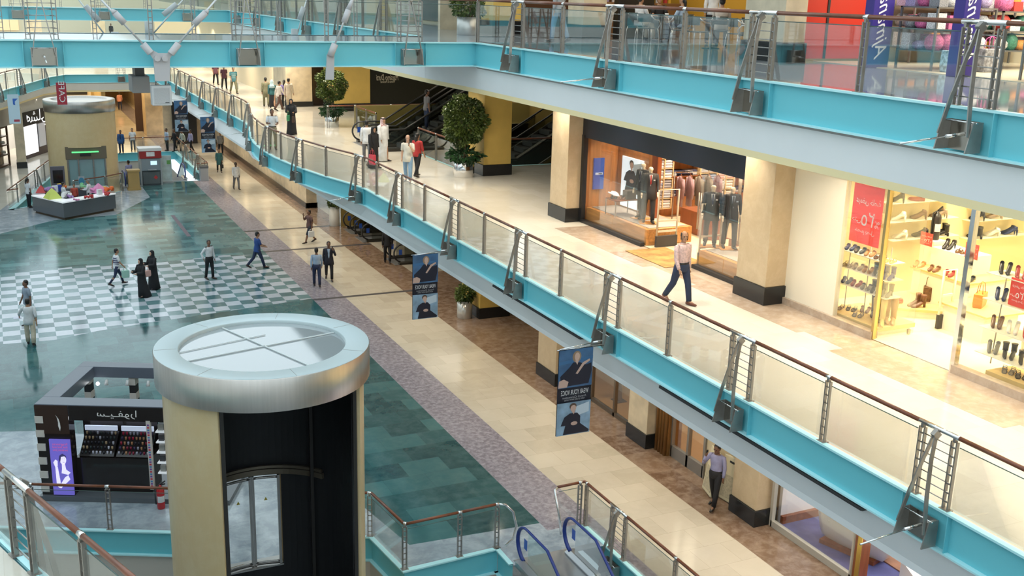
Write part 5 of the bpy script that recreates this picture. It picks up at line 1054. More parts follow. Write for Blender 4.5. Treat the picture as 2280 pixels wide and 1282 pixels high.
rows = ((('flat', 'navy'), ('flat', 'black'), ('flat', 'tan'), ('sandal', 'brown'), ('sandal', 'gold')), (('sandal', 'taupe'), ('flat', 'taupe'), ('flat', 'tan'), ('ankle', 'grey'), ('ankle', 'blue')), (('flat', 'navy'), ('flat', 'wine'), ('flat', 'grey'), ('ankle', 'black'), ('ankle', 'grey')))
for r, (z, row) in enumerate(zip(ZL, rows)):
    for i, (k, c_) in enumerate(row): pair(k, c_, (16.68, 17.58-i*.3, z), PI/2+.5, ('on the top', 'on the middle', 'on the lowest')[r]+' glass shelf of the shoe window rack', k=1.1)
for i, (k, c_, dx) in enumerate((('sandal', 'brown', -.2), ('sandal', 'black', 0), ('flat', 'brown', .2), ('sandal', 'grey', -.2), ('boot', 'black', .1), ('boot', 'brown', -.05), ('boot', 'tan', .1))): pair(k, c_, (16.75+dx, 17.62-i*.21, 5.7), PI/2+.6, 'on the floor board of the shoe window rack', k=1.05)
for (u, v), c_ in (((1990, 722), 'tan'), ((1968, 730), 'gold')): q = G(u, v, 5.72); pair('boot', c_, (max(16.5, min(17.25, q.x)), max(16.3, min(17.6, q.y)), 5.7), PI/2+.9, 'at the inner corner of the shoe window board', k=1.25)
# shelves on the yellow side wall
t = thing('glass_shelves', 'four glass shelves of heels on the yellow side wall of the shoe shop', 'shelf', (19, 18.5, 6.4))
for r, z in enumerate((8.25, 7.8, 7.35, 6.9)):
    x0, x1 = (17.75 if r == 2 else 18.4+r*.12), 20.6+r*.1
    m = MB(); m.bb(x0, x1, 18.4, 18.75, z-.012, z, 0); m.build('glass_shelf', mat('frosted_shelf', (.80, .78, .66), .2), t)
    for i, (k, c_) in enumerate(((('heel', 'black'), ('heel', 'brown'), ('heel', 'tan')), (('heel', 'black'), ('flat', 'wine'), ('heel', 'white')), (('heel', 'white'), ('heel', 'brown'), ('heel', 'taupe')), (('heel', 'white'), ('heel', 'black'), ('ankle', 'black')))[r]): pair(k, c_, (18.75+r*.12+i*.65, 18.56, z), .5+i*.2, ('on the topmost', 'on the second', 'on the third', 'on the lowest')[r]+' shelf of the yellow shoe shop wall', k=1.25)
t = thing('glass_shelves', 'farther bay of glass shelves standing in for the mirrored yellow wall, second window', 'shelf', (22.4, 18.5, 6.4))  # extra bay modelled in place of the wall shelves' mirror reflection
for r, z in enumerate((8.1, 7.65, 7.2, 6.75)):
    m = MB(); m.bb(21.3, 23.4, 18.4, 18.75, z-.012, z, 0); m.build('glass_shelf', mat('frosted_shelf', (.80, .78, .66), .2), t)
    for i, (k, c_) in enumerate(((('heel', 'black'), ('flat', 'brown'), ('heel', 'tan')), (('heel', 'wine'), ('heel', 'black'), ('flat', 'grey')), (('heel', 'black'), ('heel', 'taupe'), ('sandal', 'brown')), (('ankle', 'black'), ('heel', 'white'), ('heel', 'navy')))[r]): pair(k, c_, (21.6+i*.6, 18.56, z), .5+i*.2, ('on the topmost', 'on the second', 'on the third', 'on the lowest')[r]+' shelf of the mirrored yellow wall bay', k=1.25)
def floor_stand(nm, c, L, W_, items, board_z, rz=0, tiers=1):
    t = thing('shoe_stand', nm, 'stand', (c[0], c[1], 5.512), rz)
    pts = [(L/2*math.cos(a)*1.0, W_/2*(math.sin(a) if abs(math.sin(a)) < .8 else .8*(1 if math.sin(a) > 0 else -1))) for a in [2*PI*i/24 for i in range(24)]]
    m = MB(); m.prism(pts, board_z-5.512-.06, board_z-5.512, 0); m.build('board', SHELFW, t, local=True)
    m = MB(); m.prism([(x*.8, y*.8) for x, y in pts], 0, board_z-5.512-.06, 0); m.build('plinth', IV, t, local=True)
    for i, (k, c_, dx, dy, a) in enumerate(items): pair(k, c_, (c[0]+dx*math.cos(rz)-dy*math.sin(rz), c[1]+dx*math.sin(rz)+dy*math.cos(rz), board_z), a, 'on the '+nm, k=1.25)
q = G(2052, 680, 5.7)+Vector((-.15, -.1, 0)); floor_stand('curved honey board stand in the shoe shop entrance', (q.x, q.y), 2.2, .7, [('flat', 'red', .55, -.15, 1.2), ('flat', 'black', .8, .1, 2), ('ankle', 'brown', .1, .05, 1.5), ('flat', 'tan', -.75, 0, .8)], 5.72, 2.5)
q = G(2075, 615, 6.4)+Vector((.85, .0, 0)); t = thing('display_counter', 'white tiered counter in the middle of the shoe shop', 'counter', (q.x, q.y, 5.512))
m = MB(); m.bb(q.x-.6, q.x+.6, q.y-.8, q.y+.8, 5.512, 6.38, 0); m.build('body', IV, t); m = MB(); m.bb(q.x-.65, q.x+.65, q.y-.85, q.y+.85, 6.38, 6.42, 0); m.build('top', SHELFW, t)
m = MB(); m.bb(q.x-.1, q.x+.6, q.y-.3, q.y+.8, 6.42, 6.85, 0); m.build('riser', IV, t)
for i, (k, c_, dx, dy) in enumerate((('flat', 'tan', -.5, .75), ('flat', 'brown', -.5, .3), ('flat', 'wine', -.5, -.15), ('flat', 'black', -.45, -.65))): pair(k, c_, (q.x+dx, q.y+dy, 6.42), PI/2+.4, 'along the edge of the white tiered counter', k=1.2)
for i, (k, c_, dx, dy) in enumerate((('heel', 'black', .1, .5), ('sandal', 'brown', .1, .1))): pair(k, c_, (q.x+dx, q.y+dy, 6.85), PI/2+.3, 'on the riser of the white tiered counter', k=1.2)
CQ = q.copy()
q2 = WX(2086, 590, CQ.x-.7); sale_sign('small red sale card on the white tiered counter', (CQ.x-.2, CQ.y-.25, 6.86), (0, -1, 0), .36, .34, (-1, 0, 0))
sale_sign('small red sale card in front of the yellow wall shelves', (19.2, 18.0, 6.9), (0, -1, 0), .36, .30, (-1, 0, 0))
t = thing('shoe_rack', 'tall glass rack of shoes in the second shoe shop window', 'rack', (16.8, 12.6, 5.512))
for z in (7.5, 7.0, 6.45, 5.95): m = MB(); m.bb(16.45, 17.0, 9.5, 13.75, z-.015, z, 0); m.build('glass_shelf', mat('frosted_shelf', (.80, .78, .66), .2), t)
for y in (13.6, 12.7, 11.6, 10.5): m = MB(); m.tube([(16.75, y, 5.7), (16.85, y, 7.6)], .014, 6); m.build('pole', STEEL, t)
m = MB(); m.bb(16.35, 17.4, 9.5, 13.35, 5.62, 5.7, 0); m.build('floor_board', SHELFW, t); m = MB(); m.bb(16.45, 17.3, 9.5, 13.25, 5.512, 5.62, 0); m.build('plinth', IV, t)
for r, (z, row) in enumerate(((7.5, (('heel', 'black'), ('heel', 'wine'), ('heel', 'taupe'), ('heel', 'tan'))), (7.0, (('heel', 'navy'), ('flat', 'white'), ('heel', 'white'), ('heel', 'brown'))), (6.45, (('heel', 'brown'), ('heel', 'white'), ('heel', 'red'), ('heel', 'black'))), (5.95, (('heel', 'grey'), ('ankle', 'black'), ('heel', 'black'), ('flat', 'tan'))))):
    for i, (k, c_) in enumerate(row): pair(k, c_, (16.7, 13.55-i*.36, z), PI/2+.6, 'on the %s shelf of the second window rack' % ('top', 'second', 'third', 'lowest')[r], k=1.15)
for i, (k, c_) in enumerate((('sandal', 'grey'), ('sandal', 'black'), ('sandal', 'tan'))): pair(k, c_, (16.65, 13.1-i*.3, 5.7), PI/2+.6, 'on the floor board of the second window rack', k=1.15)
sale_sign('red sale card with percentage on the second window rack', (16.48, 13.2, 7.02), (0, -1, 0), .40, .52, (-1, 0, 0))
for nm, c_, p_, sz in (('orange', (.62, .24, .04), (18.6, 15.6, 6.1), (.46, .2, .3)), ('dark red', (.25, .03, .02), (16.75, 12.15, 6.46), (.36, .14, .36)), ('olive quilted', (.25, .22, .10), (16.9, 12.0, 5.702), (.4, .16, .28))):
    bag('handbag', nm+' handbag on display in the shoe shop', 'bag', p_, sz, mat(nm.replace(' ', '_')+'_leather', c_, .4), rz=.5)
m = MB(); m.bb(18.1, 19.1, 15.0, 16.1, 5.512, 6.06, 1); m.bb(18.05, 19.15, 14.9, 16.2, 6.06, 6.1, 0); tag(m.build('low_table', [SHELFW, IV]), 'low wooden table with the orange handbag, shoe shop', 'table')
bag('handbag', 'brown fringed handbag on the curved board stand', 'bag', tuple(Vector((G(2062, 668, 5.72).x, G(2062, 668, 5.72).y, 5.722))), (.34, .18, .34), mat('brown_fringe', (.16, .08, .03), .6, var=.4, scale=20), rz=.8)
for i, (w_, dx) in enumerate((('pale', 0), ('tan', .35))): bag('handbag', w_+' handbag on the top shelf behind the sale poster', 'bag', (18.05+dx, 18.4, 7.35), (.26, .12, .24), mat(w_+'_bag_leather', (.6, .42, .2) if i else (.75, .66, .45), .5))
gate('slim anti-theft gate beside the curved board stand, shoe shop', 18.0, 18.35, 16.1, h=1.3, mm=IV); gate('slim anti-theft gate near the second shoe window', 17.7, 18.05, 13.7, h=1.3, mm=IV)
def extinguisher(label, c, body, s=1.0):
    t = thing('fire_extinguisher', label, 'extinguisher', tuple(c)); t.scale = (s, s, s)
    m = MB(); m.lathe([(.001, 0), (.07, 0), (.075, .02), (.075, .38), (.06, .43), (.025, .46), (.025, .49), (.001, .49)], (0, 0, 0), 16); m.build('cylinder', body, t, local=True)
    m = MB(); m.bar((0, 0, .5), (.1, 0, .56), .02, .02); m.bar((0, 0, .49), (.1, 0, .5), .02, .02); m.build('trigger', MATT, t, local=True)
    m = MB(); m.tube([(-.02, 0, .49), (-.1, 0, .46), (-.1, 0, .2), (-.09, 0, .1)], .012, 6); m.build('hose', MATT, t, local=True)
    m = MB(); m.lathe([(.0765, .15), (.0765, .28)], (0, 0, 0), 16, a0=-2.6, a1=-.5); m.build('instruction_label', WHT, t, local=True)
m = MB(); FE = WY(2080, 533, 18.1); m.bb(FE.x-.2, FE.x+.2, 17.9, 18.3, 5.512, FE.z, 0); tag(m.build('display_plinth', IV), 'ivory plinth carrying the black fire extinguisher', 'plinth')
extinguisher('black fire extinguisher standing in the shoe shop', (FE.x, 18.1, FE.z), mat('black_cylinder', (.03, .028, .03), .3), 1.4)
# ---------------------------------------------------------------- elevator well escalators and hall escalators
BLUEH, BLKH = mat('blue_rubber_handrail', (.01, .035, .22), .35), mat('black_rubber_handrail', (.015, .015, .015), .35)
def escalator(label, low, rz, rise, hand_m, panel_m, deck_m, flat=.9, w=1.0, group=None):
    t = thing('escalator', label, 'escalator', tuple(low), rz, group); run = rise/math.tan(math.radians(30)); L = run+2*flat
    prof = lambda y: 0 if y < flat else (rise if y > flat+run else (y-flat)*rise/run)
    n = int(run/.4)
    for i in range(n): 
        m = MB(); y = flat+i*.4; z = prof(y+.4); m.bb(-w/2+.03, w/2-.03, y, y+.4, z-.2, z, 0)
        for k in range(8): m.bb(-w/2+.08+k*w*.108, -w/2+.12+k*w*.108, y+.01, y+.39, z, z+.006, 1)
        m.build('step', [mat('ribbed_step', (.20, .21, .22), .4, .5), mat('step_ridge', (.10, .10, .11), .5, .4)], t, local=True)
    for z, y0, y1 in ((0, -.5, flat), (rise, flat+run, L+.5)):
        m = MB(); m.bb(-w/2-.2, w/2+.2, y0, y1, z-.1, z+.012, 0); m.build('landing_plate', mat('landing_plate', (.33, .34, .35), .35, .6), t, local=True)
    ys = [0, flat*.7, flat, flat+.3]+[flat+run*k/6 for k in range(1, 6)]+[flat+run-.3, flat+run, L-flat*.7, L]
    for s in (-1, 1):
        x = s*(w/2+.09)
        m = MB(); a = [(x, y, prof(y)+.12) for y in ys]; b = [(x, y, prof(y)+.9) for y in ys]
        va = [m.bm.verts.new(p) for p in a]; vb = [m.bm.verts.new(p) for p in b]; m._fin([m.bm.faces.new((va[i], va[i+1], vb[i+1], vb[i])) for i in range(len(ys)-1)], 0, False)
        m.build('balustrade_panel', panel_m, t, local=True)
        m = MB(); P = [(x, -.1-.42*math.sin(a), .52-.42*math.cos(a)) for a in [.25+k*2.7/9 for k in range(10)]]+[(x, y, prof(y)+.94) for y in ys]+[(x, L+.1+.42*math.sin(a), rise+.52+.42*math.cos(a)) for a in [.2+k*2.7/9 for k in range(10)]]
        m.tube(P, [(.045, .03)]*len(P), 8); m.build('handrail', hand_m, t, local=True)
        m = MB(); m.loft([[Vector((x+dx*s, y, prof(y)+z)) for dx, z in ((-.09, .02), (.16, .02), (.16, .10), (.0, .13), (-.09, .06))] for y in [-.3]+ys+[L+.3]], 0, False); m.build('deck_skirt', deck_m, t, local=True)
        for y in (-.2, L+.1):
            m = MB(); m.poly([(x+s*.012, y-.08, prof(max(0, min(L, y)))+.45), (x+s*.012, y+.08, prof(max(0, min(L, y)))+.45), (x+s*.012, y+.08, prof(max(0, min(L, y)))+.70), (x+s*.012, y-.08, prof(max(0, min(L, y)))+.70)])
            m.build('caution_sticker', mat('blue_sticker', (.02, .09, .45), .4), t, local=True)
    m = MB(); m.loft([[Vector((x, y, prof(max(0, min(L, y)))+z)) for x, z in ((-w/2-.24, .0), (w/2+.24, .0), (w/2+.24, -.75), (-w/2-.24, -.75))] for y in ys], 0, False); m.build('truss_casing', deck_m, t, local=True)
    return t
DECK = mat('satin_deck', (.42, .43, .44), .3, .8); DARKD = mat('dark_brass_deck', (.045, .042, .035), .3, .5)
PG = glass('escalator_glass', (.75, .88, .88), .8)
R55 = 5.5/math.tan(math.radians(30))
escalator('near escalator with bright blue handrails going down beside the elevator well', (10.23, 18.9-R55-1.8, -5.5), 0, 5.5, BLUEH, PG, DECK)
escalator('far escalator going down beside the round tower, behind the tan stand', (7.0, 69.8+R55+1.8, -5.5), PI, 5.5, BLUEH, mat('pale_blue_panel', (.45, .68, .74), .3), DECK, w=.62)
escalator('far escalator well stairway behind the cash machine', (9.9, 71.8+R55+1.8, -5.5), PI, 5.5, BLUEH, PG, DECK)
PD = glass('smoked_glass', (.45, .47, .44), .8)
for y in (45.0, 46.9): escalator('escalator rising from the middle floor, '+('the one nearer the tall potted tree' if y < 46 else 'the one nearer the dark shopfront'), (15.0, y, 5.5), -PI/2, 5.4, BLKH, PD, DARKD)
escalator('escalator rising behind the yellow column on the middle floor', (18.6, 41.2, 5.5), -PI/2, 5.4, BLKH, PD, DARKD)
for y, nm in ((53.3, 'farthest in'), (51.3, 'second'), (46.4, 'closest to the hanging poster')): escalator('dark escalator foot under the gallery, the one '+nm, (16.4, y, 0), -PI/2, 5.4, BLKH, PD, DARKD)
em = WY(950, 240, 45.0); person('man in a dark tee and jeans riding up the middle floor escalator', (em.x, 45.0, 5.5+max(0, (em.x-15.9))*.577+.12), 90, STAND(), H=1.74, skin='brown', top=GRY, sleeve='short', bottom=JEAN)
# railings round the hall void on the middle floor
v1 = Path([(16.2, 52.5), (16.2, 49.2)]); railing('balustrade', 'short balustrade at the foot of the farther middle-floor escalators', v1, -1, 5.5, [(.1, 'single'), (1.7, 'single'), (3.2, 'single')], brackets=False, fine=False)
v2 = Path([(16.2, 43.6), (16.2, 39.2), (24, 39.2)]); fascia(v2, -1, 5.5)
railing('balustrade', 'balustrade round the stair void behind the yellow column', v2, -1, 5.5, [(.1, 'single'), (2.2, 'single'), (4.35, 'single'), (6.6, 'single'), (9, 'single'), (11.5, 'single')], brackets=False, fine=False)
v3 = Path([(14.75, 52.8), (16.3, 52.8), (24, 52.8)]); railing('balustrade', 'brown railed balustrade in front of the dark shopfront', v3, 1, 5.5, [(.1, 'single'), (1.5, 'single'), (3.4, 'single'), (6, 'single')], brackets=False, fine=False)

# ---------------------------------------------------------------- hanging banners
def banner(label, x0, x1, y, z0, z1, group='hanging fashion banners'):
    t = thing('banner', label, 'banner', ((x0+x1)/2, y, z0), group=group); W, H = x1-x0, z1-z0; n = (0, -1, 0)
    m = MB(); m.loft([[Vector((x0+W*i/10, y+.02*math.sin(i*.9), z)) for i in range(11)]+[Vector((x0+W*i/10, y+.006+.02*math.sin(i*.9), z)) for i in range(10, -1, -1)] for z in (z0, z1)], 0, False); m.build('cloth', mat('banner_navy', (.012, .013, .025), .6), t)
    m = MB(); m.tube([(x0-.03, y+.02, z1), (x1+.3, y+.02, z1+.01)], .012, 6); m.build('rod', CHROME, t)
    for f0, f1, st, bc in ((.56, 1.0, 'woman', (.06, .15, .30)), (0, .385, 'man', (.30, .45, .60))):
        m = MB(); m.poly([(x0, y-.024, z0+H*f0), (x1, y-.024, z0+H*f0), (x1, y-.024, z0+H*f1), (x0, y-.024, z0+H*f1)]); m.build('printed_background', mat('print_'+st, bc, .5, var=.35, scale=2.5), t)
        figure_panel(t, (x0, y-.026, z0+H*f0), (1, 0, 0), (0, 0, 1), W, H*(f1-f0), n, None, st)
    wm = mat('print_white', (.80, .80, .82), .5); m = MB(); textmesh(m, 'WEAR YOUR VOICE', .16, (x0+W*.5, y-.03, z0+H*.50), (1, 0, 0), (0, 0, 1), w=W*.82); m.build('slogan', wm, t)
    m = MB(); textmesh(m, 'French Connection', .07, (x0+W*.5, y-.03, z0+H*.445), (1, 0, 0), (0, 0, 1), w=W*.7, shear=.3); textmesh(m, 'NEW STORE NOW OPEN', .05, (x0+W*.5, y-.03, z0+H*.415), (1, 0, 0), (0, 0, 1), w=W*.6); m.build('small_print', mat('print_grey', (.45, .45, .48), .5), t)
banner('fashion banner hanging over the beige walkway, the larger one nearest the elevator tower', 10.21, 11.03, 18.9, 3.10, 5.05)
banner('fashion banner hanging in front of the lower escalators', 10.17, 10.94, 27.75, 3.18, 5.08)
banner('fashion banner hanging by the queue at the far well', 10.35, 11.15, 63.6, 2.9, 4.95); banner('fashion banner hanging in front of the black shopfront beside the far well', 10.2, 11.05, 72.6, 3.0, 5.0)
m = MB(); m.bb(12.25, 14.1, 88.4, 88.7, 0, 4.0, 0); m.bb(11.6, 15.4, 88.8, 89.1, 0, 4.05, 1); struct('wall_black_shop', m, [MATT, LIMEST2])
A, B_ = WY(15, 210, 62), WY(47, 275, 62)
t = thing('banner', 'pale blue notice banner hanging by the white column across the hall', 'banner', (A.x, 62, B_.z)); m = MB(); m.bb(A.x, B_.x, 61.99, 62.0, B_.z, A.z, 0); m.build('cloth', mat('pale_blue_cloth', (.55, .68, .76), .6), t)
m = MB(); m.poly([(A.x+.25, 61.985, B_.z+1.0), (B_.x-.2, 61.985, B_.z+.95), (B_.x-.2, 61.985, B_.z+1.15), (A.x+.5, 61.985, B_.z+1.3), (A.x+.25, 61.985, B_.z+1.3)]); m.build('blue_logo', mat('logo_blue', (.04, .14, .5), .5), t)
m = MB(); m.bb(B_.x-.32, B_.x-.05, 61.98, 61.99, B_.z+.1, B_.z+.22, 0); m.build('red_mark', mat('red_mark', (.4, .05, .08), .5), t)
m = MB()
for x in (A.x+.1, B_.x-.1): m.tube([(x, 61.995, A.z), (x, 61.995, 10.42)], .008, 5)
m.build('wire', DSTEEL, t)
A, B_ = WY(124, 184, 62), WY(149, 216, 62)
t = thing('hanging_sign', 'red hanging sign with white upright lettering behind the far tower', 'sign', (A.x, 62, B_.z)); m = MB(); m.bb(A.x, B_.x, 62, 62.06, B_.z-.4, A.z, 0); m.build('board', mat('sign_red', (.42, .03, .05), .5), t)
m = MB(); textmesh(m, 'CAFE', .42, ((A.x+B_.x)/2, 61.98, (A.z+B_.z)/2-.1), (0, 0, -1), (1, 0, 0), w=1.1); m.build('lettering', mat('sign_white', (.82, .80, .78), .5), t)
m = MB()
for x in (A.x+.08, B_.x-.08): m.tube([(x, 62.03, A.z), (x, 62.03, 10.42)], .008, 5)
m.build('wire', DSTEEL, t)

# ---------------------------------------------------------------- ties, loudspeaker under the footbridge
TIE = mat('pale_grey_tie_paint', (.52, .51, .52), .4)
def W2(u, v, y=26.62): return WY(u, v, y)
t = thing('suspension_tie', 'pale grey Y-shaped suspension tie on the footbridge front', 'tie', tuple(W2(362, 180)))
m = MB(); m.extr([W2(345, 180), W2(377, 180), W2(377.5, 130), W2(398, 100), W2(372, 118), W2(352, 118), W2(318, 100), W2(341, 132)][::1], (0, -.07, 0)); m.build('plate', TIE, t)
for (a, b, c, d, e) in (((335, 118), (318, 98), (277, 52), (255, 28), (222, -4)), ((380, 120), (398, 97), (432, 54), (458, 28), (484, -4))):
    A, B_, C_, D_, E_ = [W2(*q, 26.54) for q in (a, b, c, d, e)]
    m = MB(); m.tube([A, A.lerp(B_, .05), B_], .085, 12); m.build('clevis', TIE, t); m = MB(); m.tube([B_, E_], .024, 8); m.build('rod', mat('zinc_rod', (.62, .63, .64), .35, .4), t)
    m = MB(); m.tube([C_, D_], .075, 12); m.tube([D_, D_.lerp(E_, .2)], [.075, .03], 12); m.build('turnbuckle', TIE, t)
m = MB()
for q in ((350, 130), (367, 130)): p = W2(*q, 26.52); m.tube([p+Vector((0, .05, 0)), p-Vector((0, .05, 0))], .07, 14)
m.build('pin', TIE, t)
t = thing('suspension_tie', 'single slanting suspension tie on the footbridge, near the yellow column', 'tie', tuple(W2(735, 178)))
m = MB(); m.extr([W2(724, 177), W2(742, 177), W2(743, 118), W2(738, 116), W2(727, 122)], (0, -.07, 0)); m.build('plate', TIE, t)
A, B_, C_, D_, E_ = [W2(*q, 26.54) for q in ((735, 125), (746, 98), (766, 50), (776, 22), (786, -4))]
m = MB(); m.tube([A, B_], .085, 12); m.build('clevis', TIE, t); m = MB(); m.tube([B_, E_], .024, 8); m.build('rod', mat('zinc_rod', (.62, .63, .64), .35, .4), t); m = MB(); m.tube([C_, D_], .075, 12); m.tube([D_, E_], [.075, .03], 12); m.build('turnbuckle', TIE, t)
for lb, pts in (('blue grey tie behind the footbridge glass, slanting to the white end', ((256, 84), (178, 0))), ('blue grey tie behind the footbridge glass, slanting past the Y-shaped one', ((330, 60), (404, 0))), ('blue grey tie behind the footbridge glass near the single tie', ((655, 76), (680, 5)))):
    a, b = W2(*pts[0], 30.8), W2(*pts[1], 30.8); t = thing('suspension_tie', lb, 'tie', tuple(a)); m = MB(); m.tube([a+Vector((0, 0, -.3)), b+(b-a)*.15], .02, 8); m.build('rod', mat('zinc_rod', (.62, .63, .64), .35, .4), t)
    m = MB(); m.tube([a.lerp(b, .45), a.lerp(b, .85)], .07, 12); m.build('turnbuckle', TIE, t); m = MB(); m.tube([a+Vector((0, -.05, -.35)), a+Vector((0, -.05, .15))], .10, 10); m.build('clevis', TIE, t)
A, B_ = W2(337, 191, 26.9), W2(384, 235, 26.9)
t = thing('loudspeaker', 'square white loudspeaker hanging under the footbridge by the Y-shaped tie', 'speaker', ((A.x+B_.x)/2, 27, B_.z))
m = MB(); m.bb(A.x, B_.x, 26.9, 27.2, B_.z, A.z, 0); m.build('cabinet', mat('white_cabinet', (.66, .67, .67), .45), t, bevel=.02)
m = MB(); m.bb(A.x+.05, B_.x-.05, 26.885, 26.9, B_.z+.05, A.z-.06, 0); m.build('grille', mat('pale_grille', (.50, .51, .52), .6, var=.1, scale=60), t); m = MB(); m.bb(B_.x-.16, B_.x-.07, 26.875, 26.885, B_.z+.07, B_.z+.085, 0); m.build('badge', MATT, t)
m = MB()
for x in (A.x+.12, B_.x-.12): m.tube([(x, 27.05, A.z), (x+.03, 27.05, 10.39)], .012, 6)
m.build('hanger', DSTEEL, t)
A, B_ = W2(293, 170, 28.2), W2(335, 207, 28.2)
t = thing('ceiling_box', 'plain grey box mounted under the footbridge beside the loudspeaker', 'box', ((A.x+B_.x)/2, 28.5, B_.z)); m = MB(); m.bb(A.x, B_.x, 28.2, 29.0, B_.z, A.z, 0); m.build('casing', mat('grey_casing', (.40, .40, .40), .5), t, bevel=.02); m = MB(); m.bb(A.x+.1, B_.x-.1, 28.3, 28.9, A.z, 10.4, 0); m.build('mount', mat('dark_mount', (.12, .12, .12), .5), t)
for u0, u1, v0, v1, nm in ((1465, 1918, 862, 1132, 'nearest'), (1095, 1290, 638, 758, 'second')):
    p, q = WX(u0, v0, 11.36), WX(u1, v1, 11.36); m = MB(); m.bb(11.38, 11.5, q.y, p.y, 4.80, 4.845, 0)
    for k in range(3): m.bb(11.365, 11.38, q.y+.02, p.y-.02, 4.802+k*.015, 4.808+k*.015, 0)
    tag(m.build('air_slot', mat('dark_slot', (.06, .06, .06), .6)), ('long dark linear air slot under the middle gallery edge, the longer one' if nm == 'nearest' else 'shorter dark linear air slot under the middle gallery edge'), 'vent')

# ---------------------------------------------------------------- plants
LEAF = mat('glossy_leaf', (.045, .10, .018), .45, var=.5, scale=2.5, col2=(.12, .17, .03)); LEAF2 = mat('dark_leaf', (.02, .07, .02), .45, var=.4, scale=3); BARK = mat('pale_bark', (.22, .15, .09), .8, var=.3, scale=9)
def leaves(m, c, r, n, size, droop=.3):
    for _ in range(n):
        while True:
            v = Vector((rnd(-1, 1), rnd(-1, 1), rnd(-1, 1)))
            if .12 < v.length < 1: break
        v *= (v.length**-.35); k = 1+.16*math.sin(v.x*5+c[0])*math.cos(v.z*6); p = Vector(c)+Vector((v.x*r[0]*k, v.y*r[1]*k, v.z*r[2]*k))
        d = (Vector((v.x, v.y, v.z*.5-droop))+Vector((rnd(-.6, .6), rnd(-.6, .6), rnd(-.5, .5)))).normalized(); s = d.cross(Vector((rnd(-1, 1), rnd(-1, 1), rnd(-1, 1)))).normalized(); L = size*rnd(.7, 1.3)
        m.poly([p, p+d*L*.5+s*L*.26, p+d*L, p+d*L*.5-s*L*.26])
def potted_tree(label, loc, pot_r, pot_h, trunk_h, crown, pot_m, n=2600, under=True):
    t = thing('potted_tree', label, 'plant', tuple(loc)); x, y, z = loc
    m = MB(); m.lathe([(pot_r*.96, 0), (pot_r, .02), (pot_r, pot_h), (pot_r*.93, pot_h), (pot_r*.93, pot_h-.06), (.001, pot_h-.06)], (x, y, z), 32); m.lathe([(.001, 0), (pot_r*.96, 0)], (x, y, z), 32); m.build('pot', pot_m, t)
    if trunk_h:
        m = MB()
        for k in range(3): a = k*2.1; m.tube([(x+.12*math.cos(a), y+.12*math.sin(a), z+pot_h-.08), (x+.16*math.cos(a+.4), y+.16*math.sin(a+.4), z+pot_h+trunk_h*.5), (x+.08*math.cos(a+1), y+.08*math.sin(a+1), z+pot_h+trunk_h+.4)], [.035, .028, .02], 7)
        m.build('trunk', BARK, t)
    m = MB(); c, r = crown; leaves(m, (x, y, z+c), r, int(n*1.9), .115); m.build('foliage', LEAF, t)
    if under: m = MB(); leaves(m, (x, y, z+pot_h+.10), (pot_r*1.5, pot_r*1.5, .26), 420, .2); m.build('underplanting', LEAF2, t)
pt_ = at5(1037, 392)+Vector((-.08, 0, 0)); potted_tree('large bushy tree in a mirror steel pot before the yellow column', tuple(pt_), .40, .72, .85, (2.12, (.80, .82, .94)), CHROME, n=3800)
pt_ = at5(739, 280); potted_tree('round crowned tree in a pot behind the short glass balustrade', tuple(pt_), .36, .7, .9, (2.05, (.74, .74, .82)), CHROME, n=2600)
pt_ = at0(1042, 705); potted_tree('leafy plant in a white and steel pot by the lower yellow column', (pt_.x-.15, pt_.y, 0), .30, .70, 0, (.95, (.34, .36, .36)), mat('white_steel_pot', (.62, .60, .55), .2, .5), n=700, under=False)
pt_ = at0(745, 502); potted_tree('plant in a pale pot beside the lower escalators', (pt_.x, pt_.y, 0), .28, 1.05, 0, (1.25, (.34, .34, .3)), mat('pale_pot', (.62, .60, .55), .3), n=400, under=False)
pt_ = Vector((13.4, 31.6, 11)); potted_tree('plant pot behind the upper glass near the footbridge corner', tuple(pt_), .35, .55, .1, (.95, (.5, .5, .45)), mat('pale_steel_pot', (.5, .5, .48), .3, .6), n=700, under=False)

# ---------------------------------------------------------------- makeup kiosk
KA = math.atan2(-.425, .905)
def K(x, y, z=0): return Vector((.10+x*.905+y*.425, 26.5-x*.425+y*.905, z))
t = thing('makeup_kiosk', 'black open-roofed makeup kiosk with white stripes beside the elevator well', 'kiosk', (.10, 26.5, 0), KA)
def kb(name, x0, x1, y0, y1, z0, z1, mm, par=None, bevel=0): m = MB(); m.bb(x0, x1, y0, y1, z0, z1, 0); return m.build(name, mm, par or t, local=True, bevel=bevel)
LAC = mat('glossy_black_panel', (.02, .016, .015), .1); CANO = mat('canopy_top', (.13, .15, .19), .3); OFFW = mat('kiosk_white', (.62, .58, .53), .5)
for nm, x0, x1, y0, y1 in (('canopy_front', 0, 4.6, 0, .5), ('canopy_back', 0, 4.6, 2.7, 3.1), ('canopy_side', 0, .42, .5, 2.7), ('canopy_side', 4.2, 4.6, .5, 2.7)): kb(nm, x0, x1, y0, y1, 2.2, 2.5, [CANO], bevel=.01)
kb('sign_band', .82, 3.1, -.03, 0, 2.12, 2.48, LAC)
kb('side_panel', 0, .8, .0, .3, .12, 2.2, LAC); kb('sign_panel', 0, .8, -.02, .0, 1.75, 2.48, mat('brown_gloss_panel', (.045, .025, .018), .12))
kb('base_plinth', -.05, 4.6, -.1, 3.1, 0, .13, GREY)
m = MB()
for k in range(6): m.bb(-.01, .19, -.03, .31, .22+k*.36, .40+k*.36, 0)
m.build('white_stripes', OFFW, t, local=True)
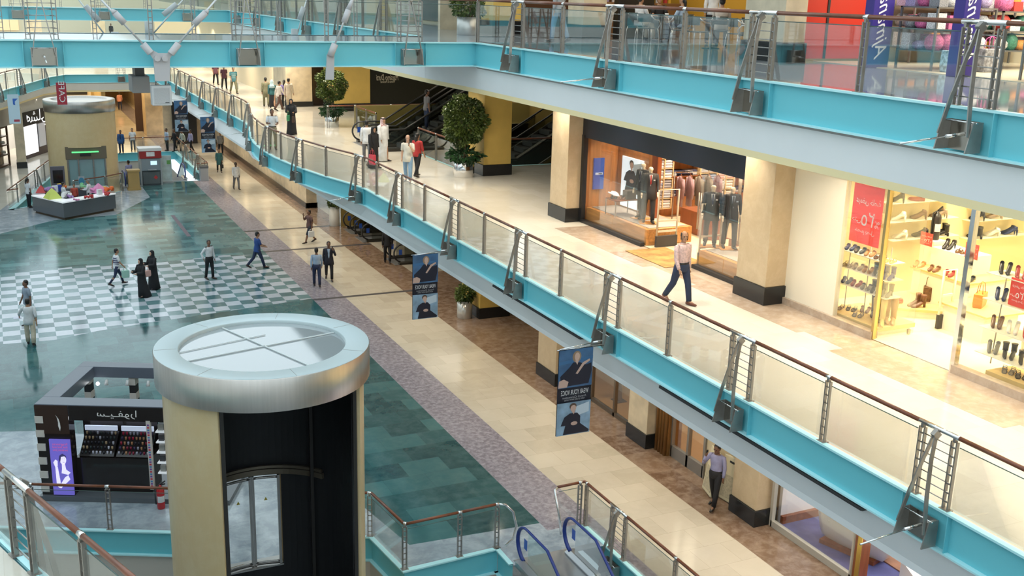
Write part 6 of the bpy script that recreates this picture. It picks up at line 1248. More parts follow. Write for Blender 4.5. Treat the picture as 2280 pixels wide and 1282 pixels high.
m = MB(); m.poly([(.50, -.03, 2.25), (.53, -.03, 2.18), (.55, -.03, 2.06), (.545, -.03, 1.96), (.58, -.03, 1.83), (.60, -.03, 1.92), (.595, -.03, 2.03), (.57, -.03, 2.14)]); m.build('flame_logo', mat('sign_white', (.82, .80, .78), .5), t, local=True)
m = MB(); textmesh(m, ''.join(['\ufe8d', '\ufead', '\ufeee', '\ufed4', '\u0640', '\ufef4', '\u0640', '\ufeb3']), .24, (1.98, -.035, 2.31), (1, 0, 0), (0, 0, 1), w=.95); m.build('kiosk_name', mat('sign_white', (.82, .80, .78), .5), t, local=True)
lb = kb('lightbox', .30, .80, -.06, -.02, .16, 1.62, mat('violet_lightbox', (.11, .09, .40), .3, emis=.9))
m = MB(); z_ = -.066
el = lambda cx_, cz, rx, rz_, n=16: [(cx_+rx*math.cos(2*PI*i/n), z_, cz+rz_*math.sin(2*PI*i/n)) for i in range(n)]
m.poly(el(.60, 1.10, .082, .125)); m.poly([(.565, z_, 1.0), (.64, z_, 1.0), (.66, z_, .84), (.76, z_, .76), (.70, z_, .70), (.54, z_, .74), (.56, z_, .86)]); m.poly([(.36, z_, 1.02), (.42, z_, 1.10), (.47, z_, 1.06), (.46, z_, .92), (.40, z_, .90)]); m.poly([(.40, z_, .91), (.46, z_, .91), (.50, z_, .48), (.44, z_, .36), (.40, z_, .42)]); m.poly([(.44, z_, .36), (.50, z_, .34), (.74, z_, .58), (.70, z_, .69), (.62, z_, .64)])
m.build('portrait', mat('lit_portrait', (.75, .70, .86), .3, emis=.75), lb, local=True)
m = MB(); z_ = -.068; m.poly([(.50, z_, 1.10), (.52, z_, 1.2), (.60, z_, 1.26), (.68, z_, 1.2), (.69, z_, 1.14), (.64, z_, 1.19), (.56, z_, 1.17), (.53, z_, 1.02)]); m.poly([(.58, z_, 1.12), (.60, z_, 1.115), (.60, z_, 1.125)]); m.poly([(.63, z_, 1.12), (.655, z_, 1.115), (.65, z_, 1.128)]); m.poly([(.595, z_, 1.035), (.635, z_, 1.035), (.615, z_, 1.022)]); m.build('portrait_hair_print', mat('violet_print', (.10, .08, .30), .4), lb, local=True)  # hair, eyes and lips of the printed portrait
m = MB(); 
for i, s in enumerate(('Fragrances', 'that find and', 'awaken you')): textmesh(m, s, .085, (.56, -.066, 1.50-i*.075), (1, 0, 0), (0, 0, 1), w=.36)
m.build('lightbox_text', mat('pink_print', (.75, .12, .28), .4, emis=.4), lb, local=True)
kb('counter', .78, 2.62, .25, .9, .13, 1.02, LAC); kb('back_panel', .76, 2.62, .9, .96, .13, 2.15, LAC)
for i in range(2):
    x0 = .86+i*.9
    d = kb('light_panel', x0, x0+.84, .80, .84, 1.78, 1.98, mat('white_light_panel', (.9, .93, 1), .3, emis=3.0)); kb('brand_strip', x0+.02, x0+.82, .70, .74, 1.56, 1.68, mat('pale_strip', (.6, .68, .85), .3, emis=.5))
    m = MB(); m.loft([[Vector((x, y, z)) for y, z in ((.28, 1.05), (.78, 1.52), (.80, 1.50), (.30, 1.02))] for x in (x0, x0+.84)], 0, False); m.build('tester_tray', LAC, t, local=True)
for i in range(2):
    for a in range(9):
        for b in range(5):
            x = .92+i*.9+a*.088; f = .08+b*.19; c_ = random.choice(((.02, .02, .03), (.45, .02, .06), (.25, .02, .05), (.5, .25, .12), (.4, .4, .5), (.05, .04, .12)) if i else ((.02, .02, .03), (.03, .05, .05), (.5, .35, .2), (.55, .55, .65), (.06, .06, .08)))
            m = MB(); m.tube([(0, 0, 0), (0, 0, .07)], .024, 6); o = m.build('cosmetic_jar', mat('cosmetic_%03d' % int(sum(c_)*300), c_, .25)); o.location = tuple(K(x, .30+f*.5, 1.055+f*.47)); tag(o, 'small makeup jar in the '+('red lipstick' if i else 'dark eyeshadow')+' tray of the kiosk', 'makeup', 'makeup in the '+('red' if i else 'dark')+' tray')
m = MB(); m.bb(2.66, 2.76, -.04, .05, .35, 2.15, 0); m.build('sample_column', OFFW, t, local=True); m = MB()
for k in range(26): m.bb(2.685, 2.735, -.046, -.04, .42+k*.064, .46+k*.064, k % 3)
m.build('colour_samples', [mat('sample_red', (.55, .04, .08), .4), mat('sample_violet', (.2, .08, .35), .4), mat('sample_blue', (.08, .25, .5), .4)], t, local=True)
for k in range(5): kb('side_shelf', 2.86, 3.25, .0, .45, .75+k*.27, .78+k*.27, mat('lit_white_shelf', (.8, .82, .85), .4, emis=.25))
for k in range(5):
    for q in range(2): m = MB(); m.bb(0, .13, 0, .2, 0, .15, 0); o = m.build('makeup_box', mat('dark_carton', (.05, .05, .055), .4) if k % 2 else mat('grey_carton', (.30, .30, .28), .4)); o.location = tuple(K(2.9+q*.17, .08, .781+k*.27)); o.rotation_euler = (0, 0, KA); tag(o, 'small carton on the lit side shelves of the makeup kiosk', 'box', 'cartons on the kiosk side shelves')
kb('side_panel', 3.25, 3.4, .0, .3, .12, 2.2, LAC); m = MB()
for k in range(6): m.bb(3.24, 3.41, -.02, .31, .22+k*.36, .40+k*.36, 0)
m.build('white_stripes', OFFW, t, local=True)
for x in (.1, 1.3, 4.2):
    m = MB(); m.bb(x, x+.16, 2.75, 3.0, .13, 2.2, 0); m.build('back_post', MATT, t, local=True); m = MB()
    for k in range(5): m.bb(x-.005, x+.165, 2.745, 3.005, .3+k*.42, .5+k*.42, 0)
    m.build('white_stripes', OFFW, t, local=True)
for k in range(5): m = MB(); m.tube([(.75+k*.55, 2.66, 2.16), (.75+k*.55, 2.6, 2.02)], [.035, .05], 10); m.build('spotlight', mat('white_lamp_body', (.7, .7, .7), .4), t, local=True)
m = MB(); m.ell((.55, 2.55, 2.08), .05, 10); m.build('lit_spot', mat('lit_lamp', (1, 1, 1), .3, emis=6.0), t, local=True)
q = K(3.0, -.32); extinguisher('red fire extinguisher at the corner of the makeup kiosk', (q.x, q.y, 0.0), mat('red_cylinder', (.50, .015, .02), .25), 1.25)
# ---------------------------------------------------------------- sweets kiosk
def inset(poly, d):
    out = []; n = len(poly)
    for i in range(n):
        a, b, c = [Vector((*poly[k % n], 0)) for k in (i-1, i, i+1)]; t1, t2 = (b-a).normalized(), (c-b).normalized(); n1, n2 = Vector((-t1.y, t1.x, 0)), Vector((-t2.y, t2.x, 0)); k = (n1+n2).normalized(); out.append(tuple((b+k*d/max(.3, k.dot(n1)))[:2]))
    return out
HX = [(2.57, 60.54), (5.36, 62.45), (5.15, 64.9), (3.6, 65.6), (1.45, 64.75), (1.15, 63.1)]
t = thing('sweets_kiosk', 'grey six-sided sweets counter heaped with colourful goods by the far tower', 'kiosk', (3.2, 63, 0))
IN = inset(HX, .62); TP = inset(HX, -.03); TI = inset(HX, .60)
m = MB(); BP = inset(HX, .12); m.prism(BP+[BP[0]]+[inset(HX, .55)[0]]+inset(HX, .55)[::-1], 0, .14, 0); m.build('kick_plinth', mat('brown_kick', (.10, .07, .04), .4), t)
for i in range(6):
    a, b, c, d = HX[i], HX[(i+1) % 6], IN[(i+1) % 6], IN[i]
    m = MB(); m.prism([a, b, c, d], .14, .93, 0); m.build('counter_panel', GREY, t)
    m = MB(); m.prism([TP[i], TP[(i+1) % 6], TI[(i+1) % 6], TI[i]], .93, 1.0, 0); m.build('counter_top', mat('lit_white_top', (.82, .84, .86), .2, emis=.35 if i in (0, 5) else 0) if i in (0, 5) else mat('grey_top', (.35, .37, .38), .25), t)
cols = {'yellow-green': (.62, .70, .15), 'pink': (.75, .28, .50), 'orange': (.75, .14, .02), 'blue': (.03, .07, .40), 'yellow': (.72, .48, .05), 'red': (.55, .05, .05), 'white': (.75, .75, .75), 'violet': (.35, .2, .45), 'green': (.2, .5, .25)}
def goods(kind, col, u, v, s, label):
    p = G(u, v, 1.0); mm = mat('goods_'+col.replace('-', '_'), cols[col], .45); m = MB()
    if kind == 'box': m.box((0, 0, s*.6), (s, s*.7, s*1.2), 0); nm = 'sweet_box'
    elif kind == 'tent': m.loft([[Vector((x*k, y*k, z)) for x, y in ((-s, -s), (s, -s), (s, s), (-s, s))] for k, z in ((1, 0), (.5, s*.9), (.04, s*1.5))], 0, False); nm = 'gift_pyramid'
    else:
        for k in range(7): m.ell((rnd(-s, s)*.7, rnd(-s, s)*.7, s*.35+rnd(0, s*.5)), s*.38, 8)
        nm = 'gift_basket'
    o = m.build(nm, mm, bevel=.008 if kind == 'box' else 0); o.location = (p.x, p.y, 1.003); o.rotation_euler = (0, 0, rnd(0, 1.5)); tag(o, label, 'gift')
goods('tent', 'yellow-green', 117, 441, .36, 'yellow-green pyramid on the sweets counter'); goods('tent', 'red', 92, 428, .26, 'red and white cone at the near end of the sweets counter'); goods('basket', 'violet', 112, 428, .3, 'violet wrapped basket beside the red cone'); goods('box', 'white', 123, 428, .3, 'white box in the middle of the sweets counter'); goods('box', 'blue', 131, 426, .3, 'blue box beside the white box on the sweets counter'); goods('box', 'yellow', 134, 421, .26, 'yellow box above the blue box, sweets counter'); goods('basket', 'orange', 142, 420, .26, 'orange toy near the seller with dark hair'); goods('basket', 'white', 150, 441, .3, 'white and pink basket at the corner of the lit counter'); goods('basket', 'violet', 157, 440, .2, 'small violet basket at the corner of the lit counter'); goods('tent', 'pink', 220, 428, .34, 'pink pointed gift at the far end of the sweets counter'); goods('basket', 'pink', 210, 429, .26, 'pink bundle beside the pointed gift'); goods('box', 'white', 222, 434, .26, 'pale green box in front of the pink gift'); goods('box', 'yellow', 233, 426, .22, 'small yellow box beyond the pink gift'); goods('basket', 'orange', 246, 427, .32, 'orange bouquet at the corner of the sweets counter'); goods('basket', 'red', 240, 436, .22, 'red bundle in front of the orange bouquet'); goods('basket', 'red', 195, 443, .18, 'red sweets in the lit counter tray'); goods('basket', 'green', 182, 421, .3, 'green tray behind the sweets sellers'); goods('box', 'red', 205, 441, .16, 'little red box in the lit counter tray'); goods('basket', 'pink', 170, 448, .15, 'pink sweets along the lit counter')
A, B_ = G(111, 414, .9), G(143, 414, .9)
t = thing('screen_stand', 'dark grey standing board with a black screen behind the sweets counter', 'screen', (1.7, 66.2, 0)); A, B_ = WY(111, 371, 66.2), WY(143, 371, 66.2)
m = MB(); m.bb(A.x, B_.x, 66.2, 66.32, 0, A.z, 0); m.build('board', mat('violet_grey_board', (.12, .115, .14), .4), t, bevel=.01); m = MB(); m.bb(A.x+.12, B_.x-.1, 66.18, 66.2, A.z-.95, A.z-.22, 0); m.build('screen', BLACK, t)
A, B_ = WY(174, 393, 66.6), WY(189, 412, 66.6); m = MB(); m.bb(A.x, B_.x, 66.6, 66.63, 0, A.z, 0); m.poly([((A.x+B_.x)/2+.16*math.cos(k*PI/8), 66.59, A.z-.3+.24*math.sin(k*PI/8)) for k in range(16)], 1); tag(m.build('sign_board', [mat('grey_sign', (.4, .42, .45), .5), mat('turquoise_print', (.05, .25, .40), .5)]), 'grey sign board with a turquoise oval by the far tower door', 'sign')
# ---------------------------------------------------------------- cash machine and neighbours
q = G(336, 413, 0)+Vector((.08, 0, 0)); t = thing('cash_machine', 'tall silver and red cash machine standing before the far well', 'machine', (q.x, q.y, 0))
def cb(name, x0, x1, y0, y1, z0, z1, mm, bevel=.008): m = MB(); m.bb(q.x+x0, q.x+x1, q.y+y0, q.y+y1, z0, z1, 0); return m.build(name, mm, t, bevel=bevel)
cb('cabinet', -.62, .62, .02, .9, 0, 1.5, mat('atm_dark', (.07, .08, .09), .35)); cb('side_pillar', -.66, -.56, 0, .9, 0, 2.3, SILVER); cb('side_pillar', .56, .66, 0, .9, 0, 2.3, SILVER); cb('header', -.66, .66, -.05, .9, 1.72, 2.18, mat('atm_red', (.35, .03, .03), .4)); cb('roof', -.7, .7, -.08, .95, 2.18, 2.36, mat('atm_white', (.72, .72, .72), .4)); cb('fascia_panel', -.56, .56, -.02, .1, .95, 1.7, mat('atm_grey', (.25, .30, .34), .35)); cb('display', -.02, .36, -.04, -.02, 1.3, 1.55, mat('atm_screen', (.45, .65, .8), .3, emis=1.2)); cb('keypad', -.2, .3, -.2, -.02, .98, 1.03, SILVER); cb('notice', -.25, .25, -.07, -.05, 1.85, 2.12, WHT); cb('lower_door', -.5, .5, -.005, .02, .1, .85, mat('atm_door', (.12, .14, .15), .35))
m = MB(); m.poly([(q.x+.12, q.y-.012, .5), (q.x+.25, q.y-.012, .38), (q.x+.38, q.y-.012, .5), (q.x+.25, q.y-.012, .66)]); m.build('red_diamond', mat('diamond_red', (.6, .05, .05), .4), t)
q = G(299, 422, 0); t = thing('display_stand', 'tan fluted wooden stand left of the cash machine', 'stand', (q.x, q.y, 0)); t['label'] = 'tan fluted wooden stand between the far tower and the cash machine'
m = MB(); m.bb(q.x-.38, q.x+.38, q.y-.3, q.y+.3, 0, .14, 0); m.build('base', mat('tan_wood', (.42, .28, .10), .5), t); m = MB(); m.bb(q.x-.32, q.x+.32, q.y-.25, q.y+.25, .14, 1.15, 0)
for k in range(3): m.bb(q.x-.12+k*.14, q.x-.06+k*.14, q.y-.265, q.y-.25, .5, 1.0, 0)
m.build('body', mat('tan_wood', (.42, .28, .10), .5), t); m = MB(); m.bb(q.x-.38, q.x+.38, q.y-.3, q.y+.3, 1.15, 1.25, 0); m.build('top', mat('tan_wood', (.42, .28, .10), .5), t)
q = G(372, 407, 0); t = thing('poster_board', 'white leaflet board with a green square beside the cash machine', 'board', (q.x, q.y, 0)); m = MB(); m.bb(q.x-.34, q.x+.34, q.y, q.y+.06, .12, 1.75, 0); m.build('panel', mat('leaflet_white', (.55, .66, .68), .4, var=.15, scale=3), t); m = MB(); m.bb(q.x-.38, q.x+.38, q.y-.2, q.y+.25, 0, .12, 0); m.build('foot', SILVER, t); m = MB(); m.bb(q.x+.05, q.x+.28, q.y-.01, q.y, 1.2, 1.45, 0); m.build('green_print', mat('print_green', (.15, .4, .12), .5), t)
q = G(357, 405, 0); m = MB(); m.bb(q.x-.16, q.x+.16, q.y, q.y+.3, 0, .9, 0); m.bb(q.x-.18, q.x+.18, q.y-.02, q.y+.32, .9, 1.15, 0); tag(m.build('brochure_box', mat('maroon_box', (.14, .04, .04), .5)), 'small maroon box between the cash machine and the leaflet board', 'box')
q = G(455, 402, 0); t = thing('litter_bin', 'grey litter bin at the end of the far well balustrade', 'bin', (q.x, q.y, 0)); m = MB(); m.bb(q.x-.26, q.x+.26, q.y-.2, q.y+.3, 0, .85, 0); m.build('body', SILVER, t, bevel=.02); m = MB(); m.bb(q.x-.27, q.x+.27, q.y-.21, q.y+.31, .85, .95, 0); m.build('lid', GREY, t)
# ---------------------------------------------------------------- lower floor shops
def glazed_bay(nm, label, y0, y1, z1, x=16.05, mull=(), sill=.12, doorsteel=STEEL, rail_z=None):
    m = MB()
    for y in (y0, y1)+tuple(mull): m.bb(x-.05, x+.05, y-.045, y+.045, 0, z1, 0)
    m.bb(x-.05, x+.05, y0, y1, 0, sill, 0); m.bb(x-.05, x+.05, y0, y1, z1-.1, z1, 0)
    if rail_z: m.bb(x-.05, x+.05, y0, y1, rail_z, rail_z+.06, 0)
    o = struct(nm, m, doorsteel); m = MB(); m.bb(x-.006, x+.006, y0, y1, sill, z1-.1, 0); g = m.build('pane', SHOPGLASS, o); return o
BRZ = mat('brown_metal_frame', (.20, .16, .12), .35, .7)
glazed_bay('window_7', '', 24.6, 27.4, 4.0, mull=(26.0,), doorsteel=BRZ); glazed_bay('window_8', '', 27.45, 28.85, 4.0, doorsteel=BRZ)
glazed_bay('door_1', '', 21.35, 22.88, 4.0, mull=(22.1,), sill=.34, doorsteel=mat('grey_door_metal', (.30, .29, .27), .4, .6), rail_z=1.25)
for i, (u, v) in enumerate(((1352, 900), (1392, 945))):
    q = G(u, v, .02); t = thing('display_stand', ('farther', 'nearer')[i]+' tall slim display stand behind the lower brown-framed glass', 'stand', (16.75, q.y, .02)); y = 27.0-i*1.3
    t.location = (16.8, y, .02); m = MB(); m.loft([[Vector((16.8+a*x_, y+a*y_, z)) for x_, y_ in ((-1, -1), (1, -1), (1, 1), (-1, 1))] for a, z in ((.07, .02), (.04, 1.15))], 0, False); m.build('stem', BRZ, t)
    m = MB(); m.bb(16.55, 17.05, y-.28, y+.28, 1.15, 1.19, 0); m.build('tray', mat('pale_tray', (.62, .62, .50), .4), t); m = MB(); m.bb(16.62, 16.98, y-.2, y+.2, .02, .04, 0); m.build('foot', BRZ, t)
m = MB(); m.bb(18.2, 18.4, 24.0, 30, .02, 3.9, 0); struct('wall_display', m, mat('dark_grey_display', (.10, .09, .08), .5))
def a_board(label, u, v, face, lean):
    q = G(u, v, 0); t = thing('floor_sign', label, 'sign', (q.x, q.y, 0), face, 'leaning cream boards'); R = Matrix.Rotation(lean, 3, 'X'); cm = mat('cream_plastic_board', (.66, .60, .42), .45)
    m = MB(); m.box(R @ Vector((0, 0, .62)), (.62, .06, 1.2), 0, R=R); m.build('board', cm, t, local=True, bevel=.03)
    m = MB(); m.box(R @ Vector((0, -.034, .42)), (.46, .012, .6), 0, R=R); m.build('recess_panel', mat('cream_recess', (.50, .45, .32), .5, var=.2, scale=20), t, local=True)
    m = MB(); m.box(R @ Vector((0, -.034, 1.08)), (.16, .014, .05), 0, R=R); m.build('grip_hole', MATT, t, local=True)
a_board('leaning cream board in front of the glazed door, left of the man on the phone'.replace('left of', 'beside'), 1573, 1098, -PI/2-.25, -.16); a_board('leaning cream board against the honey limestone column', 1618, 1118, -PI/2+.1, -.10)
# boat shop
m = MB(); m.bb(22, 22.2, 6, 19, 0, 4.1, 0); m.bb(16.3, 22, 18.5, 18.6, 0, 4.1, 1); m.bb(16.3, 22, 18.4, 18.5, 0, .22, 2); struct('wall_boat_shop', m, [WHITE, mat('lilac_white_wall', (.78, .76, .80), .5), REDWOOD])
m = MB(); m.bb(16.25, 22, 6, 18.5, .003, .03, 0); struct('floor_boat_shop', m, mat('violet_blue_carpet', (.10, .11, .30), .7, var=.25, scale=1.5))
glazed_bay('window_9', '', 15.75, 18.5, 4.0, sill=.16, doorsteel=mat('grey_stone_sill', (.45, .43, .38), .4), mull=()); m = MB(); m.bb(16.0, 16.25, 15.5, 15.75, 0, 4.0, 0); m.bb(15.98, 16.0, 15.5, 15.62, 0, 4.0, 1); m.bb(16.0, 16.25, 12.4, 12.6, 0, 4, 0); struct('trim_70', m, [REDWOOD, mat('brass_edge', (.62, .45, .12), .25, .9)])
t = thing('boat', 'white wooden dinghy with red-brown gunwale in the lower shop window', 'boat', (17.0, 16.75, .25), .3)
def hull(a, z, k): return [(x*k, y) for x, y in a]
OUT = [(0, 1.0), (.28, .75), (.45, .3), (.5, -.2), (.46, -.7), (.40, -1.0)]
ringp = lambda k, ky, z, n=1: [Vector((x*k, y*ky, z)) for x, y in OUT]+[Vector((-x*k, y*ky, z)) for x, y in OUT[:0:-1]]
m = MB(); m.loft([ringp(.35, .82, -.12), ringp(.62, .9, .05), ringp(.9, .97, .38), ringp(1.0, 1.0, .62)], 0, True, False); m.loft([ringp(.95, .96, .61), ringp(.80, .9, .3), ringp(.5, .8, .05)], 0, True, True); m.poly(ringp(.35, .82, -.12)); m.build('hull', mat('boat_white', (.78, .74, .68), .35), t, local=True)
m = MB(); m.tube(ringp(1.0, 1.0, .63), .035, 8, closed=True); m.build('gunwale', mat('boat_rail', (.16, .05, .06), .3), t, local=True)
m = MB(); m.bb(-.42, .42, -.35, -.1, .42, .46, 0); m.bb(-.36, .36, .3, .5, .42, .46, 0); m.build('thwart_seats', mat('boat_seat', (.75, .70, .62), .4), t, local=True)
m = MB(); m.bb(-.3, .3, -.7, .7, -.22, -.12, 0); m.build('cradle', REDWOOD, t, local=True)
t.location.z = .26
m = MB(); m.prism([(16.5, 14.2), (17.5, 13.2), (19.5, 13.4), (20, 15.0), (18.6, 15.6), (17, 15.3)], .03, .55, 0); tag(m.build('display_plinth', mat('white_curved_plinth', (.80, .78, .74), .4)), 'white curved plinth in the lower boat shop', 'plinth')
m = MB(); m.bb(17.3, 18.6, 15.0, 16.2, .03, .06, 0); tag(m.build('wooden_tile_panel', mat('terracotta_panel', (.30, .15, .09), .5, var=.2, scale=3)), 'brown tiled floor panel beside the dinghy', 'panel')
m = MB(); m.bb(18.9, 20.6, 15.6, 17.6, .03, .9, 0); tag(m.build('white_counter', WHITE, bevel=.02), 'white counter beyond the dinghy in the lower shop', 'counter')
# ---------------------------------------------------------------- shops across the hall, far side
LW = Vector((.42, .905, 0)).normalized(); LN = Vector((LW.y, -LW.x, 0))
def L(a, n=0, z=0): return Vector((-1.6, 74.5, 0))+LW*a+LN*n+Vector((0, 0, z))
m = MB(); m.extr([L(-6, -.8, 2.7), L(16, -.8, 2.7), L(16, -.8, 4.3), L(-6, -.8, 4.3)], -LN*.2, 0); m.extr([L(-6, -4, 0), L(16, -4, 0), L(16, -4, 4.2), L(-6, -4, 4.2)], -LN*.2, 1); struct('wall_across', m, [mat('taupe_bulkhead', (.62, .58, .52), .6), WHITE])
t = thing('shop_sign', 'black shop sign with white brush-like lettering across the hall', 'sign', tuple(L(9.5, -.7, 2.6))); m = MB(); m.extr([L(8.7, -.72, 2.35), L(13.5, -.72, 2.35), L(13.5, -.72, 3.3), L(8.7, -.72, 3.3)], -LN*.08, 0); m.build('board', MATT, t)
m = MB(); textmesh(m, '\ufef2\ufe8e\ufeb8\ufeea'[::1], 1.1, L(10.9, -.70, 2.85), LW, (0, 0, 1), w=3.8); m.build('lettering', mat('sign_glow', (.9, .9, .92), .4, emis=.8), t)
t = thing('lit_panel', 'glowing white panels under the black shop sign across the hall', 'panel', tuple(L(9, -.8, 0))); m = MB(); m.extr([L(8.8, -.78, .3), L(10.9, -.78, .3), L(10.9, -.78, 2.3), L(8.8, -.78, 2.3)], -LN*.06, 0); m.build('panel', mat('white_glow_panel', (.9, .9, .92), .4, emis=.9), t)
m = MB(); m.extr([L(11.2, -.78, .6), L(12.3, -.78, .6), L(12.3, -.78, 2.25), L(11.2, -.78, 2.25)], -LN*.06, 0); m.build('small_panel', mat('grey_glow_panel', (.5, .5, .52), .4, emis=.3), t); m = MB(); m.extr([L(8.7, -.86, 0), L(13.5, -.86, 0), L(13.5, -.86, 2.35), L(8.7, -.86, 2.35)], -LN*.05, 0); m.build('black_surround', mat('brown_black', (.05, .04, .05), .4), t)
t = thing('display_cabinet', 'brown framed glass display cabinets with shelves below the opposite gallery', 'cabinet', tuple(L(3, -.8, 0))); m = MB()
for a in (0, 2.0, 4.4, 6.2): m.extr([L(a, -.8, 0), L(a+.12, -.8, 0), L(a+.12, -.8, 2.7), L(a, -.8, 2.7)], -LN*.1, 0)
for z in (.05, .75, 1.4, 2.0, 2.6): m.extr([L(0, -.8, z), L(6.3, -.8, z), L(6.3, -.8, z+.08), L(0, -.8, z+.08)], -LN*.4, 0)
m.build('frame', mat('brown_cabinet_frame', (.10, .05, .03), .4), t); m = MB(); m.extr([L(0, -1.25, 0), L(6.3, -1.25, 0), L(6.3, -1.25, 2.7), L(0, -1.25, 2.7)], -LN*.03, 0); m.build('back', mat('cream_cabinet_back', (.66, .55, .40), .5, var=.35, scale=3), t)
for a in range(9):
    for z in (.83, 1.48): m = MB(); m.ell((0, 0, .14), (.16, .1, .14), 8); o = m.build('vase', (mat('vase_cream', (.75, .7, .6), .3), mat('vase_brown', (.25, .12, .06), .3))[a % 2]); o.location = tuple(L(.4+a*.68, -1.0, z)); tag(o, 'small ornament in the brown glass cabinets across the hall', 'ornament', 'ornaments in the cabinets')
# under the far bridge: shop glow and posts
m = MB(); m.bb(-6, 7.2, 100, 100.2, 0, 4.1, 0); struct('wall_far_shop', m, mat('cream_far_shop', (.78, .68, .48), .5))
m = MB(); m.bb(4.5, 6.9, 99.85, 99.98, 2.9, 3.4, 0); m.ell((5.0, 99.8, 3.2), .15, 8); tag(m.build('shop_sign', MATT), 'dark shop sign under the far crossing gallery', 'sign')
m = MB(); m.bb(10.4, 11.2, 97.0, 97.1, 0, 3.3, 0); t = m.build('poster', mat('dark_brown_poster', (.07, .04, .03), .4)); tag(t, 'dark upright poster at the mouth of the amber corridor', 'poster')
for x, y in ((-3, 112), (3, 112), (8.6, 112)):
    t = column('cream column on the far upper gallery', x, x+1.2, y, y+1.2, 5.5, 10.2, LIMEST2, joints=False); t['label'] = 'cream column on the far middle floor, %s' % {-3: 'the one across the hall', 3: 'the one behind the far bridge', 8.6: 'the one by the walkway end'}[x]
m = MB(); m.bb(-4.5, 3.0, 149.6, 149.9, 6.2, 8.6, 0); tag(m.build('shop_window', mat('lit_far_window', (.85, .62, .35), .4, emis=.6)), 'lit shop window on the far end wall of the middle floor', 'window')
# ---------------------------------------------------------------- upper floor: column, red shop, gift shop
column('pale column beside the red shopfront on the upper floor', 15.45, 16.05, 19.0, 20.4, 11, 15, LIMEST2)['label'] = 'pale column with dark plinth beside the red shopfront, upper floor'
m = MB(); m.bb(16.05, 18.3, 19.35, 19.5, 11.06, 15, 0); m.bb(16.9, 16.96, 19.33, 19.35, 11.06, 15, 1); struct('wall_red', m, [mat('red_shopfront', (.50, .035, .02), .35), MATT])
for (u0, v0, u1, v1, nm, tz) in ((1930, 151, 1977, 151, 'farther', 0), (2121, 171, 2170, 172, 'nearer', 1)):
    p, q = G(u0, v0, 11), G(u1, v1, 11); y = (p.y+q.y)/2; t = thing('shop_pillar', nm+' violet-blue shop pillar with white upright script', 'pillar', ((p.x+q.x)/2, y, 11))
    m = MB(); m.bb(p.x, q.x, y, y+.25, 11.0, 13.6, 0); m.build('panel', mat('violet_blue_panel', (.045, .03, .25), .4), t, bevel=.01)
    m = MB(); textmesh(m, 'Ajmanatu', .44, ((p.x+q.x)/2, y-.006, 11.98), (0, 0, -1), (1, 0, 0), shear=.45, w=1.7); m.build('script', mat('script_white', (.85, .85, .9), .5), t)
m = MB(); m.bb(22.0, 22.2, 5, 19.3, 11, 15, 0); struct('wall_gift_shop', m, mat('pale_shop_wall', (.75, .66, .48), .5))
m = MB(); m.bb(16.6, 22, 5, 19.3, 11.002, 11.012, 0); struct('floor_gift_shop', m, mat('cream_gift_floor', (.80, .72, .54), .25))
GC = [('pink', (.70, .16, .36)), ('lilac', (.45, .38, .62)), ('white', (.74, .74, .76)), ('black and white', (.25, .25, .27)), ('red', (.55, .06, .05)), ('yellow', (.75, .50, .06)), ('grey', (.30, .31, .34)), ('orange', (.70, .28, .05)), ('pale blue', (.40, .55, .65)), ('dark green', (.05, .22, .14))]
GP = {n: mat('gift_'+n.replace(' ', '_'), c, .6, var=.55, scale=14) for n, c in GC}
pm = MB(); pm.loft([[Vector((x*k*.5, y*k*.5, z)) for x, y in ((-1, -1), (0, -1.1), (1, -1), (1.1, 0), (1, 1), (0, 1.1), (-1, 1), (-1.1, 0))] for k, z in ((.7, 0), (1, .3), (1, .7), (.6, 1))], 0, True); CUSH = pm.mesh('cushion')
bxm = MB(); bxm.box((0, 0, .5), (1, 1, 1), 0); GBOX = bxm.mesh('gift_box')
def item(nm, me, label, group, c, d, mm, rz=0):
    o = bpy.data.objects.new(nm, me); COL.objects.link(o); o.location = tuple(c); o.scale = d; o.rotation_euler = (0, 0, rz)
    if len(me.materials) == 0: me.materials.append(mm)
    o.material_slots[0].link = 'OBJECT'; o.material_slots[0].material = mm; return tag(o, label, nm.split('_')[-1], group)
def gift_table(nm, sh, x0, x1, y0, y1, pal, tiers):
    t = thing('display_table', nm, 'table', ((x0+x1)/2, (y0+y1)/2, 11.012))
    for z in tiers: m = MB(); m.bb(x0, x1, y0, y1, 11.012+z-.03, 11.012+z, 0); m.build('shelf_board', mat('grey_metal_shelf', (.20, .20, .20), .4, .5), t)
    for sx in (x0+.02, x1-.02):
        for sy in (y0+.02, y1-.02): m = MB(); m.bb(sx-.02, sx+.02, sy-.02, sy+.02, 11.012, 11.012+max(tiers), 0); m.build('leg', mat('grey_metal_shelf', (.20, .20, .20), .4, .5), t)
    for k, z in enumerate(tiers):
        n = int((x1-x0)/.3); r = int((y1-y0)/.32)
        for i in range(n):
            for j in range(r):
                c_ = pal[(i*3+j+k*2) % len(pal)]; h = rnd(.16, .34); kind = random.random()
                item('cushion' if kind < .5 else 'gift_box', CUSH if kind < .5 else GBOX, '%s %s on the %s of the upper gift shop' % (c_, 'cushion' if kind < .5 else 'box', sh), '%s %s on the %s' % (c_, 'cushions' if kind < .5 else 'boxes', sh), (x0+.17+i*.3, y0+.17+j*.32, 11.013+z), (.25, .26, h), GP[c_], rnd(-.2, .2))
gift_table('shelf stand of pink and lilac goods between the violet pillars', 'pink goods stand', 16.95, 18.6, 16.2, 17.2, ['pink', 'lilac', 'white', 'pink', 'grey'], (.4, .82, 1.25))
gift_table('second shelf stand farther into the gift shop', 'inner stand', 19.0, 21.2, 16.4, 17.4, ['white', 'orange', 'red', 'dark green', 'pink'], (.4, .8, 1.2))
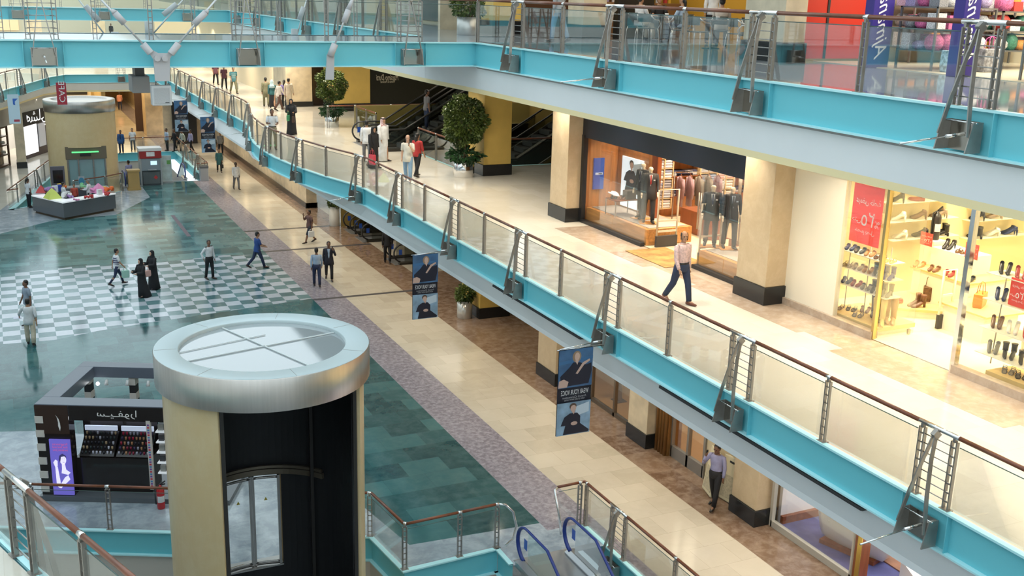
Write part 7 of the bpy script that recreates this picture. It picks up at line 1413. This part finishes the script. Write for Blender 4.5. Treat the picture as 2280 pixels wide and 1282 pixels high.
gift_table('stand of black and white cushions beyond the nearer violet pillar', 'cushion stand', 16.95, 19.2, 13.0, 14.1, ['black and white', 'white', 'grey', 'black and white'], (.45, .85, 1.2))
gift_table('wall shelves of yellow and red goods at the back of the gift shop', 'back shelves', 19.8, 21.9, 10.5, 15.2, ['yellow', 'orange', 'red', 'yellow', 'pale blue'], (.1, 1.0))
m = MB(); m.bb(18.3, 22, 19.2, 19.35, 11.02, 15, 0); struct('wall_gift_side', m, mat('pale_shop_wall', (.75, .66, .48), .5))
gift_table('shelves of orange and white goods along the side wall of the gift shop', 'side shelves', 18.6, 21.8, 18.45, 19.15, ['orange', 'white', 'pink', 'grey', 'red', 'lilac'], (.35, .8, 1.25))
bag('handbag', 'large tote with pink handles under the pink goods stand', 'bag', (17.3, 15.95, 11.014), (.6, .2, .42), GP['pale blue'], mat('pink_strap', (.75, .12, .40), .5)); bag('handbag', 'striped tote hanging at the end of the pink goods stand', 'bag', (18.2, 15.9, 11.014), (.5, .2, .46), GP['grey'], mat('pink_strap', (.75, .12, .40), .5))
# ---------------------------------------------------------------- cafe on the upper floor
m = MB(); m.bb(14.2, 16.0, 36.0, 36.2, 11, 14, 0); m.bb(21.5, 21.7, 20, 38, 11, 14, 1); m.bb(16.0, 21.5, 34.5, 34.7, 11, 14, 2); struct('wall_cafe', m, [LIMEST2, mat('mustard_wall', (.55, .30, .03), .5), mat('dark_wood_cafe', (.13, .06, .03), .4)])
column('x', 16.2, 17.0, 29.3, 30.3, 11, 14, LIMEST2)['label'] = 'pale square column behind the walking person in jeans, upper floor'
column('x', 14.7, 15.7, 32.6, 33.6, 11, 14, YELLOW)['label'] = 'yellow column at the footbridge corner of the upper floor'
m = MB(); m.bb(17.6, 18.9, 29.6, 29.9, 11, 12.3, 0); tag(m.build('cafe_counter', mat('black_counter', (.02, .02, .02), .3), bevel=.02), 'black counter behind the cafe tables', 'counter')
m = MB(); m.bb(18.2, 21.2, 31.5, 32.5, 11, 12.1, 0); tag(m.build('cafe_bar', mat('brown_bar', (.20, .10, .04), .4), bevel=.02), 'long brown bar at the back of the cafe', 'bar')
for i in range(16): item('bottle_jar', GBOX, 'small coloured packet on the long cafe bar', 'packets on the cafe bar', (18.4+i*.17, 31.8+rnd(0, .4), 12.1), (.1, .1, rnd(.12, .28)), GP[GC[i % 10][0]])
BT = mat('black_tabletop', (.02, .03, .03), .2)
def cafe_table(nm, x, y):
    t = thing('cafe_table', nm, 'table', (x, y, 11)); m = MB(); m.lathe([(.001, .72), (.36, .72), (.37, .735), (.36, .75), (.001, .75)], (x, y, 11), 28); m.build('tabletop', BT, t); m = MB(); m.tube([(x, y, 11.02), (x, y, 11.72)], .03, 10); m.build('pole', STEEL, t); m = MB(); m.lathe([(.001, .03), (.05, .03), (.24, .015), (.24, 0), (.001, 0)], (x, y, 11), 24); m.build('base', BT, t)
    m = MB(); m.lathe([(.001, 0), (.05, 0), (.06, .09), (.055, .09), (.001, .02)], (x+.1, y-.1, 11.752), 14); tag(m.build('cup', WHT), 'white cup on the '+nm, 'cup')
def chair(nm, x, y, face):
    t = thing('cafe_chair', nm, 'chair', (x, y, 11), -math.radians(face)); sm = mat('dark_green_seat', (.03, .05, .05), .4)
    m = MB(); m.box((0, 0, .45), (.42, .42, .03), 0); m.build('seat', sm, t, local=True, bevel=.01); m = MB(); m.loft([[Vector((x_, -.2-.04*(1-(x_/.2)**2), z)) for x_ in (-.2, -.1, 0, .1, .2)]+[Vector((x_, -.215-.04*(1-(x_/.2)**2), z)) for x_ in (.2, .1, 0, -.1, -.2)] for z in (.62, .84)], 0, True); m.build('backrest', sm, t, local=True)
    for s in (-1, 1):
        for fy in (.2, -.2): m = MB(); m.tube([(s*.26, fy*1.2, .0), (s*.25, fy*1.1, .3), (s*.22, fy, .44)], .012, 7); m.build('leg', CHROME, t, local=True)
        m = MB(); m.tube([(s*.22, .2, .44), (s*.29, .22, .58), (s*.29, .12, .68), (s*.28, -.1, .69), (s*.2, -.22, .80)], .013, 7); m.build('armrest', CHROME, t, local=True)
seat = lambda x, y, face: (x, y, 11)
T = [(18.1, 27.9, 'cafe table shared by the three people nearest the walker'), (17.5, 24.5, 'middle cafe table in front of the mustard wall'), (18.5, 23.0, 'cafe table of the person in the pale cap')]
for x, y, nm in T: cafe_table(nm, x, y)
for lb, x, y, f, kw in (('man in a white shirt seated at the cafe table closest to the walker', 17.45, 28.1, 80, dict(top=WHT, bottom=BEIGEC)), ('person in black seated behind the first cafe table', 18.4, 28.55, 200, dict(top=BLK, bottom=BLK, sleeve='short')), ('woman with long dark hair in a pale blue shirt seated at the first cafe table', 18.35, 27.2, 330, dict(top=LBLUE, bottom=NAVY, hair='long')), ('man with braces in a pale shirt seated with his back to the middle cafe table', 18.15, 25.0, 40, dict(top=cloth('offwhite', (.62, .56, .50)), bottom=GRY)), ('person in a pale cap seated at the last cafe table', 19.15, 23.4, 240, dict(top=WHT, bottom=BLK, cap=cloth('cap', (.70, .62, .52)))), ('person in lilac seated at the last cafe table', 18.2, 23.6, 160, dict(top=LILAC, bottom=BLK))):
    a = math.radians(f); person(lb, (x-.0*math.sin(a), y, 11), f, SIT(), H=1.72, skin='tan', **kw); chair('cafe chair under the '+lb.split(' seated')[0], x-.06*math.sin(a), y-.06*math.cos(a), f)
person('waiter in a black apron standing between the cafe tables', (19.2, 26.9, 11), 200, STAND(), H=1.76, skin='tan', top=WHT, bottom=BLK, skirt=(BLK, .5, .17))
for i, (x, y, f) in enumerate(((16.6, 26.3, 60), (16.9, 25.1, 30), (16.7, 24.0, 70), (17.2, 22.9, 90), (17.9, 22.3, 10), (16.8, 21.9, 330))): chair('empty chrome cafe chair, '+('the one closest to the walker', 'second from the walker', 'third from the walker', 'third from the pale column', 'second from the pale column', 'the one beside the pale column')[i], x, y, f)
